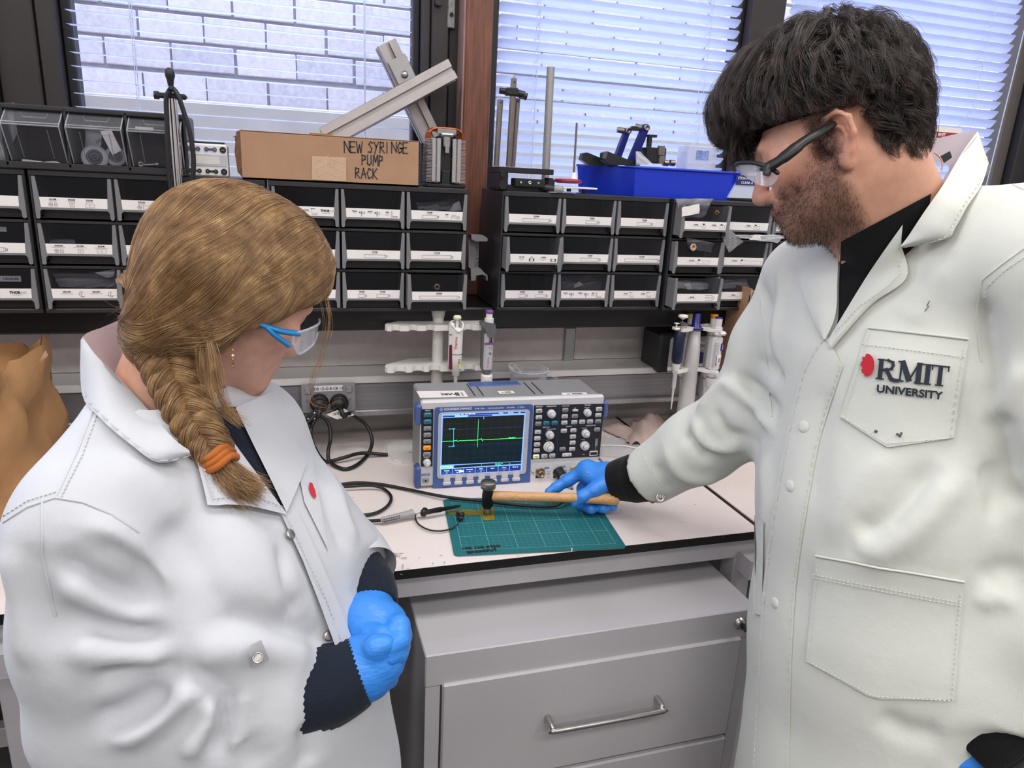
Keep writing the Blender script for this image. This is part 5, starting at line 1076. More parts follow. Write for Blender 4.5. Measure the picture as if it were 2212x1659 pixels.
c = sc(1675, 742); mb.box((c.x, -.0035, c.z), (.022, .003, .0085), 0, b=.002); c = sc(1940, 728); mb.box((c.x, -.0032, c.z), (.0195, .002, .0115), 0, b=.001); mb.box((c.x, -.0044, c.z), (.015, .001, .006), 2)
for dx in (-22, 22): mb.text('0,' if dx < 0 else '0)', .005, sc(1675 + dx, 752, .0052), X3, Z3, 2, 'c')
mb.build('panel_printing', [mat('print_white', '#dcdce0', .5), mat('print_line', '#4e586f', .5), m_ink], osc)
mb = MB(); o_ = .0052
mb.line([sc(x, y, o_) for x, y in ((410, 290), (427, 272), (444, 290), (427, 308), (410, 290))], .0007, -Y3); mb.line([sc(418, 290, o_), sc(436, 290, o_)], .0006, -Y3); mb.line([sc(427, 281, o_), sc(427, 299, o_)], .0006, -Y3)
mb.text('ROHDE&SCHWARZ', .0066, sc(455, 299, o_), X3, Z3, 0, 'l', bold=.04, wx=.98).text('RTM 1054  ·  OSCILLOSCOPE  ·  500 MHz  ·  5 GSa/s', .0047, sc(760, 290, o_), X3, Z3, 0, 'l', bold=.02, wx=1.02)
mb.build('brand_line', mat('print_white', '#dcdce0', .5), bez)
# connectors
sheetp('connector_panel', ((1318, 832), (2003, 800), (1990, 985), (1308, 1015)), .003, .002, .0012, mat('scope_pale', '#d9d8db', .45), osc)
m_brs = mat('bnc_metal', '#a08f74', .3, .9); m_yel = mat('bnc_yellow', '#d8b65c', .35, .5)
for k, (zx, zy) in enumerate(((1408, 916), (1583, 916), (1748, 897), (1902, 880))):
    c = sc(zx, zy); c.y = -.003
    mb = MB().box((c.x, -.0034, c.z - .003), (.019, .001, .021), 2, b=.0004)
    mb.lathe([(.0105, 0), (.0105, .0025), (.0085, .003), (.0078, .0025)], c, (0, -1, 0), 28, 1 if k > 1 else 0).lathe([(.0068, 0), (.0068, .011), (.0055, .0115), (.005, .004), (.0018, .004), (.0016, .007), (0, .007)], c + Vector((.001, 0, -.001)), (0, -1, 0), 24, 0).cyl(c + Vector((-.0065, -.008, -.001)), c + Vector((-.009, -.008, -.001)), .0012, n=8).cyl(c + Vector((.0085, -.008, -.001)), c + Vector((.011, -.008, -.001)), .0012, n=8)
    mb.build('bnc_socket', [m_brs, m_yel, m_ink], osc)
mb = MB()
for k, (zx, zy) in enumerate(((1475, 873), (1638, 862), (1803, 855), (1960, 848))):
    c = sc(zx, zy); mb.box((c.x, -.0035, c.z), (.0105, .0006, .0042), 1, b=.0003).text('CH %d' % (k + 1), .0034, (c.x, -.0040, c.z - .0012), X3, Z3, 2, 'c', bold=.03)
    for i in range(4):
        if k < 3: c = sc(zx + 18, zy + 42 + i * 15 + (10 if i == 3 else 0)); mb.text(('1M 16pF', '200 Vp', '<150 V', 'CAT I')[i], .0026, (c.x, -.0034, c.z), X3, Z3, 0, 'c', bold=.03)
for s_ in (-1, 1): mb.line([sc(1318, 918 + s_ * 16, .0034), sc(1352, 930 - s_ * 16, .0034)], .0009, -Y3)
mb.line([sc(*q, .0034) for q in ((1650, 930), (1663, 906), (1676, 928), (1650, 930))], .0005, -Y3)
c = sc(272, 943); mb.box((c.x, -.0024, c.z), (.017, .0006, .0048), 1, b=.0003).text('POWER', .0036, (c.x, -.0029, c.z - .0013), X3, Z3, 2, 'c', bold=.03)
mb.build('connector_printing', [m_ink, m_sblue, m_body], osc)
c = sc(272, 998); MB().box((c.x, -.003, c.z), (.0135, .004, .0105), b=.0015).lathe([(.0022, .0), (.0022, .0003), (.0016, .0003)], (c.x, -.0049, c.z), (0, -1, 0), 14, 1).build('power_button', [m_btg, m_ink], osc)
# probe plug on channel 2 and its lead
c = SO + Matrix.Rotation(SA, 3, 'Z') @ sc(1588, 905, .006); c2 = c + Vector((.014, -.045, -.022))
pc = thing('probe_connector', 'black and grey probe plug pushed onto the second channel socket', 'connector', tuple(c)); d = c2 - c
MB().cyl((0, .004, 0), d * .30, .0125, .0115, n=24).build('collar', m_rub, pc)
MB().lathe([(.0075, 0), (.008, .010), (.0078, .02), (.006, .034), (.0048, .038), (0, .038)], d * .28, d, 20).build('sleeve', mat('probe_grey', '#9d9c9f', .45), pc)
pl = c + d * 1.0
cable('probe_lead', 'thin black probe lead looping from the scope across bench and mat', [pl, pl + Vector((.003, -.03, -.012)), bz(1222, 1080, .012), bz(1195, 1093, .004), bz(1130, 1092, .0045), bz(1040, 1082, .0045), bz(960, 1073, .004), bz(880, 1057), bz(820, 1046), bz(765, 1043), bz(710, 1051), bz(640, 1062), bz(560, 1085), bz(560, 1100), bz(640, 1098), bz(700, 1098), bz(735, 1107), bz(775, 1113), bz(812, 1108), bz(838, 1092), bz(845, 1074), bz(832, 1058), bz(806, 1049, .005), bz(765, 1050, .005), bz(700, 1056, .005), bz(600, 1085, .005), bz(560, 1110, .004), bz(640, 1119), bz(735, 1123), bz(780, 1126), bz(824, 1124, .004)], .0032)
# ---------------------------------------------------------------- mat, film, probe, hammer
MC = [at(957, 1080, z=.903), at(1285, 1068, z=.903), at(1343, 1183, z=.903), at(985, 1198, z=.903)]
mU = ((MC[1] - MC[0]) + (MC[2] - MC[3])).normalized(); mV = Z3.cross(mU); mo = sum(MC, Vector()) / 4; mw, mh = .312, .222; mo.z = .90055
mt = thing('cutting_mat', 'teal green cutting mat with grid lines and upside down pen writing', 'mat', tuple(mo), math.atan2(mU.y, mU.x))
def rr_poly(w_, h_, r): return [(sx * (w_ / 2 - r) + r * math.cos(a), sy * (h_ / 2 - r) + r * math.sin(a)) for sx, sy, a0 in ((1, 1, 0), (-1, 1, 90), (-1, -1, 180), (1, -1, 270)) for a in [math.radians(a0 + 22.5 * i) for i in range(5)]]
m_matg = mat('mat_green', '#17666b', .55, var=.04, bump=.1, bscale=500)
MB().prism(rr_poly(mw, mh, .008), (0, 0, .0012), X3, Y3, Z3, .0012).prism(rr_poly(mw - .001, mh - .001, .008), (0, 0, 0), X3, Y3, Z3, .0012, 1).build('sheet', [m_matg, mat('mat_core', '#8c9091', .6)], mt)
mb = MB(); zt = .00255; gx, gy = 28, 19; s_ = .01
for i in range(gx + 1):
    x = (i - gx / 2) * s_; mb.line([(x, -gy / 2 * s_, zt), (x, gy / 2 * s_, zt)], .0006 if i % 5 == 0 or i == gx else .0003, Z3, 0 if i % 5 == 0 or i == gx else 1)
for j in range(gy + 1):
    y = (j - gy / 2) * s_; mb.line([(-gx / 2 * s_, y, zt), (gx / 2 * s_, y, zt)], .0006 if j % 5 == 0 or j == gy else .0003, Z3, 0 if j % 5 == 0 or j == gy else 1)
mb.build('grid_print', [mat('mat_line', '#7cc0bd', .6, var=0), mat('mat_line_thin', '#4f9c9c', .6, var=0)], mt)
mb = MB(); p1 = lambda px, py: Matrix.Rotation(-math.atan2(mU.y, mU.x), 3, 'Z') @ (at(px, py, z=.9032) - mo) + Vector((0, 0, .0004))
for t_, a, b2, hh in (('JASMINE', (1074, 1187), (1008, 1193), .0085), ('0424 001 801', (1081, 1179), (998, 1185), .0075)):
    A, B = p1(*a), p1(*b2); U = (B - A).normalized(); V = Z3.cross(U); tw_ = text_mesh(t_, 0, .05)[2]
    mb.text(t_, hh * 1.35, A + V * (-.003), U, V, 0, 'l', bold=.05, wx=(B - A).length / ((tw_[1] - tw_[0]) * hh * 1.35))
mb.build('pen_writing', m_ink, mt)
t = thing('sensor_film', 'amber flexible sensor film strip lying on the mat under the hammer', 'film', tuple(at(1020, 1108, z=.9033))); rs = random.Random(8)
pts = [at(x, y, z=.9034) for x, y in ((966, 1104), (1000, 1101), (1038, 1103), (1040, 1095), (1066, 1097), (1069, 1123), (1044, 1124), (1040, 1113), (1000, 1113), (969, 1111))]
m_film = clear_mat('kapton', (.75, .62, .12), .45, .12, (.33, .26, .03)); m_gold = mat('gold_trace', '#b8a24a', .3, .7)
MB().add(pts + [p + Z3 * .0004 for p in pts], [tuple(range(10))[::-1], tuple(range(10, 20))] + [(i, (i + 1) % 10, 10 + (i + 1) % 10, 10 + i) for i in range(10)]).build('film', m_film, t, world=True)
mb = MB()
for i in range(4): mb.line([at(968 + rs.random() * 8, 1105 + i * 1.7, z=.9042), at(1010, 1104 + i * 2.1, z=.9042), at(1050, 1107 + i * 2.5, z=.9042)], .0008, Z3)
mb.lathe([(.006, 0), (.006, .0012), (0, .0014)], at(1054, 1110, z=.904), Z3, 16, 1).build('traces', [m_gold, mat('copper_pad', '#7a4630', .35, .5)], t, world=True)
mb = MB(); hz = .911
a, b2, c, d, e = bz(822, 1124, .005), at(893, 1108, z=.913), at(912, 1105, z=.914), at(918, 1107, z=.914), at(996, 1092, z=.9145)
pr = thing('probe', 'grey and black oscilloscope probe pointing at the sensor film', 'probe', tuple(b2)); ax = (b2 - a)
MB().tube([a + ax * t_ for t_ in (0, .05, .5, .9, .97, 1)], [.0035, .0055, .0062, .0068, .0085, .006], 14).build('grip', mat('probe_grey', '#9d9c9f', .45), pr, world=True)
mb = MB()
for i in range(11):
    for s_ in (-1, 1): q = a + ax * (.06 + .05 * i); mb.cyl(q + Vector((0, -.0055, .0012 + s_ * .0022)), q + Vector((0, -.0067, .0014 + s_ * .0026)), .0011, n=6)
mb.build('grip_dots', m_ink, pr, world=True)
MB().tube([b2, b2.lerp(c, .5), c], [.003, .0032, .0035], 10).build('neck', mat('clear_neck', '#c6c6ca', .25), pr, world=True)
MB().tube([c, c.lerp(d, .4), c.lerp(d, .4), d, d, d.lerp(e, .45), d.lerp(e, .45), d.lerp(e, .92), e], [.0035, .004, .009, .009, .0048, .0052, .0042, .0028, .001], 14).build('tip', m_rub, pr, world=True)
cable('ground_lead', 'thin black ground lead curling from the probe to its clip', [at(899, 1108, z=.912), bz(897, 1119), bz(905, 1133), bz(925, 1144), bz(950, 1147), bz(975, 1142), bz(990, 1131, .006)], .0016, m=m_rub)
gc = thing('ground_clip', 'small black clip end on the amber film beside the probe tip', 'clip', tuple(at(993, 1122, z=.906)))
MB().box((0, -.002, .004), (.010, .012, .008), R=rotm('Z', 20), b=.002).box((.006, .006, .006), (.008, .010, .009), R=rotm('Z', -30), b=.002).cyl((-.004, .004, .006), (-.004, .004, .013), .003).box((.002, .014, .002), (.003, .018, .002), R=rotm('Z', -15)).build('clip', m_rub, gc)
hc = at(1052, 1110, z=.9045); hm = thing('hammer', 'small hammer with pale wood handle and black head standing on the mat', 'hammer', tuple(hc))
zz = lambda py: at(1053, py, x=hc.x).z - hc.z if 0 else (at(1053, py, y=hc.y).z - hc.z)
htop = zz(1040)
MB().lathe([(.0045, 0), (.0068, .002), (.0075, .006), (.0065, .012), (.005, .015)], (0, 0, 0), (0, 0, 1), 20).lathe([(.0095, htop - .017), (.0145, htop - .013), (.0150, htop - .002), (.0138, htop), (0, htop + .0006)], (0, 0, 0), (0, 0, 1), 28).build('striking_face', mat('hammer_steel', '#8b8987', .35, .9, var=.2, scale=150), hm)
MB().lathe([(.008, .013), (.011, .019), (.0113, htop - .027), (.0095, htop - .016)], (0, 0, 0), (0, 0, 1), 20).build('head', mat('hammer_black', '#0d0d0f', .35, .3), hm)
hzc = .9045 + htop * .55
hA, hB = at(1062, 1076, z=hzc), at(1336, 1078, z=hzc + .002); hA = Vector((hc.x + .006, hc.y, hzc)); hd = hB - hA
MB().tube([hA - hc + hd * t_ for t_ in (0, .04, .3, .6, .82, .95, .985, 1)], [.0098, .0098, .0095, .0092, .0105, .0122, .0120, .0095], 20).build('handle', mat('hammer_wood', '#c99a6a', .5, var=.18, scale=16, stretch=(1.5, 30, 30)), hm)
# ================================================================ distance-field modelling for bodies and cloth
class SDF:
    """a solid on a rectilinear grid, blended from round primitives, turned into one continuous mesh"""
    def __init__(s, xs, ys, zs):
        s.ax = [np.asarray(a, np.float32) for a in (xs, ys, zs)]
        s.D = np.full([len(a) for a in s.ax], 1.0, np.float32)
    def win(s, lo, hi):
        sl = []
        for a, l, h in zip(s.ax, lo, hi):
            i, j = np.searchsorted(a, [l, h]); sl.append(slice(max(0, i - 1), min(len(a), j + 1)))
        g = np.meshgrid(*[a[q] for a, q in zip(s.ax, sl)], indexing='ij', sparse=True)
        return tuple(sl), g
    def put(s, sl, d, k, op):
        D = s.D[sl]
        if D.size == 0: return
        if op == 's': d = -d; a, b = -D, d * -1; h = np.clip(.5 + .5 * (D - d) / k, 0, 1) if k else None; s.D[sl] = np.maximum(D, d) if not k else (d * (1 - h) + D * h + k * h * (1 - h))
        elif not k: s.D[sl] = np.minimum(D, d)
        else:
            h = np.clip(.5 + .5 * (d - D) / k, 0, 1); s.D[sl] = d * (1 - h) + D * h - k * h * (1 - h)
    def cap(s, a, b, ra, rb=None, k=.02, op='u', flat=None, f=1.0):
        """rounded cone from a to b; FLAT squeezes it along an axis by factor f (<1 is thinner)"""
        a, b = np.array(a, np.float32), np.array(b, np.float32); rb = ra if rb is None else rb
        m = max(ra, rb) * max(1, f) + 2 * k + .02
        sl, (X, Y, Z) = s.win(np.minimum(a, b) - m, np.maximum(a, b) + m)
        u = b - a; L = float(u @ u)
        px, py, pz = X - a[0], Y - a[1], Z - a[2]
        t = np.clip((px * u[0] + py * u[1] + pz * u[2]) / L, 0, 1) if L > 1e-9 else 0 * px * py * pz
        qx, qy, qz = px - t * u[0], py - t * u[1], pz - t * u[2]
        if flat is not None:
            n = np.array(flat, np.float32); n = n / np.linalg.norm(n); g = (qx * n[0] + qy * n[1] + qz * n[2]) * (1 / f - 1)
            qx, qy, qz = qx + g * n[0], qy + g * n[1], qz + g * n[2]
        d = np.sqrt(qx * qx + qy * qy + qz * qz) - (ra + (rb - ra) * t)
        if flat is not None and f < 1: d = d * (.5 + .5 * f)
        s.put(sl, d, k, op); return s
    def chain(s, pts, rs, k=.02, **kw):
        for i in range(len(pts) - 1): s.cap(pts[i], pts[i + 1], rs[i], rs[i + 1], k, **kw)
        return s
    def ell(s, c, r, R=None, k=.02, op='u'):
        c = np.array(c, np.float32); m = max(r) + 2 * k + .02
        sl, (X, Y, Z) = s.win(c - m, c + m); p = [X - c[0], Y - c[1], Z - c[2]]
        if R is not None: p = [p[0] * R[i][0] + p[1] * R[i][1] + p[2] * R[i][2] for i in range(3)]
        k0 = np.sqrt(sum((q / e) ** 2 for q, e in zip(p, r))); k1 = np.sqrt(sum((q / (e * e)) ** 2 for q, e in zip(p, r)))
        s.put(sl, k0 * (k0 - 1) / np.maximum(k1, 1e-6), k, op); return s
    def mesh(s, smooth=2):
        D = s.D; I = D < 0; n = D.shape
        c = [(i, j, k) for i in (0, 1) for j in (0, 1) for k in (0, 1)]
        sub = lambda A, o: A[o[0]:n[0] - 1 + o[0], o[1]:n[1] - 1 + o[1], o[2]:n[2] - 1 + o[2]]
        cnt = sum(sub(I, o).astype(np.int8) for o in c); act = (cnt > 0) & (cnt < 8)
        ijk = np.argwhere(act); N = len(ijk); idx = np.full(act.shape, -1, np.int64); idx[act] = np.arange(N)
        val = np.stack([D[ijk[:, 0] + o[0], ijk[:, 1] + o[1], ijk[:, 2] + o[2]] for o in c], 1); C = np.array(c, np.float32)
        acc = np.zeros((N, 3), np.float32); num = np.zeros((N, 1), np.float32)
        for a in range(8):
            for b in range(a + 1, 8):
                if abs(C[a] - C[b]).sum() != 1: continue
                va, vb = val[:, a], val[:, b]; m = (va < 0) != (vb < 0); t = np.where(m, va / np.where(m, va - vb, 1), 0)
                acc += np.where(m[:, None], C[a] + t[:, None] * (C[b] - C[a]), 0); num[:, 0] += m
        f = ijk + acc / np.maximum(num, 1); V = np.empty((N, 3), np.float32)
        for q in range(3):
            i = ijk[:, q]; V[:, q] = s.ax[q][i] + (f[:, q] - i) * (s.ax[q][i + 1] - s.ax[q][i])
        F = []
        for q in range(3):
            r, t = (q + 1) % 3, (q + 2) % 3
            A = np.moveaxis(I, q, 0); X = A[:-1] != A[1:]
            X = X[:, 1:-1, 1:-1] if q == 0 else X[:, 1:-1, 1:-1]
            e = np.argwhere(X); o_ = np.zeros((len(e), 3), np.int64); rest = [x for x in range(3) if x != q]
            o_[:, q] = e[:, 0]; o_[:, rest[0]] = e[:, 1] + 1; o_[:, rest[1]] = e[:, 2] + 1
            def cell(dr, dt): w = o_.copy(); w[:, r] -= dr; w[:, t] -= dt; return idx[w[:, 0], w[:, 1], w[:, 2]]
            Q = np.stack([cell(1, 1), cell(0, 1), cell(0, 0), cell(1, 0)], 1)
            flip = ~I[o_[:, 0], o_[:, 1], o_[:, 2]]; Q[flip] = Q[flip][:, ::-1]; F.append(Q)
        F = np.concatenate(F); F = F[(F >= 0).all(1)]
        for _ in range(smooth): V = relax(V, F)
        return V, F
def relax(V, F, w=.5):
    E = np.concatenate([F[:, [0, 1]], F[:, [1, 2]], F[:, [2, 3]], F[:, [3, 0]]]); n = len(V); A = np.zeros((n, 3)); 
    for q in range(3): A[:, q] = np.bincount(E[:, 0], V[E[:, 1], q], n) + np.bincount(E[:, 1], V[E[:, 0], q], n)
    c = np.bincount(E[:, 0], minlength=n) + np.bincount(E[:, 1], minlength=n)
    return (V * (1 - w) + w * A / np.maximum(c, 1)[:, None]).astype(np.float32)
def vnormals(V, F):
    n = np.cross(V[F[:, 2]] - V[F[:, 0]], V[F[:, 3]] - V[F[:, 1]]); A = np.zeros_like(V, dtype=np.float64)
    for q in range(4):
        for x in range(3): A[:, x] += np.bincount(F[:, q], n[:, x], len(V))
    return A / np.maximum(np.linalg.norm(A, axis=1), 1e-12)[:, None]
def np_mesh(name, V, F, mats, col=None, mi=None):
    me = bpy.data.meshes.new(name); nv, nf = len(V), len(F)
    me.vertices.add(nv); me.vertices.foreach_set('co', np.asarray(V, np.float32).ravel())
    me.loops.add(nf * 4); me.loops.foreach_set('vertex_index', F.ravel().astype(np.int32))
    me.polygons.add(nf); me.polygons.foreach_set('loop_start', np.arange(0, nf * 4, 4, dtype=np.int32))
    me.polygons.foreach_set('use_smooth', np.ones(nf, bool))
    if mi is not None: me.polygons.foreach_set('material_index', mi.astype(np.int32))
    for m in (mats if isinstance(mats, (list, tuple)) else [mats]): me.materials.append(m)
    me.update(calc_edges=True)
    if col is not None:
        a = me.color_attributes.new('skin', 'FLOAT_COLOR', 'POINT'); a.data.foreach_set('color', np.concatenate([col, np.ones((nv, 1))], 1).astype(np.float32).ravel())
    return me
def bvh(V, F): return BVHTree.FromPolygons([tuple(map(float, v)) for v in V], [tuple(map(int, f)) for f in F])
def polydist(V, pts):
    """distance of every vertex to a polyline, and the way along it (0..1)"""
    P = np.array([tuple(p) for p in pts], np.float32); best = np.full(len(V), 9., np.float32); tt = np.zeros(len(V), np.float32); n = len(P) - 1
    for i in range(n):
        u = P[i + 1] - P[i]; t = np.clip(((V - P[i]) @ u) / max(1e-9, float(u @ u)), 0, 1); d = np.linalg.norm(V - P[i] - t[:, None] * u, axis=1)
        m = d < best; best[m] = d[m]; tt[m] = (i + t[m]) / n
    return best, tt
def hit(T, px, py, off=0):
    v = ray(px, py); l, n, i, d = T.ray_cast(CAM, v)
    if l is None: return None, None
    if n.dot(v) > 0: n = -n
    return l + n * off, n
def fold(V, F, T, pts, w, h, taper=True):
    """raise (h>0) or sink (h<0) a crease along a line on the cloth"""
    P = [hit(T, *p)[0] for p in pts]; P = [p for p in P if p is not None]
    if len(P) < 2: return V
    P = spline(P, 3); d, t = polydist(V, P); g = np.exp(-(d / w) ** 2)
    if taper: g = g * np.clip(np.minimum(t, 1 - t) * 4 + .15, 0, 1)
    m = g > .01; n = vnormals(V, F); V = V.copy(); V[m] += (n[m] * (h * g[m])[:, None]).astype(np.float32); return V
def noise_field(V, seed, freq, n=6):
    r = np.random.default_rng(seed); o = np.zeros(len(V))
    for i in range(n):
        k = r.normal(size=3); k = k / np.linalg.norm(k) * freq * r.uniform(.6, 1.5); o += np.sin(V @ k + r.uniform(0, 6.3) + 1.2 * np.sin(V @ (k[[1, 2, 0]] * .6)))
    return o / n
def drape(T, corners, nu, nv, off, thick=0, curve=None):
    """a cloth piece following the surface below it; corners are picture points (bilinear), returns rows of points"""
    rows = []; a, b, c, d = [Vector(q) for q in corners]; last = None
    for i in range(nu + 1):
        r = []
        for j in range(nv + 1):
            u, v = i / nu, j / nv; q = a * (1 - u) * (1 - v) + b * u * (1 - v) + c * u * v + d * (1 - u) * v
            o = off(u, v) if callable(off) else off
            p, n = hit(T, q.x, q.y, o)
            if p is None: p = r[-1] if r else (rows[-1][j] if rows else None)
            r.append(p)
        rows.append(r)
    return rows
def drape_poly(T, pts, step, off):
    """fill a picture polygon with a regular net laid on the surface: fan of rows from its left to its right chain"""
    return [[hit(T, *(Vector(l).lerp(Vector(r), k / step)), off)[0] for k in range(step + 1)] for l, r in pts]
def slab(mb, rows, thick, m=0, inward=None):
    """give a draped net some thickness: back sheet pushed away from the camera plus rims"""
    nu, nv = len(rows), len(rows[0]); back = []
    for r in rows: back.append([p + (p - CAM).normalized() * thick for p in r])
    mb.grid(rows, m); mb.grid([b[::-1] for b in back], m)
    for A, B in ((rows[0], back[0]), (rows[-1], back[-1])): mb.grid([A, B], m)
    mb.grid([[r[0] for r in rows], [b[0] for b in back]], m); mb.grid([[r[-1] for r in rows], [b[-1] for b in back]], m)
    return mb
def on(T, pts, off=.001, n=1):
    P = [hit(T, *p, off)[0] for p in pts]; P = [p for p in P if p is not None]
    return spline(P, n) if n > 1 else P
def line_on(T, pts, off, step=10):
    out = []
    for a, b in zip(pts, pts[1:]):
        a, b = Vector(a), Vector(b); k = max(1, int((b - a).length / step))
        for i in range(k): q = a.lerp(b, i / k); out.append((q.x, q.y))
    out.append(tuple(pts[-1])); return on(T, out, off)
def stitches(mb, T, pts, m=0, r=.0007, off=.0008, step=9, gap=.45):
    P = line_on(T, pts, off, step)
    for a, b in zip(P, P[1:]):
        if (a - b).length < .03: mb.tube([a, a.lerp(b, 1 - gap)], r, 4, m)
    return mb
def cut_end(C, c, a, r=.10):
    gx_, gy_, gz_ = np.meshgrid(*C.ax, indexing='ij', sparse=True); a = Vector(a).normalized(); dx, dy, dz = gx_ - c[0], gy_ - c[1], gz_ - c[2]
    s_ = dx * a.x + dy * a.y + dz * a.z; m = (dx * dx + dy * dy + dz * dz) < r * r; C.D = np.where(m, np.maximum(C.D, s_), C.D).astype(np.float32)
def near(Ts, px, py, off):
    for k in range(30):
        b = None; qx, qy = px + (1106 - px) * k * .006, py + (1000 - py) * k * .006
        for T_ in Ts:
            p, n = hit(T_, qx, qy, 0)
            if p is not None and (b is None or (p - CAM).length < (b - CAM).length): b = p
        if b is not None: break
    return at(px, py, d=(b - CAM).dot(FWD)) + (CAM - b).normalized() * off
# hair: real strands as one curves object
def hair_obj(name, strands, radii, m, parent):
    hc = bpy.data.hair_curves.new(name); hc.add_curves([len(s_) for s_ in strands])
    hc.attributes['position'].data.foreach_set('vector', np.concatenate(strands).astype(np.float32).ravel())
    if 'radius' not in hc.attributes: hc.attributes.new('radius', 'FLOAT', 'POINT')
    hc.attributes['radius'].data.foreach_set('value', np.concatenate(radii).astype(np.float32))
    hc.materials.append(m); return put(name, hc, parent, 'stuff')
def hair_mat(name, c0, c1, c2, rough=.35, spec=.4):
    if name in MATS: return MATS[name]
    m = bpy.data.materials.new(name); m.use_nodes = True; N = m.node_tree.nodes; L = m.node_tree.links; b = N['Principled BSDF']
    hi = N.new('ShaderNodeHairInfo'); r = N.new('ShaderNodeValToRGB'); r.color_ramp.elements[0].color = (*hx(c0), 1); r.color_ramp.elements[1].color = (*hx(c2), 1); e = r.color_ramp.elements.new(.55); e.color = (*hx(c1), 1)
    tc = N.new('ShaderNodeTexCoord'); nz = N.new('ShaderNodeTexNoise'); nz.inputs['Scale'].default_value = 55; L.new(tc.outputs['Object'], nz.inputs['Vector']); ma = N.new('ShaderNodeMath'); ma.operation = 'MULTIPLY_ADD'; ma.inputs[1].default_value = .55; L.new(hi.outputs['Random'], ma.inputs[0]); ms = N.new('ShaderNodeMath'); ms.operation = 'MULTIPLY_ADD'; ms.inputs[1].default_value = 1.3; ms.inputs[2].default_value = -.42; L.new(nz.outputs[0], ms.inputs[0]); L.new(ms.outputs[0], ma.inputs[2]); L.new(ma.outputs[0], r.inputs[0]); L.new(r.outputs[0], b.inputs['Base Color']); b.inputs['Roughness'].default_value = rough; b.inputs['Specular IOR Level'].default_value = spec
    MATS[name] = m; return m
def skin_mat(name):
    m = bpy.data.materials.new(name); m.use_nodes = True; N = m.node_tree.nodes; L = m.node_tree.links; b = N['Principled BSDF']
    at_ = N.new('ShaderNodeAttribute'); at_.attribute_name = 'skin'; tc = N.new('ShaderNodeTexCoord'); nz = N.new('ShaderNodeTexNoise'); nz.inputs['Scale'].default_value = 90; nz.inputs['Detail'].default_value = 5
    mr = N.new('ShaderNodeMapRange'); mr.inputs[1].default_value = .3; mr.inputs[2].default_value = .7; mr.inputs[3].default_value = .93; mr.inputs[4].default_value = 1.06
    mx = N.new('ShaderNodeVectorMath'); mx.operation = 'SCALE'
    L.new(tc.outputs['Object'], nz.inputs['Vector']); L.new(nz.outputs[0], mr.inputs[0]); L.new(at_.outputs['Color'], mx.inputs[0]); L.new(mr.outputs[0], mx.inputs['Scale']); L.new(mx.outputs[0], b.inputs['Base Color'])
    n2 = N.new('ShaderNodeTexNoise'); n2.inputs['Scale'].default_value = 900; bp = N.new('ShaderNodeBump'); bp.inputs['Strength'].default_value = .12; bp.inputs['Distance'].default_value = .001
    L.new(tc.outputs['Object'], n2.inputs['Vector']); L.new(n2.outputs[0], bp.inputs['Height']); L.new(bp.outputs[0], b.inputs['Normal'])
    b.inputs['Roughness'].default_value = .48; b.inputs['Subsurface Weight'].default_value = .2; b.inputs['Subsurface Radius'].default_value = (.012, .005, .003); b.inputs['Subsurface Scale'].default_value = 1; b.inputs['Specular IOR Level'].default_value = .35
    return m
def cloth_mat(name, col, weave=900, rough=.85, bump=.25, rib=None):
    m = bpy.data.materials.new(name); m.use_nodes = True; N = m.node_tree.nodes; L = m.node_tree.links; b = N['Principled BSDF']; tc = N.new('ShaderNodeTexCoord'); c = hx(col)
    nz = N.new('ShaderNodeTexNoise'); nz.inputs['Scale'].default_value = 9; nz.inputs['Detail'].default_value = 5; rp = N.new('ShaderNodeValToRGB'); rp.color_ramp.elements[0].color = (*[x * .955 for x in c], 1); rp.color_ramp.elements[1].color = (*[min(1, x * 1.02) for x in c], 1)
    L.new(tc.outputs['Object'], nz.inputs['Vector']); L.new(nz.outputs[0], rp.inputs[0]); L.new(rp.outputs[0], b.inputs['Base Color'])
    wv = N.new('ShaderNodeTexNoise'); wv.inputs['Scale'].default_value = weave; wv.inputs['Detail'].default_value = 1; L.new(tc.outputs['Object'], wv.inputs['Vector']); n2 = N.new('ShaderNodeTexNoise'); n2.inputs['Scale'].default_value = 45; n2.inputs['Detail'].default_value = 4; L.new(tc.outputs['Object'], n2.inputs['Vector'])
    ad = N.new('ShaderNodeMath'); ad.operation = 'MULTIPLY_ADD'; ad.inputs[1].default_value = .15; L.new(wv.outputs[0], ad.inputs[0]); L.new(n2.outputs[0], ad.inputs[2])
    bp = N.new('ShaderNodeBump'); bp.inputs['Strength'].default_value = bump; bp.inputs['Distance'].default_value = .004; L.new(ad.outputs[0], bp.inputs['Height']); L.new(bp.outputs[0], b.inputs['Normal'])
    b.inputs['Roughness'].default_value = rough; b.inputs['Specular IOR Level'].default_value = .2; b.inputs['Sheen Weight'].default_value = .1
    return m
class Frm:
    def __init__(s, o, f, u):
        s.o = Vector(o); s.f = Vector(f).normalized(); u = Vector(u); s.u = (u - s.f * u.dot(s.f)).normalized(); s.l = s.u.cross(s.f)
        s.R = [tuple(s.f), tuple(s.l), tuple(s.u)]
    def __call__(s, f, l, u): return s.o + s.f * f + s.l * l + s.u * u
    def local(s, V): return (np.asarray(V) - np.array(s.o)) @ np.array(s.R).T
def axis_pts(parts):
    out = []
    for a, b, h in parts: out += list(np.arange(a, b, h))
    return np.array(out + [parts[-1][1]], np.float32)
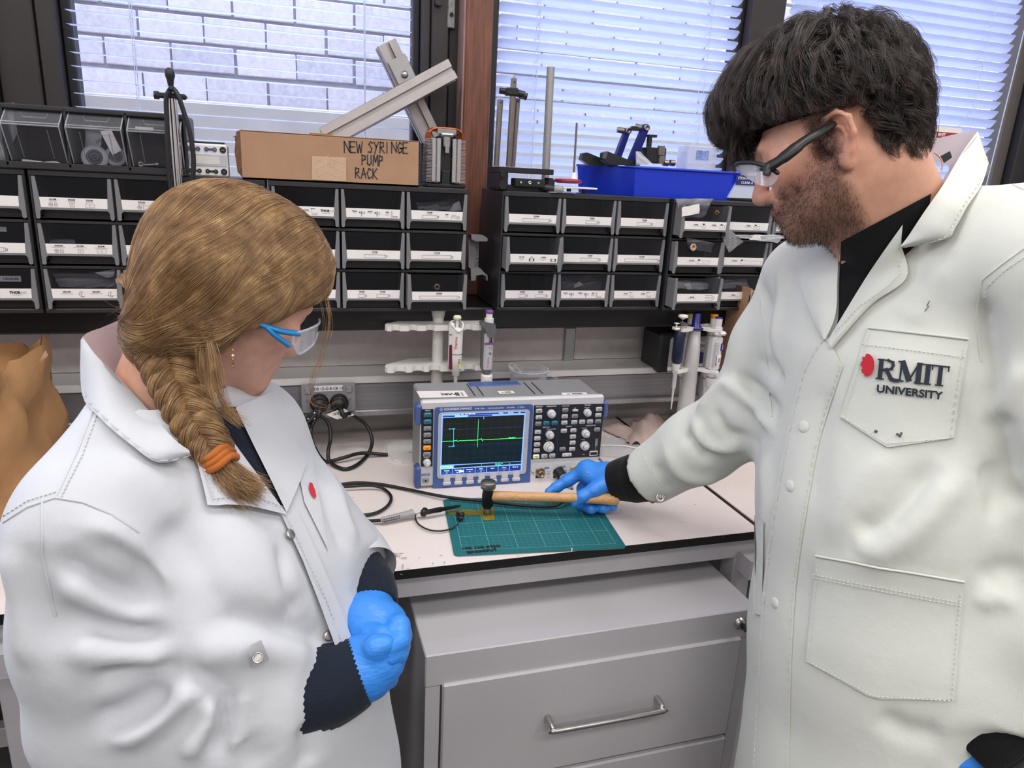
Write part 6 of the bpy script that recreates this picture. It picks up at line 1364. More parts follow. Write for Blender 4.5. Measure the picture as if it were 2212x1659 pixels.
def head_sdf(B, H, q=1.0, male=True):
    """cranium, brow, cheeks, nose, lips, chin, ears in the head's own frame (forward, left, up), origin between the ears"""
    p = lambda f, l, u: tuple(H(f * q, l * q, u * q)); r = lambda x: x * q
    B.ell(p(-.008, 0, .045), (r(.098), r(.074), r(.085)), H.R, .01)
    B.ell(p(.045, 0, -.005), (r(.052), r(.060), r(.075)), H.R, .03)
    B.cap(p(.015, .048, -.045), p(.078, .016, -.082), r(.019), r(.014), .025); B.cap(p(.015, -.048, -.045), p(.078, -.016, -.082), r(.019), r(.014), .025)
    B.ell(p(.086, 0, -.080), (r(.019), r(.022), r(.017)), H.R, .018)
    B.ell(p(.074, 0, -.045), (r(.034), r(.034), r(.035)), H.R, .02)
    for s_ in (1, -1):
        B.ell(p(.068, s_ * .042, -.004), (r(.024), r(.021), r(.020)), H.R, .02)
        B.cap(p(.097, s_ * .008, .036), p(.086, s_ * .044, .036), r(.010), r(.009), .014)
        B.ell(p(.098, s_ * .031, .018), (r(.013), r(.017), r(.011)), H.R, .012, 's')
        B.ell(p(.083, s_ * .031, .018), (r(.0135), r(.0135), r(.0125)), H.R, .003)
        B.cap(p(.0955, s_ * .018, .024), p(.088, s_ * .045, .023), r(.0035), r(.0035), .004)
        B.ell(p(.111, s_ * .0125, -.022), (r(.010), r(.0075), r(.0085)), H.R, .006)
        B.ell(p(.112, s_ * .0065, -.031), (r(.004), r(.003), r(.004)), H.R, .002, 's')
    B.cap(p(.098, 0, .030), p(.121, 0, -.014), r(.0085), r(.0098), .012); B.ell(p(.121, 0, -.018), (r(.0105), r(.0105), r(.0095)), H.R, .006)
    B.cap(p(.100, -.018, -.0455), p(.1075, 0, -.043), r(.0045), r(.0062), .005); B.cap(p(.100, .018, -.0455), p(.1075, 0, -.043), r(.0045), r(.0062), .005)
    B.cap(p(.099, -.015, -.053), p(.1045, 0, -.0555), r(.005), r(.007), .005); B.cap(p(.099, .015, -.053), p(.1045, 0, -.0555), r(.005), r(.007), .005)
    B.cap(p(.112, -.020, -.0488), p(.112, .020, -.0488), r(.0016), r(.0016), .003, 's')
    for s_ in (1, -1):
        e = lambda f, u, l=.072: p(f, s_ * l, u)
        B.ell(e(-.006, .000, .070), (r(.017), r(.006), r(.028)), H.R, .006)
        ring = [(.010, -.006, .074), (.012, .012, .077), (.004, .028, .081), (-.012, .030, .085), (-.023, .018, .087), (-.023, -.002, .085), (-.014, -.020, .080), (-.004, -.030, .075)]
        pr_ = [p(f, s_ * l, u) for f, u, l in ring]
        for a, b in zip(pr_, pr_[1:]): B.cap(a, b, r(.0042), r(.0042), .003)
        B.ell(p(-.003, s_ * .076, -.029), (r(.0085), r(.0045), r(.010)), H.R, .004)
        an = [p(f, s_ * l, u) for f, u, l in ((-.002, .018, .078), (-.012, .010, .080), (-.014, -.004, .079), (-.006, -.016, .077))]
        for a, b in zip(an, an[1:]): B.cap(a, b, r(.003), r(.003), .003)
        B.ell(p(.000, s_ * .081, -.002), (r(.007), r(.006), r(.010)), H.R, .003, 's'); B.ell(p(-.010, s_ * .084, .020), (r(.006), r(.004), r(.005)), H.R, .003, 's')
        B.ell(p(.009, s_ * .074, -.004), (r(.004), r(.003), r(.005)), H.R, .003)
# ================================================================ the woman on the left
m_coat = cloth_mat('coat_cotton', '#c6c9cf', 1400)
m_coat2 = cloth_mat('coat_cotton_cream', '#d9dcd5', 1400)
m_lining = cloth_mat('coat_lining', '#c8b9bb', 1400)
m_knitn = cloth_mat('navy_knit', '#1b2230', 500, .95, .6)
m_knitb = cloth_mat('black_knit', '#141416', 500, .95, .5)
m_nit = bpy.data.materials.new('nitrile'); m_nit.use_nodes = True
N = m_nit.node_tree.nodes; L = m_nit.node_tree.links; b = N['Principled BSDF']; b.inputs['Roughness'].default_value = .38
tc = N.new('ShaderNodeTexCoord'); n1 = N.new('ShaderNodeTexNoise'); n1.inputs['Scale'].default_value = 18; r1 = N.new('ShaderNodeValToRGB'); r1.color_ramp.elements[0].color = (*hx('#2f7fdc'), 1); r1.color_ramp.elements[1].color = (*hx('#3d90ec'), 1)
n2 = N.new('ShaderNodeTexNoise'); n2.inputs['Scale'].default_value = 60; n2.inputs['Detail'].default_value = 4; mp = N.new('ShaderNodeMapping'); mp.inputs['Scale'].default_value = (1, 1, 3); bp = N.new('ShaderNodeBump'); bp.inputs['Strength'].default_value = .5; bp.inputs['Distance'].default_value = .003
L.new(tc.outputs['Object'], n1.inputs['Vector']); L.new(n1.outputs[0], r1.inputs[0]); L.new(r1.outputs[0], b.inputs['Base Color']); L.new(tc.outputs['Object'], mp.inputs[0]); L.new(mp.outputs[0], n2.inputs['Vector']); L.new(n2.outputs[0], bp.inputs['Height']); L.new(bp.outputs[0], b.inputs['Normal'])
m_skin = skin_mat('skin')
K = lambda px, py, d: tuple(at(px, py, d=d))
lerp3 = lambda a, b, t: tuple(Vector(a).lerp(Vector(b), t))
wroot = thing('person', 'woman with blond braid in white lab coat and blue gloves watching the mat', 'person', (.34, -.71, 0))
WS = Vector((.568, .823, 0)); WF = Vector((.823, -.568, 0))
wRs, wLs, wEl, wCu = K(190, 1165, .69), K(545, 945, .93), K(245, 1535, .745), K(600, 1492, .765)
wWr = K(730, 1478, .785)
lEl, lCu, lWr = K(640, 1110, .95), K(750, 1228, .90), K(793, 1328, .845)
wNk = Vector(K(350, 830, .80)); wM = (Vector(wRs) + Vector(wLs)) / 2
# ---- head frame: turned away from the camera and bent down
vv = ray(492, 745).normalized(); r_ = (RGT - vv * RGT.dot(vv)).normalized(); u_ = r_.cross(vv).normalized()
if u_.dot(UPV) < 0: u_ = -u_
fl_ = r_ * .9 - u_ * .44
wH = Frm(at(475, 645, d=.81), fl_ * .88 + vv * .475, r_ * .44 + u_ * .9)
x0, y0, z0 = wH.o
B = SDF(axis_pts([(-.12, x0 - .13, .016), (x0 - .13, x0 + .16, .0034), (x0 + .16, .72, .016)]), axis_pts([(-1.05, y0 - .13, .016), (y0 - .13, y0 + .16, .0034), (y0 + .16, -.40, .016)]), axis_pts([(-.03, z0 - .16, .018), (z0 - .16, z0 + .17, .0034)]))
head_sdf(B, wH, .92, False)
B.cap(wH(-.02, 0, -.03), wNk - Vector((0, 0, .02)), .050, .056, .03)
B.cap(lerp3(wRs, wLs, .2), lerp3(wRs, wLs, .8), .055, .055, .04)
c1 = wM + WF * .015 - Z3 * .10; c2 = wM + WF * .088 - Z3 * .25; c3 = wM + WF * .085 - Z3 * .42
B.chain([tuple(wM - Z3 * .02), tuple(c1), tuple(c2), tuple(c3)], [.085, .105, .09, .11], .04, flat=WF, f=.6)
B.chain([wRs, wEl, wWr], [.04, .032, .024], .02); B.chain([wLs, lEl, lWr], [.04, .030, .022], .02)
for s_ in (-1, 1): f0 = c3 + WS * (.09 * s_); B.chain([tuple(f0), (f0.x, f0.y, .45), (f0.x - WF.x * .02, f0.y - WF.y * .02, .08), (f0.x + WF.x * .09, f0.y + WF.y * .09, .04)], [.09, .058, .042, .035], .03)
V, F = B.mesh(2)
VBW, FBW = V, F; col = np.tile(np.array(hx('#dcab94')), (len(V), 1)); Lc = wH.local(V) / .92
ss = lambda x, a, b: np.clip((x - a) / (b - a), 0, 1)
def tint(col, m, c, k=1.0): m = (m * k)[:, None]; return col * (1 - m) + np.array(hx(c)) * m
gb = lambda f, l, u, r: np.exp(-(((Lc[:, 0] - f) ** 2 + (np.abs(Lc[:, 1]) - l) ** 2 + (Lc[:, 2] - u) ** 2) / r ** 2))
col = tint(col, gb(.075, .045, -.012, .03), '#d98f7e', .5); col = tint(col, gb(.108, .006, -.05, .013), '#b55f5a', .9); col = tint(col, gb(.123, 0, -.018, .014), '#d08a7a', .5)
put('body', np_mesh('body', V, F, m_skin, col), wroot).location = -Vector((.34, -.71, 0))
def child(name, V, F, m, root, loc, **kw):
    return put(name, np_mesh(name, np.asarray(V) - np.array(loc, np.float32), F, m, **kw), root)
WL = (.34, -.71, 0)
# ---- lab coat: one garment, body and both sleeves
C = SDF(np.arange(-.06, .66, .006), np.arange(-1.06, -.40, .006), np.arange(.60, 1.30, .006))
C.chain([wRs, lerp3(wRs, wEl, .5), wEl], [.070, .075, .074], .028)
C.chain([wEl, lerp3(wEl, wCu, .5), wCu], [.073, .066, .058], .025)
C.chain([wLs, lEl, lCu], [.064, .060, .054], .03)
cut_end(C, K(640, 1487, .769), Vector(K(640, 1487, .769)) - Vector(K(560, 1494, .763))); cut_end(C, K(762, 1240, .895), Vector(lWr) - Vector(lEl), .075)
hem = wM + WF * .04 - Z3 * .62
C.chain([tuple(wM - Z3 * .03), tuple(c1), tuple(c2), tuple(c3), tuple(hem)], [.115, .150, .160, .18, .21], .05, flat=WF, f=.86)
C.cap(lerp3(wRs, wLs, .08), lerp3(wRs, wLs, .92), .060, .060, .04)
C.cap(lerp3(wRs, tuple(wNk), .2), lerp3(wRs, tuple(wNk), .78), .060, .056, .05)
C.cap(lerp3(wLs, tuple(wNk), .2), lerp3(wLs, tuple(wNk), .75), .060, .052, .05)
C.ell(tuple(c1 + WF * .085 - WS * .065), (.075, .075, .085), None, .05); C.ell(tuple(c1 + WF * .085 + WS * .065), (.075, .075, .085), None, .05)
e2 = Vector(wEl)
V, F = C.mesh(2); V0 = V.copy()
n = vnormals(V, F); V = V + (n * (noise_field(V, 4, 26) * .0035 + noise_field(V, 5, 60) * .0012)[:, None]).astype(np.float32)
T = bvh(V, F)
for pts, w, h in [([(170, 1130), (260, 1160), (340, 1230), (370, 1290)], .012, .007), ([(210, 1165), (300, 1215), (350, 1290)], .010, -.008), ([(120, 1190), (220, 1270), (330, 1300)], .016, -.009), ([(130, 1250), (230, 1310), (340, 1350)], .013, .008), ([(110, 1320), (230, 1370), (370, 1380)], .016, -.010), ([(140, 1390), (260, 1420), (380, 1425)], .015, .010),
                  ([(200, 1480), (290, 1440), (400, 1440)], .013, -.009), ([(230, 1600), (320, 1570), (400, 1500), (415, 1470)], .014, .013), ([(200, 1560), (280, 1540), (370, 1480)], .016, -.010), ([(400, 1640), (450, 1560), (455, 1500)], .012, .011), ([(460, 1640), (490, 1560), (490, 1490)], .012, -.010), ([(500, 1640), (515, 1560), (535, 1490)], .009, .006), ([(415, 1440), (450, 1470), (495, 1500)], .009, -.006),
                  ([(350, 1120), (420, 1210), (470, 1330)], .02, -.007), ([(430, 1330), (550, 1345), (660, 1370), (735, 1395)], .022, -.012), ([(420, 1410), (540, 1400), (700, 1410)], .018, .008), ([(600, 1180), (610, 1260), (650, 1330)], .010, -.007), ([(480, 1100), (560, 1200), (640, 1310)], .03, .006), ([(20, 1180), (40, 1300), (70, 1450)], .02, .006), ([(70, 1170), (90, 1290), (130, 1420)], .018, -.006),
                  ([(700, 1000), (735, 1090), (770, 1180)], .012, .006), ([(690, 1040), (715, 1110), (745, 1190)], .010, -.006), ([(660, 1560), (665, 1659)], .015, -.008), ([(520, 1600), (560, 1659)], .02, -.006), ([(90, 1010), (180, 960), (250, 990)], .02, -.004), ([(250, 1010), (330, 1050), (400, 1130)], .02, .004)]:
    V = fold(V, F, T, pts, w * .85, h * 1.25)
V = relax(V, F, .4); T = bvh(V, F)
coat = child('lab_coat', V, F, m_coat, wroot, WL)
def part(name, mb, m, root, label=None): return mb.build(name, m, root, world=True, label=label)
# seams and stitching
mb = MB()
for ln in ([(8, 1128), (60, 1095), (120, 1075), (180, 1085), (240, 1110), (300, 1150)], [(120, 1075), (165, 980), (205, 880)], [(92, 1075), (92, 1200), (120, 1330)]):
    P = line_on(T, ln, .0002, 12); mb.tube(P, .0013, 5)
stitches(mb, T, [(8, 1115), (60, 1082), (125, 1062)]); stitches(mb, T, [(132, 1075), (178, 985), (215, 885)])
part('seams', mb, m_coat, coat)
mb = MB(); pl = drape(T, [(603, 1118), (640, 1112), (752, 1375), (722, 1405)], 16, 3, lambda u, v: .0045 + .002 * math.sin(PI * v)); slab(mb, pl, .003); stitches(mb, T, [(612, 1122), (650, 1210), (690, 1290), (730, 1385)], off=.0075)
part('front_placket', mb, m_coat, coat)
mb = MB()
for px, py in ((621, 1158), (706, 1372)):
    p, nn = hit(T, px, py, .004); part('snap_button', MB().lathe([(.006, 0), (.006, .0015), (.0045, .0022), (0, .0018)], p, nn, 16), m_steel, coat)
mb = MB(); pk = drape(T, [(628, 962), (668, 985), (706, 1190), (655, 1088)], 8, 5, .0028); slab(mb, pk, .0015)
part('breast_pocket', mb, m_coat, coat)
mb = MB(); P0 = [(664, 1047), (670, 1050), (676, 1066), (678, 1078), (674, 1081), (667, 1072), (663, 1060)]
ps = [hit(T, x, y, .0048)[0] for x, y in P0]; mb.add(ps, [tuple(range(len(ps)))]); part('red_emblem', mb, mat('emblem_red', '#c01f33', .7), coat)
# V opening: dark top, lapels, collar
mb = MB(); rows = drape(T, [(425, 880), (520, 880), (612, 1095), (585, 1095)], 12, 6, .0018); slab(mb, rows, .001); part('navy_top', mb, m_knitn, wroot)
mb = MB(); rows = drape(T, [(400, 935), (455, 905), (612, 1118), (441, 1096)], 8, 10, lambda u, v: .007 - .004 * u * 0 + .003 * math.sin(PI * u)); slab(mb, rows, .002); stitches(mb, T, [(418, 985), (450, 1086), (530, 1080), (600, 1106)], off=.0105)
part('lapel', mb, m_coat, coat)
mb = MB(); rows = drape(T, [(500, 885), (590, 850), (655, 1010), (612, 1112)], 8, 8, lambda u, v: .006 + .003 * math.sin(PI * u)); slab(mb, rows, .002); part('lapel', mb, m_coat, coat)
def D(px, py, d): return at(px, py, d=d)
def collar(name, A, Bq, m, mi, root, roll=.012, n=5, close=0):
    """collar fall between its fold line A and its outer edge B, rolled over at the top"""
    A, Bq = spline(A, 4), spline(Bq, 4); rows = []
    for a, b in zip(A, Bq):
        toc = (CAM - (a + b) / 2).normalized(); rows.append([a.lerp(b, j / 8) + toc * (roll * math.sin(PI * min(1, j / 8 * .9 + .1)) ** .8) for j in range(9)])
    mb = MB(); slab(mb, rows, .0025); return part(name, mb, m, root)
hs_ = lambda px, py, o=.008: hit(T, px, py, o)[0] or D(px, py, .75)
TBW = bvh(VBW, FBW); cA = [D(179, 727, .765), D(205, 765, .745)] + [near([T, TBW], *q, .016) for q in ((255, 815), (320, 885), (372, 945), (408, 972))]
cB = [D(174, 735, .762)] + [near([T], *q, .011) for q in ((177, 850), (215, 902), (285, 962), (345, 1000))] + [near([T], 413, 985, .012)]
collar('collar', cA, cB, m_coat, 0, coat, .010)
mb = MB(); iA = spline([D(292, 676, .86), D(232, 703, .815), D(180, 726, .766), D(205, 765, .746), D(255, 815, .730)], 4); iB = spline([D(310, 800, .86), D(275, 805, .83), D(245, 800, .80), D(262, 830, .775), D(290, 870, .757)], 4)
slab(mb, [[a.lerp(b, j / 5) for j in range(6)] for a, b in zip(iA, iB)], .003); part('collar_lining', mb, m_lining, coat)
mb = MB(); iC = spline([D(292, 676, .864), D(232, 702, .819), D(178, 727, .769)], 5); iD = spline([D(240, 760, .90), D(190, 790, .85), D(172, 840, .78)], 5)
slab(mb, [[a.lerp(b, j / 4) for j in range(5)] for a, b in zip(iC, iD)], .003); part('collar_back', mb, m_coat, coat)
mb = MB()
q0 = list(zip(cA, cB)); P = [b.lerp(a, .08) + (CAM - b).normalized() * .006 for a, b in zip(spline(cA, 3), spline(cB, 3))][3:]
for a, b in zip(P, P[1:]): mb.tube([a, a.lerp(b, .6)], .0007, 4)
part('collar_stitching', mb, m_coat, coat)
# cuffs, tab, coat edge
mb = MB(); cuA, cuB = Vector(K(545, 1497, .762)), Vector(K(655, 1484, .768)); ax = (cuB - cuA).normalized()
mb.tube([cuA - ax * .004, cuA, cuA.lerp(cuB, .35), cuA.lerp(cuB, .38), cuA.lerp(cuB, .7), cuB], [.060, .0635, .0625, .061, .0605, .0575], 36, caps=False).tube([cuB, cuA.lerp(cuB, .3)], [.0575, .055], 36, caps=False)
for t_ in (.37,):
    for i in range(48):
        u, w, _ = frame(ax); a0, a1 = 2 * PI * i / 48, 2 * PI * (i + .5) / 48; q = cuA.lerp(cuB, t_); mb.tube([q + (u * math.cos(a) + w * math.sin(a)) * .0622 for a in (a0, a1)], .0007, 4)
part('cuff', mb, m_coat, coat)
tb = MB(); rows = [[near([T], 545, 1442, .004), near([T], 582, 1425, .004)], [near([T], 538, 1410, .012), near([T], 572, 1400, .012)], [near([T], 541, 1394, .016), near([T], 564, 1382, .016)]]; slab(tb, rows, .003); p = near([T], 557, 1421, .013); tb.lathe([(.0052, 0), (.0052, .001), (.004, .001), (.0036, 0)], p, (CAM - p).normalized(), 18, 1); part('cuff_tab', tb, [m_coat, m_steel], coat)
mb = MB(); a, b2 = Vector(K(728, 1190, .922)), Vector(K(772, 1256, .888)); mb.tube([a, a.lerp(b2, .5), b2], [.056, .057, .055], 32, caps=False).tube([b2, a], [.055, .052], 32, caps=False); part('cuff', mb, m_coat, coat)
mb = MB(); slab(mb, [[D(735, 1555, .80), D(755, 1550, .81)], [D(752, 1610, .81), D(782, 1600, .82)], [D(770, 1665, .82), D(790, 1660, .83)], [D(790, 1760, .84), D(800, 1750, .85)]], .004); part('open_edge', mb, m_coat, coat)
# sweater cuffs with ribs
def ribbed(name, pts, rs, n, amp, m, root, sub=6):
    P = spline(pts, sub); R = []; k = len(pts) - 1
    for i in range(len(P)): t = i / (len(P) - 1) * k; j = min(int(t), k - 1); R.append(rs[j] + (rs[j + 1] - rs[j]) * (t - j))
    mb = MB(); rows = []; u = None
    for i, p in enumerate(P):
        a = (P[min(i + 1, len(P) - 1)] - P[max(i - 1, 0)]).normalized()
        if u is None: u = frame(a)[0]
        u = (u - a * u.dot(a)).normalized(); w = a.cross(u)
        rows.append([p + (u * math.cos(2 * PI * j / n) + w * math.sin(2 * PI * j / n)) * (R[i] + (amp if j % 2 else 0)) for j in range(n + 1)])
    a = (P[-1] - P[-2]).normalized(); rows.append([p.lerp(P[-1], .12) + a * .0015 for p in rows[-1]]); rows.append([p.lerp(P[-1], .15) - a * .004 for p in rows[-1]])
    mb.grid(rows); return part(name, mb, m, root)
ribbed('knit_cuff', [K(600, 1492, .766), K(650, 1488, .769), K(700, 1478, .776), K(745, 1462, .784), K(778, 1448, .789)], [.046, .049, .046, .0415, .036], 84, .0016, m_knitn, wroot)
ribbed('knit_cuff', [lCu, K(785, 1280, .873), K(797, 1318, .853)], [.043, .040, .033], 76, .0014, m_knitn, wroot)
# ---- gloves: two clasped hands
G = SDF(np.arange(.42, .64, .0026), np.arange(-.95, -.66, .0026), np.arange(.90, 1.12, .0026)); f_ = lambda px, py, d: K(px, py, d)
G.chain([f_(755, 1462, .786), f_(790, 1440, .79), f_(815, 1420, .79)], [.034, .034, .030], .012)
G.chain([f_(795, 1420, .778), f_(812, 1398, .768), f_(832, 1392, .770)], [.0145, .0125, .0105], .006)
for a, b2, c in (((825, 1400, .785), (842, 1420, .80), (838, 1455, .815)), ((820, 1420, .782), (836, 1440, .797), (828, 1472, .81)), ((812, 1440, .782), (824, 1462, .795), (812, 1490, .806))): G.chain([f_(*a), f_(*b2), f_(*c)], [.0125, .012, .010], .006)
V1, F1 = G.mesh(1); V1 = V1 + (vnormals(V1, F1) * (noise_field(V1, 2, 140) * .0009)[:, None]).astype(np.float32); child('glove', V1, F1, m_nit, wroot, WL)
G = SDF(np.arange(.42, .66, .0026), np.arange(-.95, -.62, .0026), np.arange(.92, 1.12, .0026))
G.chain([f_(797, 1318, .85), f_(795, 1345, .835), f_(820, 1360, .825)], [.030, .034, .030], .012); G.cap(f_(770, 1360, .825), f_(830, 1352, .825), .026, .024, .012)
for k, (a, b2, c, d) in enumerate((((838, 1345, .815), (862, 1350, .80), (862, 1385, .785), (842, 1395, .772)), ((842, 1358, .82), (866, 1372, .806), (860, 1412, .788), (842, 1420, .773)), ((840, 1370, .825), (862, 1398, .812), (850, 1440, .79), (835, 1447, .778)), ((835, 1380, .828), (852, 1425, .815), (838, 1465, .796), (823, 1470, .786)))): G.chain([f_(*a), f_(*b2), f_(*c), f_(*d)], [.0125, .0115, .0105, .009], .006)
G.chain([f_(775, 1362, .812), f_(800, 1372, .796), f_(826, 1370, .784)], [.0135, .012, .010], .005)
V1, F1 = G.mesh(1); V1 = V1 + (vnormals(V1, F1) * (noise_field(V1, 3, 140) * .0009)[:, None]).astype(np.float32); child('glove', V1, F1, m_nit, wroot, WL)
# trousers
Tq = SDF(np.arange(.10, .62, .014), np.arange(-1.0, -.42, .014), np.arange(.0, .85, .016))
for s_ in (-1, 1): f0 = c3 + WS * (.09 * s_); Tq.chain([(f0.x, f0.y, .72), (f0.x, f0.y, .45), (f0.x - WF.x * .02, f0.y - WF.y * .02, .12)], [.115, .085, .075], .03)
V1, F1 = Tq.mesh(1); child('trousers', V1, F1, cloth_mat('trouser_dark', '#1f2126'), wroot, WL)
for s_ in (-1, 1):
    Sq = SDF(np.arange(.05, .70, .008), np.arange(-1.05, -.35, .008), np.arange(-.01, .14, .008)); f0 = c3 + WS * (.09 * s_); Sq.cap((f0.x - WF.x * .04, f0.y - WF.y * .04, .05), (f0.x + WF.x * .14, f0.y + WF.y * .14, .038), .05, .04, .01); Sq.D = np.maximum(Sq.D, (.001 - Sq.ax[2])[None, None, :]); V1, F1 = Sq.mesh(0); child('shoe', V1, F1, m_rub, wroot, WL)
# ---- hair: cap over the skull, braid, and strands combed to the braid's root
q_ = .95
Hc = SDF(np.arange(x0 - .17, x0 + .19, .004), np.arange(y0 - .17, y0 + .19, .004), np.arange(z0 - .15, z0 + .19, .004))
Hc.ell(wH(-.004, 0, .040), (.100, .082, .090), wH.R, .01); Hc.ell(wH(.035, 0, .062), (.070, .072, .066), wH.R, .03); Hc.ell(wH(-.042, -.014, .0), (.050, .048, .058), wH.R, .03)
wG = D(352, 712, .745)
Hc.cap(wH(-.045, -.055, .01), tuple(wG), .045, .034, .04)
Hc.cap(wH(.0, -.070, .015), tuple(D(455, 715, .735)), .030, .024, .025)
Hc.cap(tuple(D(300, 660, .80)), tuple(D(335, 745, .765)), .035, .028, .03)
gx_, gy_, gz_ = np.meshgrid(*Hc.ax, indexing='ij', sparse=True); lf_ = [(gx_ - x0) * wH.R[i][0] + (gy_ - y0) * wH.R[i][1] + (gz_ - z0) * wH.R[i][2] for i in range(3)]
cutp = np.minimum((.80 * lf_[0] - .016 - lf_[2]) / 1.28, lf_[0] + .012); Hc.D = np.maximum(Hc.D, cutp.astype(np.float32)); Hc.D = np.maximum(Hc.D, np.where(lf_[1] > -.012, -.030 - lf_[2], -1).astype(np.float32))
V2, F2 = Hc.mesh(2); TH = bvh(V2, F2)
m_hairb = mat('hair_blond_base', '#7d6247', .5, var=.2, scale=30)
hair = child('hair', V2, F2, m_hairb, wroot, WL)
m_hb = hair_mat('hair_blond', '#6b4f36', '#94724d', '#c9a878', .34)
rg = np.random.default_rng(21); VN = vnormals(V2, F2); lc = wH.local(V2)
ok = np.where((lc[:, 2] > .84 * lc[:, 0] - .012) & (lc[:, 2] > -.03))[0]
strands, rads = [], []; TR = MB()
def snap(p, o): l, nn, i, d = TH.find_nearest(p); return l + nn * o
def comb(p, tgt, step, off, n=40):
    out = []; q = snap(p, 0); tgt = snap(tgt, 0)
    for i in range(n):
        l, nn, _i, _d = TH.find_nearest(q); out.append(l + nn * off); d_ = tgt - l
        if d_.length < step * 1.6: break
        d_ = d_ - nn * d_.dot(nn); 
        if d_.length < 1e-5: break
        q = l + d_.normalized() * step
    return out
for g_ in range(1000):
    p0_ = Vector(V2[rg.choice(ok)].tolist()); off0 = abs(rg.normal(.0009, .0010)) + .0004; tg0 = Vector(rg.normal(0, .005, 3).tolist()); amp = rg.normal(0, .0015); ph = rg.uniform(0, 6); back = (p0_ - wG); back = back * (rg.uniform(0, .5))
    for q_ in range(20):
        tgt = wG + tg0 + Vector(rg.normal(0, .0015, 3).tolist()); p = snap(p0_ + back + Vector(rg.normal(0, .0042, 3).tolist()), 0); off = off0 + abs(rg.normal(0, .0004)); lq = wH.local([tuple(p)])[0]
        if lq[2] < .82 * lq[0] - .010: continue
        pts = comb(p, tgt, .0075, off)
        if len(pts) < 6: continue
        n_ = len(pts); pts = [tuple(x + WS * (amp * math.sin(ph + 5 * i / n_) * math.sin(PI * i / n_))) for i, x in enumerate(pts)]
        strands.append(np.array(pts)); rads.append(np.linspace(.00014, .00011, n_) * rg.uniform(.8, 1.3))
# braid
bp_ = spline([wG, D(362, 770, .745), D(385, 830, .742), D(412, 895, .738), D(445, 950, .735), D(472, 992, .735)], 12); nb = len(bp_)
def braid_frame(t): i = min(int(t * (nb - 1)), nb - 2); a = (bp_[i + 1] - bp_[i]).normalized(); toc = (CAM - bp_[i]).normalized(); d_ = (toc - a * toc.dot(a)).normalized(); return bp_[i].lerp(bp_[i + 1], t * (nb - 1) - i), a, d_.cross(a), d_
Bs = SDF(np.arange(.24, .42, .0035), np.arange(-.95, -.72, .0035), np.arange(1.10, 1.38, .0035)); cyc = 3.6; cores = []
for s_ in range(3):
    P, R = [], []
    for i in range(64):
        t = i / 63; o, a, r2, d_ = braid_frame(t); w = .019 * (1 - .42 * t) * min(1, .55 + t * 2.5); ang = 2 * PI * (cyc * t + s_ / 3)
        P.append(o + r2 * (w * 1.05 * math.sin(ang)) + d_ * (w * .62 * math.sin(2 * ang))); R.append(.0135 * (1 - .35 * t))
    cores.append((P, R)); Bs.chain([tuple(p) for p in P[::2]], [x * .84 for x in R[::2]], .001)
V3, F3 = Bs.mesh(0); child('braid', V3, F3, m_hairb, wroot, WL)
for P, R in cores:
    FR = []; u = None
    for i in range(64):
        ax = (P[min(i + 1, 63)] - P[max(i - 1, 0)]).normalized(); u = frame(ax)[0] if u is None else (u - ax * u.dot(ax)).normalized(); FR.append((u, ax.cross(u)))
    for s_ in range(700):
        a0 = rg.uniform(0, 2 * PI); i0 = int(rg.uniform(0, 44)); i1 = min(63, i0 + int(rg.uniform(14, 24))); pts = []; tw = rg.uniform(-.01, .02)
        for i in range(i0, i1):
            u, w = FR[i]; a1 = a0 + tw * (i - i0); pts.append(tuple(P[i] + (u * math.cos(a1) + w * math.sin(a1)) * (R[i] * 1.02 + rg.normal(0, .00012))))
        strands.append(np.array(pts)); rads.append(np.full(len(pts), .0002) * rg.uniform(.8, 1.3))
tie = bp_[-1]; ta = (bp_[-1] - bp_[-4]).normalized()
mb = MB(); u, w, _ = frame(ta)
for o in (-.006, 0, .006): mb.tube([tie + ta * (o + .0015 * math.sin(3 * a)) + (u * math.cos(a) + w * math.sin(a)) * .0155 for a in [2 * PI * i / 24 for i in range(24)]], .0042, 8, closed=True)
part('hair_tie', mb, cloth_mat('tie_orange', '#b5672f', 400, .9, .5), wroot)
ends = [D(540, 1075, .735), D(520, 1090, .735), D(560, 1062, .737), D(535, 1060, .73), D(505, 1075, .733)]
for s_ in range(1500):
    a0 = rg.uniform(0, 2 * PI); rr = .011 * math.sqrt(rg.uniform(0, 1)); o = (u * math.cos(a0) + w * math.sin(a0)) * rr; e = D(*[(532, 1078), (550, 1066), (514, 1082), (560, 1056)][rg.integers(4)], .734) + Vector(rg.normal(0, .006, 3).tolist()) + o * .6; c = tie.lerp(e, .5) + o * 1.2 + Vector((-.006, 0, -.006)); pts = []
    for i in range(12): t = i / 11; pts.append(tuple((tie + o) * (1 - t) ** 2 + c * 2 * t * (1 - t) + e * t * t))
    strands.append(np.array(pts)); rads.append(np.linspace(.0002, .00008, 12))
Ts = SDF(np.arange(.28, .46, .004), np.arange(-.98, -.72, .004), np.arange(1.04, 1.24, .004)); Ts.chain([tuple(tie), tuple(tie.lerp(D(532, 1070, .734), .5) + Vector((-.004, 0, -.004))), tuple(D(528, 1066, .735))], [.0105, .012, .006], .003); V3, F3 = Ts.mesh(0); child('braid_end', V3, F3, m_hairb, wroot, WL)
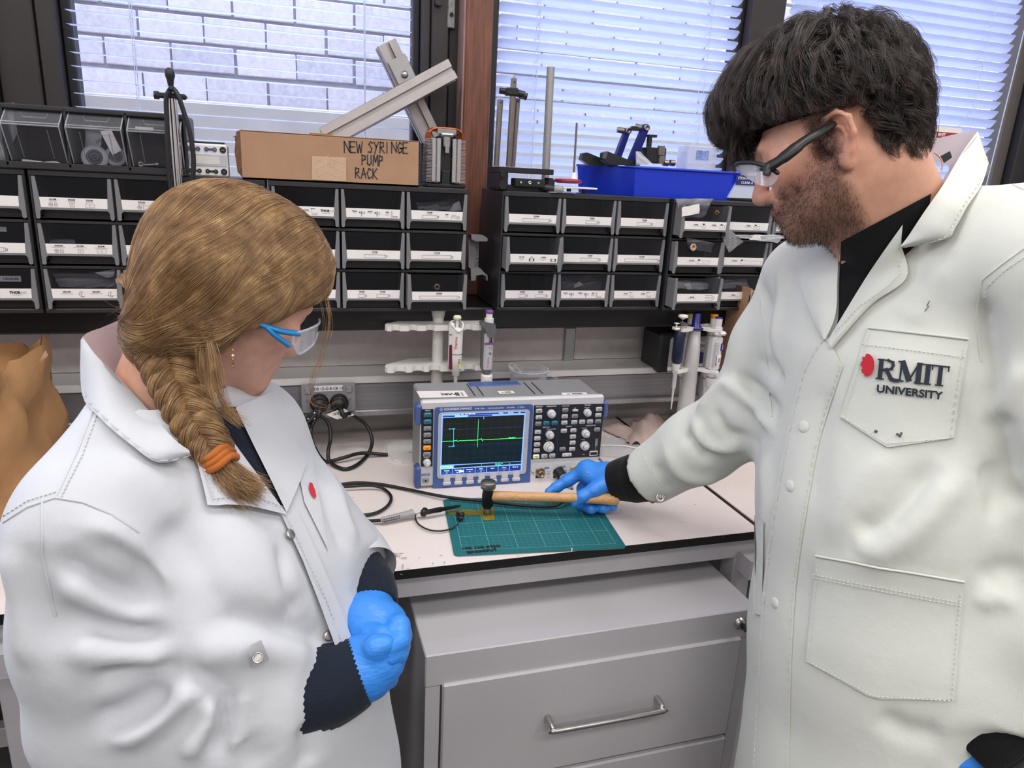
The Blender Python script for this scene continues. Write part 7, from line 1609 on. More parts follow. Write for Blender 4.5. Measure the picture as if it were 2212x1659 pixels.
# loose locks: fringe before the ear, wisps by the face, flyaways at the nape
def lock(ctrl, n, spread, r=.00017, jit=.004):
    P = spline(ctrl, 6)
    for s_ in range(n):
        o = Vector(rg.normal(0, spread, 3).tolist()); j = Vector(rg.normal(0, jit, 3).tolist()); m = len(P)
        strands.append(np.array([tuple(p + o * (.4 + .9 * (i / m) * (1 - i / m) * 2) + j * (i / m) ** 2) for i, p in enumerate(P)])); rads.append(np.linspace(r, r * .4, m))
lock([D(452, 725, .715), D(462, 780, .712), D(472, 850, .715), D(492, 890, .72), D(520, 912, .725)], 110, .0035)
lock([D(440, 740, .72), D(448, 800, .718), D(460, 860, .722)], 70, .004)
lock([D(700, 610, .845), D(712, 680, .85), D(700, 760, .85), D(680, 810, .85), D(672, 860, .855), D(700, 882, .86), D(730, 868, .862)], 7, .003, .0002)
lock([D(690, 620, .84), D(706, 700, .845), D(690, 770, .848), D(672, 830, .85)], 6, .004, .0002)
for s_ in range(46):
    a = D(rg.uniform(285, 320), rg.uniform(610, 690), .79); e = a + RGT * rg.uniform(-.035, -.004) + UPV * rg.uniform(-.02, .012); c = a.lerp(e, .5) + UPV * rg.uniform(-.012, .014)
    strands.append(np.array([tuple(a * (1 - t) ** 2 + c * 2 * t * (1 - t) + e * t * t) for t in np.linspace(0, 1, 9)])); rads.append(np.full(9, .00011))
hair_obj('hair_strands', [s_ - np.array(WL) for s_ in strands], rads, m_hb, hair)
# earring
mb = MB()
for i, (py, m) in enumerate(((757, 0), (768, 1), (777, 0), (785, 2), (792, 0))): p = D(503, py, .705); mb.lathe([(0, -.0016), (.0016, 0), (0, .0016)], p, Z3, 8, m)
part('earring', mb, [mat('earring_gold', '#c79a55', .25, .9), m_white, mat('earring_red', '#7a2a1e', .3)], wroot)
# safety goggles
sg = thing('safety_glasses', 'clear safety glasses with blue arms on the woman', 'glasses', tuple(D(640, 725, .80))); mb = MB()
m_bl = mat('arm_blue', '#1579b8', .3)
mb.tube(spline([D(540, 690, .745), D(575, 705, .752), D(610, 716, .765), D(642, 720, .785)], 4), .0058, 8, flat=.5).tube(spline([D(575, 706, .751), D(595, 725, .757), D(622, 745, .77)], 4), .0058, 8, flat=.5)
part('temple_arm', mb, m_bl, sg)
mb = MB(); A = spline([D(632, 722, .775), D(665, 712, .80), D(688, 700, .845), D(690, 690, .90)], 5); Bq = spline([D(632, 745, .775), D(645, 765, .79), D(675, 745, .835), D(686, 720, .895)], 5)
rows = [[a.lerp(b, j / 5) for j in range(6)] for a, b in zip(A, Bq)]; slab(mb, rows, .0018); part('lens', mb, clear_mat('lens_clear', (.95, .96, 1), .05, .04), sg)
mb = MB(); mb.tube(A, .0016, 6).tube(Bq, .0016, 6).tube([A[0], Bq[0]], .0022, 6); part('lens_rim', mb, clear_mat('lens_rim', (.85, .86, .92), .22, .08), sg)
# ================================================================ the man on the right
ML = (1.22, -.75, 0)
mroot = thing('person', 'dark haired bearded man in cream lab coat striking with the small hammer', 'person', ML)
mLs, mRs = K(2236, 572, .83), K(1735, 620, 1.13); mEl, mCu, mWr = K(1632, 885, 1.19), K(1400, 1030, 1.36), K(1335, 1045, 1.405)
lEl_, lCu_, lWr_ = K(2330, 1150, .86), K(2170, 1545, .90), K(2060, 1625, .92)
mM = (Vector(mLs) + Vector(mRs)) / 2; MS = (Vector(mRs) - Vector(mLs)); MS.z = 0; MS.normalize(); MF = Vector((-MS.y, MS.x, 0))
vv = ray(1822, 300).normalized(); r_ = (RGT - vv * RGT.dot(vv)).normalized(); u_ = r_.cross(vv).normalized()
if u_.dot(UPV) < 0: u_ = -u_
fl_ = -r_ * .895 - u_ * .445; mH = Frm(at(1826, 318, d=.885), fl_ + vv * .10, u_ * .895 - r_ * .445 + vv * .18)
mq = .94; mNk = Vector(K(1985, 500, .93)); x0, y0, z0 = mH.o
B = SDF(axis_pts([(.85, x0 - .15, .016), (x0 - .15, x0 + .15, .0032), (x0 + .15, 1.62, .016)]), axis_pts([(-1.15, y0 - .14, .016), (y0 - .14, y0 + .15, .0032), (y0 + .15, -.22, .016)]), axis_pts([(-.03, z0 - .17, .018), (z0 - .17, z0 + .16, .0032)]))
head_sdf(B, mH, mq)
B.cap(mH(-.025, 0, -.035), mNk - Vector((0, 0, .03)), .056, .060, .03); B.cap(mH(.015, 0, -.06), mNk + MF * .035 - Vector((0, 0, .06)), .045, .044, .03)
B.cap(tuple(Vector(lerp3(mLs, mRs, .2)) - Z3 * .02), tuple(Vector(lerp3(mLs, mRs, .8)) - Z3 * .02), .046, .046, .03)
d1 = mM + MF * .0 - Z3 * .09; d2 = Vector((1.235, -.785, 1.12)); d3 = Vector((1.25, -.815, .92))
B.chain([tuple(mM - Z3 * .02), tuple(d1), tuple(d2), tuple(d3)], [.11, .14, .13, .15], .05, flat=MF, f=.7)
B.chain([mRs, mEl, mWr], [.042, .034, .026], .02); B.chain([mLs, lEl_, lWr_], [.042, .034, .026], .02)
for s_ in (-1, 1): f0 = d3 + MS * (.07 * s_); B.chain([tuple(f0), (f0.x, f0.y, .47), (f0.x + .02, f0.y, .08), (f0.x - .1, f0.y, .04)], [.085, .055, .045, .036], .03)
V, F = B.mesh(2); Lc = mH.local(V) / mq
col = np.tile(np.array(hx('#dba78e')), (len(V), 1)); nzf = noise_field(V, 7, 300, 8)
col = tint(col, gb(.07, .045, -.01, .03), '#cf8570', .45); col = tint(col, gb(0, .078, .0, .035), '#c9806c', .45); col = tint(col, gb(.121, 0, -.018, .016), '#bb7566', .5)
f_, l_, uu = Lc[:, 0], np.abs(Lc[:, 1]), Lc[:, 2]
beard = ss(f_, -.006, .012) * ss(-.012 - .25 * (f_ - .03) - uu + .012 * nzf, -.006, .016) * ss(uu, -.135, -.105) * (1 - ss(f_ - .05 + 1.2 * (uu + .02), .045, .06) * ss(uu, -.036, -.03))
must = np.exp(-(((f_ - .108) / .014) ** 2 + (l_ / .026) ** 2 + ((uu + .037) / .0055) ** 2)); chinb = np.exp(-(((f_ - .095) / .025) ** 2 + (l_ / .03) ** 2 + ((uu + .082) / .022) ** 2))
side = ss(f_, -.008, .004) * (1 - ss(f_, .022, .034)) * ss(uu, -.03, -.01) * (1 - ss(uu, .03, .05)) * ss(l_, .05, .06)
lips = np.exp(-(((f_ - .106) / .011) ** 2 + (l_ / .019) ** 2 + ((uu + .0495) / .0065) ** 2))
bm = np.clip(np.maximum.reduce([beard * (.60 + .12 * nzf), must * .95, chinb * .85, side * .8]), 0, .9)
col = tint(col, bm, '#3d2c25'); col = tint(col, np.clip(lips * 1.4, 0, 1), '#b0625c', .9)
put('body', np_mesh('body', V - np.array(ML, np.float32), F, m_skin, col), mroot)
VB, FB, LB = V, F, Lc; TB = bvh(VB, FB)
# ---- lab coat
C = SDF(np.arange(.98, 1.62, .0065), np.arange(-1.20, -.24, .0065), np.arange(.55, 1.63, .0065))
C.chain([mRs, lerp3(mRs, mEl, .5), mEl, lerp3(mEl, mCu, .5), mCu], [.066, .072, .071, .064, .056], .03)
C.chain([mLs, lerp3(mLs, lEl_, .5), lEl_, lerp3(lEl_, lCu_, .5), lCu_], [.080, .080, .075, .068, .058], .03)
cut_end(C, K(1398, 1030, 1.361), Vector(mWr) - Vector(mEl)); cut_end(C, K(2170, 1540, .90), Vector(lWr_) - Vector(lEl_))
dm_ = Vector((1.255, -.86, .60))
C.chain([tuple(mM - Z3 * .02), tuple(d1), tuple(d2), tuple(d3), tuple(dm_)], [.125, .165, .168, .178, .205], .05, flat=MF, f=.84)
C.cap(lerp3(mLs, mRs, .04), lerp3(mLs, mRs, .90), .070, .058, .05)
C.cap(lerp3(mLs, tuple(mNk), .2), lerp3(mLs, tuple(mNk), .7), .064, .058, .05); C.cap(lerp3(mRs, tuple(mNk), .2), lerp3(mRs, tuple(mNk), .6), .064, .055, .05)
V, F = C.mesh(2); n = vnormals(V, F); V = V + (n * (noise_field(V, 14, 24) * .0035 + noise_field(V, 15, 60) * .0010)[:, None]).astype(np.float32); T = bvh(V, F)
for pts, w, h in [([(1600, 850), (1560, 830), (1500, 900)], .012, .006), ([(1590, 815), (1640, 850), (1680, 890)], .013, -.012), ([(1575, 830), (1625, 870), (1670, 930)], .010, .009), ([(1640, 780), (1670, 800), (1690, 830)], .012, -.006), ([(1480, 930), (1540, 990), (1620, 1000)], .016, -.009), ([(1500, 905), (1530, 960), (1600, 970)], .012, .008), ([(1440, 960), (1480, 1030), (1560, 1030)], .016, .006),
                  ([(1545, 880), (1580, 940), (1640, 960)], .012, -.007), ([(1420, 1000), (1450, 1060), (1500, 1070)], .012, -.005), ([(2030, 1000), (1930, 1120), (1850, 1160)], .022, -.009), ([(2080, 1010), (1960, 1150), (1860, 1210)], .022, .008), ([(2120, 640), (2130, 760), (2140, 900)], .014, -.010), ([(2150, 880), (2170, 1000), (2150, 1130)], .014, -.010), ([(2212, 780), (2180, 860), (2160, 900)], .012, .007),
                  ([(2130, 1000), (2170, 1060), (2212, 1080)], .014, -.008), ([(2120, 1260), (2160, 1230), (2212, 1240)], .016, -.005), ([(2110, 1310), (2150, 1290), (2200, 1310)], .014, .004), ([(1780, 830), (1770, 950), (1750, 1100)], .018, -.003), ([(1650, 980), (1655, 1100), (1640, 1250)], .02, .004), ([(1900, 1540), (1960, 1580), (2040, 1590)], .02, -.005), ([(1640, 600), (1660, 720), (1670, 850)], .016, -.006), ([(1690, 560), (1680, 680), (1670, 800)], .014, .005), ([(2040, 560), (2000, 640), (1960, 700)], .02, .003), ([(1800, 1180), (1840, 1060), (1930, 980)], .02, .003)]:
    V = fold(V, F, T, pts, w * .85, h * 1.6)
V = relax(V, F, .4); T = bvh(V, F); coat = child('lab_coat', V, F, m_coat2, mroot, ML)
mb = MB()
for ln in ([(2212, 536), (2165, 570), (2121, 605), (2108, 690), (2118, 780)], [(2130, 372), (2212, 410)], [(1640, 640), (1655, 760), (1668, 900)]): mb.tube(line_on(T, ln, .0002, 12), .0014, 5)
stitches(mb, T, [(2212, 556), (2170, 585), (2132, 620), (2120, 700)])
part('seams', mb, m_coat2, coat)
# front placket, stitched both sides, snap bumps
PLK = [(1788, 722), (1740, 795), (1708, 920), (1683, 1050), (1664, 1175), (1648, 1335), (1638, 1495), (1629, 1659)]; PRT = [(1822, 790), (1800, 860), (1770, 960), (1748, 1080), (1724, 1238), (1713, 1398), (1709, 1520), (1707, 1659)]
PL2, PR2 = spline([Vector((*p, 0)) for p in PLK], 6), spline([Vector((*p, 0)) for p in PRT], 6)
def net(Lp, Rp, nv, off, soft=False):
    rows = []
    for i, (a, b) in enumerate(zip(Lp, Rp)):
        r = []
        for j in range(nv + 1):
            q = a.lerp(b, j / nv); o = off(i / (len(Lp) - 1), j / nv) if callable(off) else off; p = near([T, TB], q.x, q.y, o) if soft else hit(T, q.x, q.y, o)[0]; r.append(p if p is not None else (r[-1] if r else rows[-1][j]))
        rows.append(r)
    return rows
mb = MB(); slab(mb, net(PL2, PR2, 5, lambda u, v: .0042 + .0018 * math.sin(PI * v) - .0025 * v), .003)
sh = lambda P, dx: [(p.x + dx, p.y) for p in P]
stitches(mb, T, sh(PL2, 7), off=.0062, step=11); stitches(mb, T, sh(PR2, -5), off=.0035, step=11)
part('front_placket', mb, m_coat2, coat)
mb = MB()
for px, py in ((1740, 922), (1712, 1050), (1680, 1302)): p, nn = hit(T, px, py, .0045); part('snap_button', MB().lathe([(.0085, 0), (.007, .0014), (.003, .002), (0, .002)], p, nn, 20), m_coat2, coat)
def pocket(name, poly, hemk, root):
    """a patch pocket: outline as left and right chains from mouth to bottom point"""
    Lp, Rp, bot = poly; L2 = [Vector((*p, 0)) for p in Lp]; R2 = [Vector((*p, 0)) for p in Rp]; n = 12; q = []
    for i in range(n + 1):
        t = i / n; j = min(int(t * (len(L2) - 1)), len(L2) - 2); f = t * (len(L2) - 1) - j; l = L2[j].lerp(L2[j + 1], f); j = min(int(t * (len(R2) - 1)), len(R2) - 2); f = t * (len(R2) - 1) - j; q.append((l, R2[j].lerp(R2[j + 1], f)))
    rows = []; bp2 = Vector((*bot, 0))
    for i, (l, r) in enumerate(q):
        row = []
        for j in range(13):
            v = j / 12; p = l.lerp(r, v); w = (i / n) ** 1.5
            kx = (bp2.x - l.x) / max(1, r.x - l.x) if False else (bp2 - L2[-1]).x / max(1.0, (R2[-1] - L2[-1]).x); tri = v / kx if v < kx else (1 - v) / (1 - kx); yl = L2[-1].lerp(R2[-1], kx).y
            p = p + Vector((0, (bp2.y - yl) * tri * w, 0)); h, nn = hit(T, p.x, p.y, .0036 + .002 * math.sin(PI * i / n) * math.sin(PI * v)); row.append(h if h is not None else row[-1])
        rows.append(row)
    mb = MB(); slab(mb, rows, .0022)
    e = [(p.x + 7, p.y) for p, _ in q][1:] + [(bp2.x, bp2.y - 8)] + [(p.x - 7, p.y) for _, p in q][::-1][:-1]
    stitches(mb, T, e, off=.0058, step=9); top = q[0]
    for k in hemk: stitches(mb, T, [tuple(top[0].lerp(q[-1][0], k))[:2], tuple(top[1].lerp(q[-1][1], k))[:2]], off=.0064, step=9)
    rim = [r + (CAM - r).normalized() * .001 for r in rows[0]]; mb.tube(rim, .0016, 6)
    return part(name, mb, m_coat2, root)
pocket('breast_pocket', ([(1877, 709), (1862, 755), (1817, 900)], [(2090, 732), (2075, 840), (2059, 945)], (1916, 967)), (.19,), coat)
pocket('hip_pocket', ([(1765, 1199), (1755, 1310), (1743, 1426)], [(2080, 1254), (2070, 1380), (2061, 1509)], (1887, 1507)), (.17, .20), coat)
mb = MB(); rows = drape(T, [(1634, 1112), (1653, 1127), (1650, 1330), (1632, 1325)], 8, 3, .003); slab(mb, rows, .002); part('side_pocket', mb, m_coat2, coat)
# embroidered emblem and words on the breast pocket
def words_on(mb, s, p0, p1, capx, off, m=0, bold=.03):
    v, f, (a, b) = text_mesh(s, 0, bold); A, Bv = Vector((*p0, 0)), Vector((*p1, 0)); U = (Bv - A).normalized(); V_ = Vector((U.y, -U.x, 0)); k = (Bv - A).length / (b - a); ch = .7; P = []
    for x, y, _ in v: q = A + U * ((x - a) * k) + V_ * (y / ch * capx); P.append(hit(T, q.x, q.y, off)[0])
    mb.add(P, f, m)
def serif(mb, strokes, o, U, V_, w, h, m):
    for pts, wd in strokes:
        P = [hit(T, *(o + U * (x * w) + V_ * (y * h)).to_2d(), .0078)[0] for x, y in pts]
        for a, b in zip(P, P[1:]): mb.line([a, b], wd * w * .00058, (CAM - a).normalized(), m)
RM = [([((.12, 0), (.12, 1)), ], .22), ]
LET = {'R': [([(.16, .09), (.16, .91)], .17), ([(0, .97), (.55, .97)], .06), ([(0, .03), (.34, .03)], .06), ([(.5, .97), (.72, .88), (.76, .74), (.68, .58), (.5, .5), (.2, .5)], .11), ([(.45, .5), (.72, .1), (.85, .03), (1, .03)], .15)],
       'M': [([(.1, .03), (.1, .97)], .06), ([(0, .97), (.2, .97)], .06), ([(0, .03), (.22, .03)], .06), ([(.16, .92), (.46, .17)], .17), ([(.48, .1), (.84, .97)], .06), ([(.86, .09), (.86, .91)], .16), ([(.8, .97), (1, .97)], .06), ([(.74, .03), (1, .03)], .06)],
       'I': [([(.5, .1), (.5, .9)], .38), ([(.1, .97), (.9, .97)], .13), ([(.1, .03), (.9, .03)], .13)],
       'T': [([(.5, .09), (.5, .91)], .17), ([(.04, .97), (.96, .97)], .08), ([(.05, .97), (.05, .76)], .06), ([(.95, .97), (.95, .76)], .06), ([(.3, .03), (.7, .03)], .06)]}
mb = MB(); U2 = Vector((148, 16, 0)).normalized(); V2_ = Vector((U2.y, -U2.x, 0)); o = Vector((1896, 817, 0))
for ch, x, w in (('R', 0, 42), ('M', 44, 49), ('I', 95, 19), ('T', 112, 38)):
    for pts, wd in LET[ch]:
        P = [hit(T, *(o + U2 * (x + a * w) + V2_ * (b * 41)).to_2d(), .0078)[0] for a, b in pts]; mb.line(P, wd * w * .00072, (CAM - P[0]).normalized())
words_on(mb, 'UNIVERSITY', (1896, 845), (2034, 860), 16, .0078, 0, .035)
cx_, cy_ = 1877, 789; poly_ = [(cx_ + 15 * math.cos(a), cy_ + 23 * math.sin(a)) for a in [math.radians(-100 + 10 * i) for i in range(21)]] + [(cx_ - 5, cy_ + 21), (cx_ - 6, cy_ + 15), (cx_ - 10, cy_ + 17), (cx_ - 12, cy_ + 8), (cx_ - 9, cy_ + 6), (cx_ - 14, cy_ - 1), (cx_ - 11, cy_ - 8), (cx_ - 9, cy_ - 9), (cx_ - 10, cy_ - 17), (cx_ - 4, cy_ - 16)]
P = [hit(T, *p, .0078)[0] for p in poly_]; mb.add(P, [tuple(range(len(P)))[::-1]], 1)
part('embroidery', mb, [mat('thread_navy', '#232836', .7, bump=.3, bscale=900), mat('thread_red', '#c4182f', .7, bump=.3, bscale=900)], coat)
mb = MB()
for px, py, r in ((1895, 932, 4), (1939, 938, 3), (1944, 941, 4), (1947, 936, 3)):
    P = [hit(T, px + r * math.cos(a), py + r * math.sin(a), .0080)[0] for a in [.8 * i for i in range(8)]]; mb.add(P, [tuple(range(8))[::-1]])
for ln in ([(2008, 650), (2003, 660), (2006, 662), (1998, 672)],): mb.line(on(T, ln, .0015), .0009, (CAM - Vector(mM)).normalized())
part('ink_stain', mb, mat('stain', '#55565a', .8), coat)
# black jumper in the opening, lapels, collar
mb = MB(); slab(mb, [[near([T, TB], *a.lerp(b, j / 10).to_2d(), .004) for j in range(11)] for a, b in zip(spline([Vector((*p, 0)) for p in ((1817, 522), (1813, 600), (1810, 690), (1795, 740))], 6), spline([Vector((*p, 0)) for p in ((2012, 418), (1985, 520), (1880, 618), (1800, 742))], 6))], .001); part('black_jumper', mb, m_knitb, mroot)
mb = MB(); slab(mb, net(spline([Vector((*p, 0)) for p in ((1950, 485), (1880, 585), (1815, 690), (1788, 735))], 6), spline([Vector((*p, 0)) for p in ((1946, 528), (1958, 600), (1880, 660), (1795, 755))], 6), 8, lambda u, v: .008 + .004 * math.sin(PI * v), True), .0025); stitches(mb, T, [(1950, 545), (1953, 596), (1918, 628), (1862, 668), (1810, 725)], off=.0125); part('lapel', mb, m_coat2, coat)
mb = MB(); slab(mb, net(spline([Vector((*p, 0)) for p in ((1790, 505), (1737, 595), (1760, 680), (1786, 740))], 6), spline([Vector((*p, 0)) for p in ((1822, 500), (1816, 590), (1811, 680), (1790, 735))], 6), 6, lambda u, v: .007 + .003 * math.sin(PI * v)), .0025); part('lapel', mb, m_coat2, coat)
mA = [D(2112, 283, .965), D(2078, 330, .925)] + [near([T, TB], *q, .014) for q in ((2040, 395), (1995, 460), (1962, 510), (1945, 532))]
mBq = [D(2136, 352, .94)] + [near([T], *q, .012) for q in ((2120, 400), (2090, 445), (2065, 490), (2042, 517), (1948, 536))]
collar('collar', mA, mBq, m_coat2, 0, coat, .010)
mb = MB(); P = [b.lerp(a, .09) + (CAM - b).normalized() * .006 for a, b in zip(spline(mA, 5), spline(mBq, 5))][4:]
for a, b in zip(P, P[1:]): mb.tube([a, a.lerp(b, .55)], .0008, 4)
part('collar_stitching', mb, m_coat2, coat)
mb = MB(); iA = spline([D(1985, 310, 1.06), D(2050, 293, 1.02), D(2112, 284, .967), D(2082, 330, .918), D(2042, 395, .888)], 5); iB = spline([D(1985, 345, 1.06), D(2020, 350, 1.03), D(2050, 360, .985), D(2035, 390, .945), D(2010, 425, .92)], 5)
slab(mb, [[a.lerp(b, j / 5) for j in range(6)] for a, b in zip(iA, iB)], .003); part('collar_lining', mb, m_lining, coat)
mb = MB(); iC = spline([D(2112, 283, .970), D(2136, 350, .945), D(2140, 365, .93)], 5); iD = spline([D(2050, 300, 1.05), D(2110, 365, 1.02), D(2130, 380, .98)], 5); slab(mb, [[a.lerp(b, j / 4) for j in range(5)] for a, b in zip(iC, iD)], .003); part('collar_back', mb, m_coat2, coat)
mb = MB(); slab(mb, [[D(2027, 340, .975), D(2052, 326, .965)], [D(2040, 352, .955), D(2057, 340, .950)]], .001); part('neck_label', mb, m_ink, coat)
mb = MB(); P = [D(2019, 330, .925), D(2030, 340, .905), D(2036, 352, .892), D(2034, 366, .882)]
for p in spline(P, 8): mb.lathe([(0, -.0011), (.0011, 0), (0, .0011)], p, Z3, 8)
part('necklace', mb, mat('gold_chain', '#d8a878', .2, .9), mroot)
# cuffs
def coat_cuff(a, b, ra, rb, m, snap=None):
    a, b = Vector(a), Vector(b); mb = MB(); mb.tube([a, a, a.lerp(b, .55), b, b, a.lerp(b, .3)], [ra - .002, ra + .0008, (ra + rb) / 2 + .001, rb, rb - .003, rb - .004], 40, caps=False)
    part('cuff', mb, m, coat)
coat_cuff(K(1420, 1020, 1.342), K(1390, 1033, 1.368), .0555, .0548, m_coat2); mb = MB(); stitches(mb, T, [(1388, 982), (1412, 1026), (1446, 1080)], step=9); part('cuff_stitching', mb, m_coat2, coat)
coat_cuff(K(2195, 1500, .895), K(2155, 1560, .905), .0605, .0585, m_coat2)
mb = MB(); p = D(1427, 1075, 1.30); mb.lathe([(.0085, 0), (.0085, .0012), (.006, .0018), (.0055, .0008), (.003, .0008), (.003, .002), (0, .002)], p, (CAM - p).normalized(), 20); part('snap_button', mb, m_steel, coat)
mb = MB(); slab(mb, [[D(1377, 1062, 1.34), D(1398, 1052, 1.34)], [D(1390, 1076, 1.33), D(1410, 1066, 1.33)], [D(1409, 1088, 1.322), D(1419, 1084, 1.322)]], .0008); part('amber_tape', mb, mat('amber_dark', '#7d5310', .25), coat)
ribbed('knit_cuff', [mCu, K(1370, 1033, 1.382), K(1345, 1036, 1.395), K(1326, 1040, 1.405)], [.045, .046, .041, .036], 80, .0014, m_knitb, mroot)
ribbed('knit_cuff', [lCu_, K(2130, 1580, .905), K(2095, 1605, .912)], [.050, .049, .043], 84, .0015, m_knitb, mroot)
# ---- gloves
f_ = K
G = SDF(np.arange(.84, 1.16, .0024), np.arange(-.46, -.20, .0024), np.arange(.895, 1.05, .0024))
G.chain([f_(1338, 1034, 1.405), f_(1315, 1030, 1.412), f_(1280, 1024, 1.425)], [.031, .030, .025], .012, flat=tuple(UPV * .8 - FWD * .6), f=.82)
G.cap(f_(1268, 1014, 1.435), f_(1300, 1040, 1.415), .020, .021, .012)
G.chain([f_(1316, 1040, 1.395), f_(1285, 1058, 1.385), f_(1258, 1073, 1.382), f_(1242, 1086, 1.386)], [.0185, .0145, .0118, .0098], .008)
G.chain([f_(1266, 1014, 1.435), f_(1226, 1038, 1.44), f_(1202, 1053, 1.437), f_(1185, 1062, 1.433)], [.0155, .0120, .0100, .0078], .008)
G.chain([f_(1278, 1020, 1.44), f_(1258, 1055, 1.458), f_(1258, 1092, 1.425), f_(1277, 1100, 1.398)], [.0125, .0112, .0108, .0108], .006)
G.chain([f_(1296, 1026, 1.44), f_(1282, 1060, 1.455), f_(1285, 1094, 1.422), f_(1303, 1098, 1.396)], [.0125, .0110, .0105, .0105], .005)
G.chain([f_(1314, 1032, 1.43), f_(1304, 1062, 1.445), f_(1309, 1088, 1.418), f_(1324, 1093, 1.398)], [.0118, .0100, .0095, .0092], .005)
V1, F1 = G.mesh(1); V1 = V1 + (vnormals(V1, F1) * (noise_field(V1, 5, 160) * .0007)[:, None]).astype(np.float32); child('glove', V1, F1, m_nit, mroot, ML)
G = SDF(np.arange(1.06, 1.40, .003), np.arange(-1.12, -.82, .003), np.arange(.68, 1.0, .003))
G.chain([f_(2100, 1602, .912), f_(2060, 1625, .922), f_(2020, 1665, .93), f_(2000, 1700, .935)], [.035, .037, .036, .030], .012)
G.chain([f_(2075, 1590, .905), f_(2020, 1575, .905), f_(1990, 1615, .905), f_(1975, 1660, .91)], [.018, .016, .0125, .0105], .010)
for k in range(4): G.chain([f_(2010 + 22 * k - 25, 1690 + 8 * k, .925 + .01 * k), f_(2000 + 22 * k - 25, 1745, .93 + .008 * k), f_(2010 + 22 * k - 20, 1785, .925 + .006 * k)], [.0135, .0115, .0095], .006)
V1, F1 = G.mesh(1); child('glove', V1, F1, m_nit, mroot, ML)
Tq = SDF(np.arange(1.0, 1.45, .014), np.arange(-1.1, -.45, .014), np.arange(0, .88, .016))
for s_ in (-1, 1): f0 = d3 + MS * (.07 * s_); Tq.chain([(f0.x, f0.y, .75), (f0.x, f0.y, .47), (f0.x + .02, f0.y, .12)], [.10, .075, .07], .03)
V1, F1 = Tq.mesh(1); child('trousers', V1, F1, cloth_mat('trouser_charcoal', '#232427'), mroot, ML)
for s_ in (-1, 1):
    f0 = d3 + MS * (.07 * s_); Sq = SDF(np.arange(.95, 1.45, .008), np.arange(-1.1, -.42, .008), np.arange(-.01, .14, .008)); Sq.cap((f0.x + .05, f0.y, .05), (f0.x - .15, f0.y, .038), .052, .042, .01); Sq.D = np.maximum(Sq.D, (.001 - Sq.ax[2])[None, None, :]); V1, F1 = Sq.mesh(0); child('shoe', V1, F1, m_rub, mroot, ML)
# ---- hair: wavy cap, clumps of real strands
Hc = SDF(np.arange(x0 - .19, x0 + .19, .004), np.arange(y0 - .19, y0 + .19, .004), np.arange(z0 - .14, z0 + .20, .004)); R_ = mH.R
e = lambda f, l, u, a, b, c, k=.02: Hc.ell(mH(f, l, u), (a, b, c), R_, k)
e(.004, 0, .064, .099, .084, .094); e(.060, 0, .096, .070, .067, .052, .03); e(.092, 0, .078, .038, .054, .032, .02); e(-.046, 0, .03, .046, .063, .060, .03); e(-.050, 0, -.012, .032, .052, .036, .02)
gx_, gy_, gz_ = np.meshgrid(*Hc.ax, indexing='ij', sparse=True); lf_ = [(gx_ - x0) * R_[i][0] + (gy_ - y0) * R_[i][1] + (gz_ - z0) * R_[i][2] for i in range(3)]
face = np.minimum(np.minimum((lf_[0] * .30 + .034 - lf_[2]) / 1.04, (lf_[0] + .030)), 9); ear_ = .040 - np.sqrt((lf_[0] + .004) ** 2 + (lf_[2] - .0) ** 2); Hc.D = np.maximum(Hc.D, np.maximum(face, np.minimum(ear_, .2)).astype(np.float32)); Hc.D = np.maximum(Hc.D, (-.055 - lf_[2]).astype(np.float32))
V2, F2 = Hc.mesh(2); V2 = V2 + (vnormals(V2, F2) * (noise_field(V2, 9, 55) * .004)[:, None]).astype(np.float32); TH = bvh(V2, F2)
hair = child('hair', V2, F2, mat('hair_dark_base', '#120d0c', .9, spec=.1, var=.2, scale=60), mroot, ML)
rg = np.random.default_rng(5); N2 = vnormals(V2, F2); lc = mH.local(V2); strands, rads = [], []
okm = np.where((lc[:, 2] > -.05) & ~((lc[:, 0] > .02) & (lc[:, 2] < .05)))[0]
for c_ in range(1500):
    i0 = rg.choice(okm); p = Vector(V2[i0].tolist()); nn = Vector(N2[i0].tolist()); lf, ll, lu = lc[i0]
    top = np.clip((lu - .06) / .06, 0, 1); back = np.clip((-lf - .02) / .06, 0, 1); front = np.clip((lf - .03) / .05, 0, 1)
    fd = mH.f * (.75 * top + .5 * front - .25 * back) - mH.u * (.35 + 1.0 * back + .6 * (1 - top) + .5 * front) + mH.l * (rg.normal(0, .35) + .25 * np.sign(ll) * (1 - top))
    L_ = rg.uniform(.032, .055) * (1 + .5 * top - .3 * back); kk = 13; amp = rg.uniform(.003, .011); ph = rg.uniform(0, 6); lift = rg.uniform(.001, .008) + .006 * top; sid = nn.cross(fd).normalized(); base = []
    q = p - fd.normalized() * .006
    for i in range(kk):
        t = i / (kk - 1); q = q + fd.normalized() * (L_ / kk) - UPV * (.0004 * i * t); s2, n2, _i, _d = TH.find_nearest(q); h_ = lift * (t ** .7) + .001; q = s2 + n2 * h_ if (q - s2).length < .025 else q; b_ = q + sid * (amp * math.sin(ph + 6.5 * t)) + n2 * (amp * .5 * math.cos(ph + 6.5 * t)); lb = mH.local([tuple(b_)])[0]
        if i > 2 and lb[0] > -.034 and lb[2] < .036 + .25 * lb[0] and not (lb[0] > .07 and abs(lb[1]) < .03): break
        base.append(b_)
    if len(base) < 4: continue
    for j in range(16):
        o = Vector(rg.normal(0, .0026, 3).tolist()); dv = Vector(rg.normal(0, .0013, 3).tolist()); n_ = len(base); strands.append(np.array([tuple(b + o * (1 - .5 * i / n_) + dv * (i / n_)) for i, b in enumerate(base)])); rads.append(np.linspace(.0002, .00008, n_) * rg.uniform(.8, 1.3))
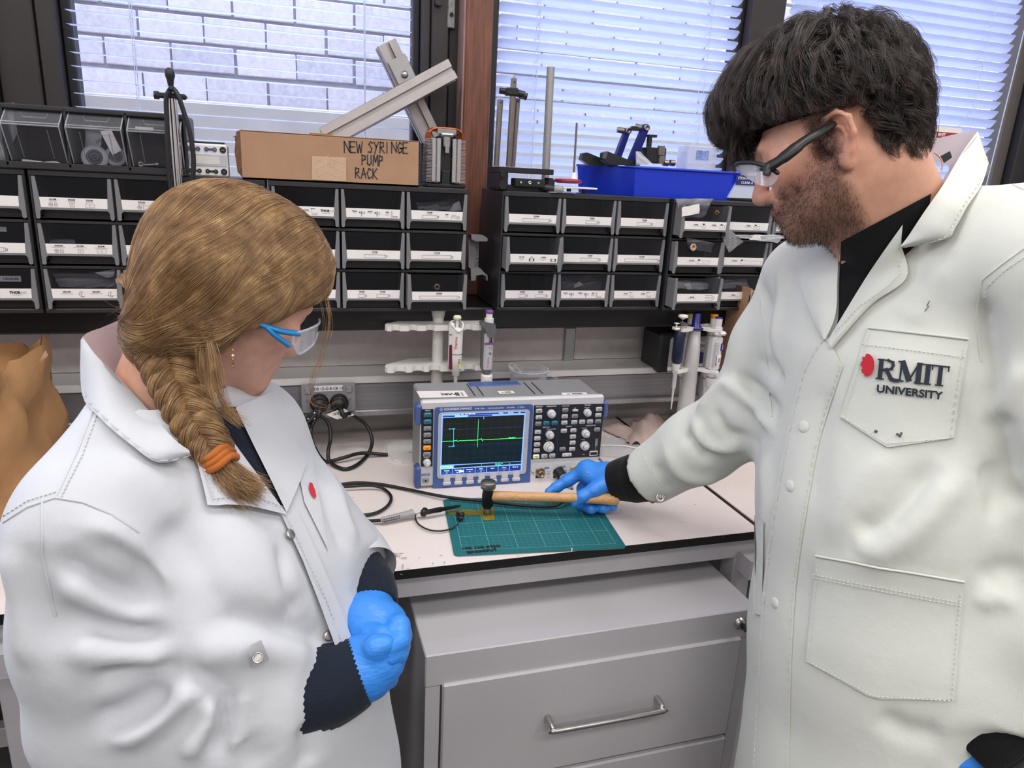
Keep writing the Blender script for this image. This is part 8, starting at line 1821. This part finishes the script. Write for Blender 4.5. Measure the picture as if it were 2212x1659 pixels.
for c_ in range(60):  # fringe falling over the brow
    a = mH(rg.uniform(.085, .105), rg.uniform(-.03, .055), rg.uniform(.070, .088)); e_ = mH(rg.uniform(.105, .128), rg.uniform(-.03, .055), rg.uniform(.018, .048)); m_ = a.lerp(e_, .5) + mH.f * rg.uniform(.008, .02)
    for j in range(14):
        o = Vector(rg.normal(0, .0025, 3).tolist()); strands.append(np.array([tuple(a * (1 - t) ** 2 + m_ * 2 * t * (1 - t) + e_ * t * t + o * (1 - .5 * t)) for t in np.linspace(0, 1, 9)])); rads.append(np.linspace(.0002, .00007, 9))
for c_ in range(900):  # short hair softening the hairline above the temple and ear
    f0 = rg.uniform(-.035, .075); p = mH(f0, 0, .037 + .28 * f0) + mH.l * .3; s2, n2, _i, _d = TH.find_nearest(mH(f0, .085, .040 + .28 * f0)); d_ = (-mH.u * .9 - mH.f * .45 + n2 * .1 + Vector(rg.normal(0, .22, 3).tolist())).normalized(); L_ = rg.uniform(.006, .017); q0 = s2 + mH.u * rg.uniform(0, .012)
    strands.append(np.array([tuple(q0 + n2 * .001), tuple(q0 + d_ * L_ * .5 + n2 * .002), tuple(q0 + d_ * L_ - mH.f * .002)])); rads.append(np.array([.00018, .00014, .00006]))
hair_obj('hair_strands', [s_ - np.array(ML) for s_ in strands], rads, hair_mat('hair_dark', '#0f0b0a', '#2c211d', '#64514a', .33, .6), hair)
# beard, moustache, eyebrow, neck stubble
w_ = np.clip(np.maximum.reduce([beard * .45, must * 1.0, chinb * .9, side * .9]), 0, 1); nB = vnormals(VB, FB); w_ = w_ * (nB @ np.array(vv) < .3); pk_ = rg.choice(len(VB), 5200, p=w_ / w_.sum()); strands, rads = [], []
for i in pk_:
    p = Vector(VB[i].tolist()); nn = Vector(nB[i].tolist()); d_ = (nn * .5 - mH.u * .8 + mH.f * .25 + Vector(rg.normal(0, .4, 3).tolist())).normalized(); L_ = rg.uniform(.003, .0075); d2_ = (d_ - nn * .25 + Vector(rg.normal(0, .3, 3).tolist())).normalized()
    strands.append(np.array([tuple(p - nn * .0005), tuple(p + d_ * L_ * .5), tuple(p + d_ * L_ * .5 + d2_ * L_ * .5)])); rads.append(np.array([.00012, .0001, .00005]))
for s_ in range(160):
    l2 = rg.uniform(.014, .048); p = mH(.100 * mq - .012 * ((l2 - .01) / .04) ** 2 + .004, l2 * mq, (.040 + .004 * math.sin(l2 * 60)) * mq); d_ = (mH.l * .8 + mH.u * .3 + Vector(rg.normal(0, .25, 3).tolist())).normalized(); strands.append(np.array([tuple(p), tuple(p + d_ * .004), tuple(p + d_ * .009)])); rads.append(np.array([.00016, .00014, .00006]))
hair_obj('beard', [s_ - np.array(ML) for s_ in strands], rads, hair_mat('beard_hair', '#120d0b', '#241a16', '#3d2d26', .5, .3), mroot)
# glasses
gl = thing('safety_glasses', 'black framed clear safety glasses on the man', 'glasses', tuple(D(1640, 370, .86)))
mb = MB(); mb.tube(spline([D(1797, 268, .818), D(1770, 286, .812), D(1735, 307, .812), D(1700, 335, .815), D(1665, 358, .825), D(1640, 362, .845)], 5), [.0070] * 6 + [.0085] * 6 + [.0098] * 5 + [.0085] * 5 + [.006] * 4, 10, flat=.55).tube(spline([D(1660, 360, .825), D(1658, 370, .823), D(1655, 378, .823)], 3), .0045, 8)
part('temple_arm', mb, m_rub, gl)
mb = MB(); A = spline([D(1683, 376, .822), D(1660, 361, .828), D(1630, 352, .845), D(1598, 352, .88), D(1588, 358, .92)], 5); Bq = spline([D(1676, 392, .822), D(1660, 403, .826), D(1632, 396, .843), D(1606, 378, .876), D(1590, 368, .918)], 5)
slab(mb, [[a.lerp(b, j / 5) for j in range(6)] for a, b in zip(A, Bq)], .0016); part('lens', mb, clear_mat('lens_clear2', (.93, .94, .98), .16, .04), gl)
mb = MB(); mb.tube(A, [.0014] + [.0026] * (len(A) - 1), 8); part('brow_frame', mb, m_rub, gl)
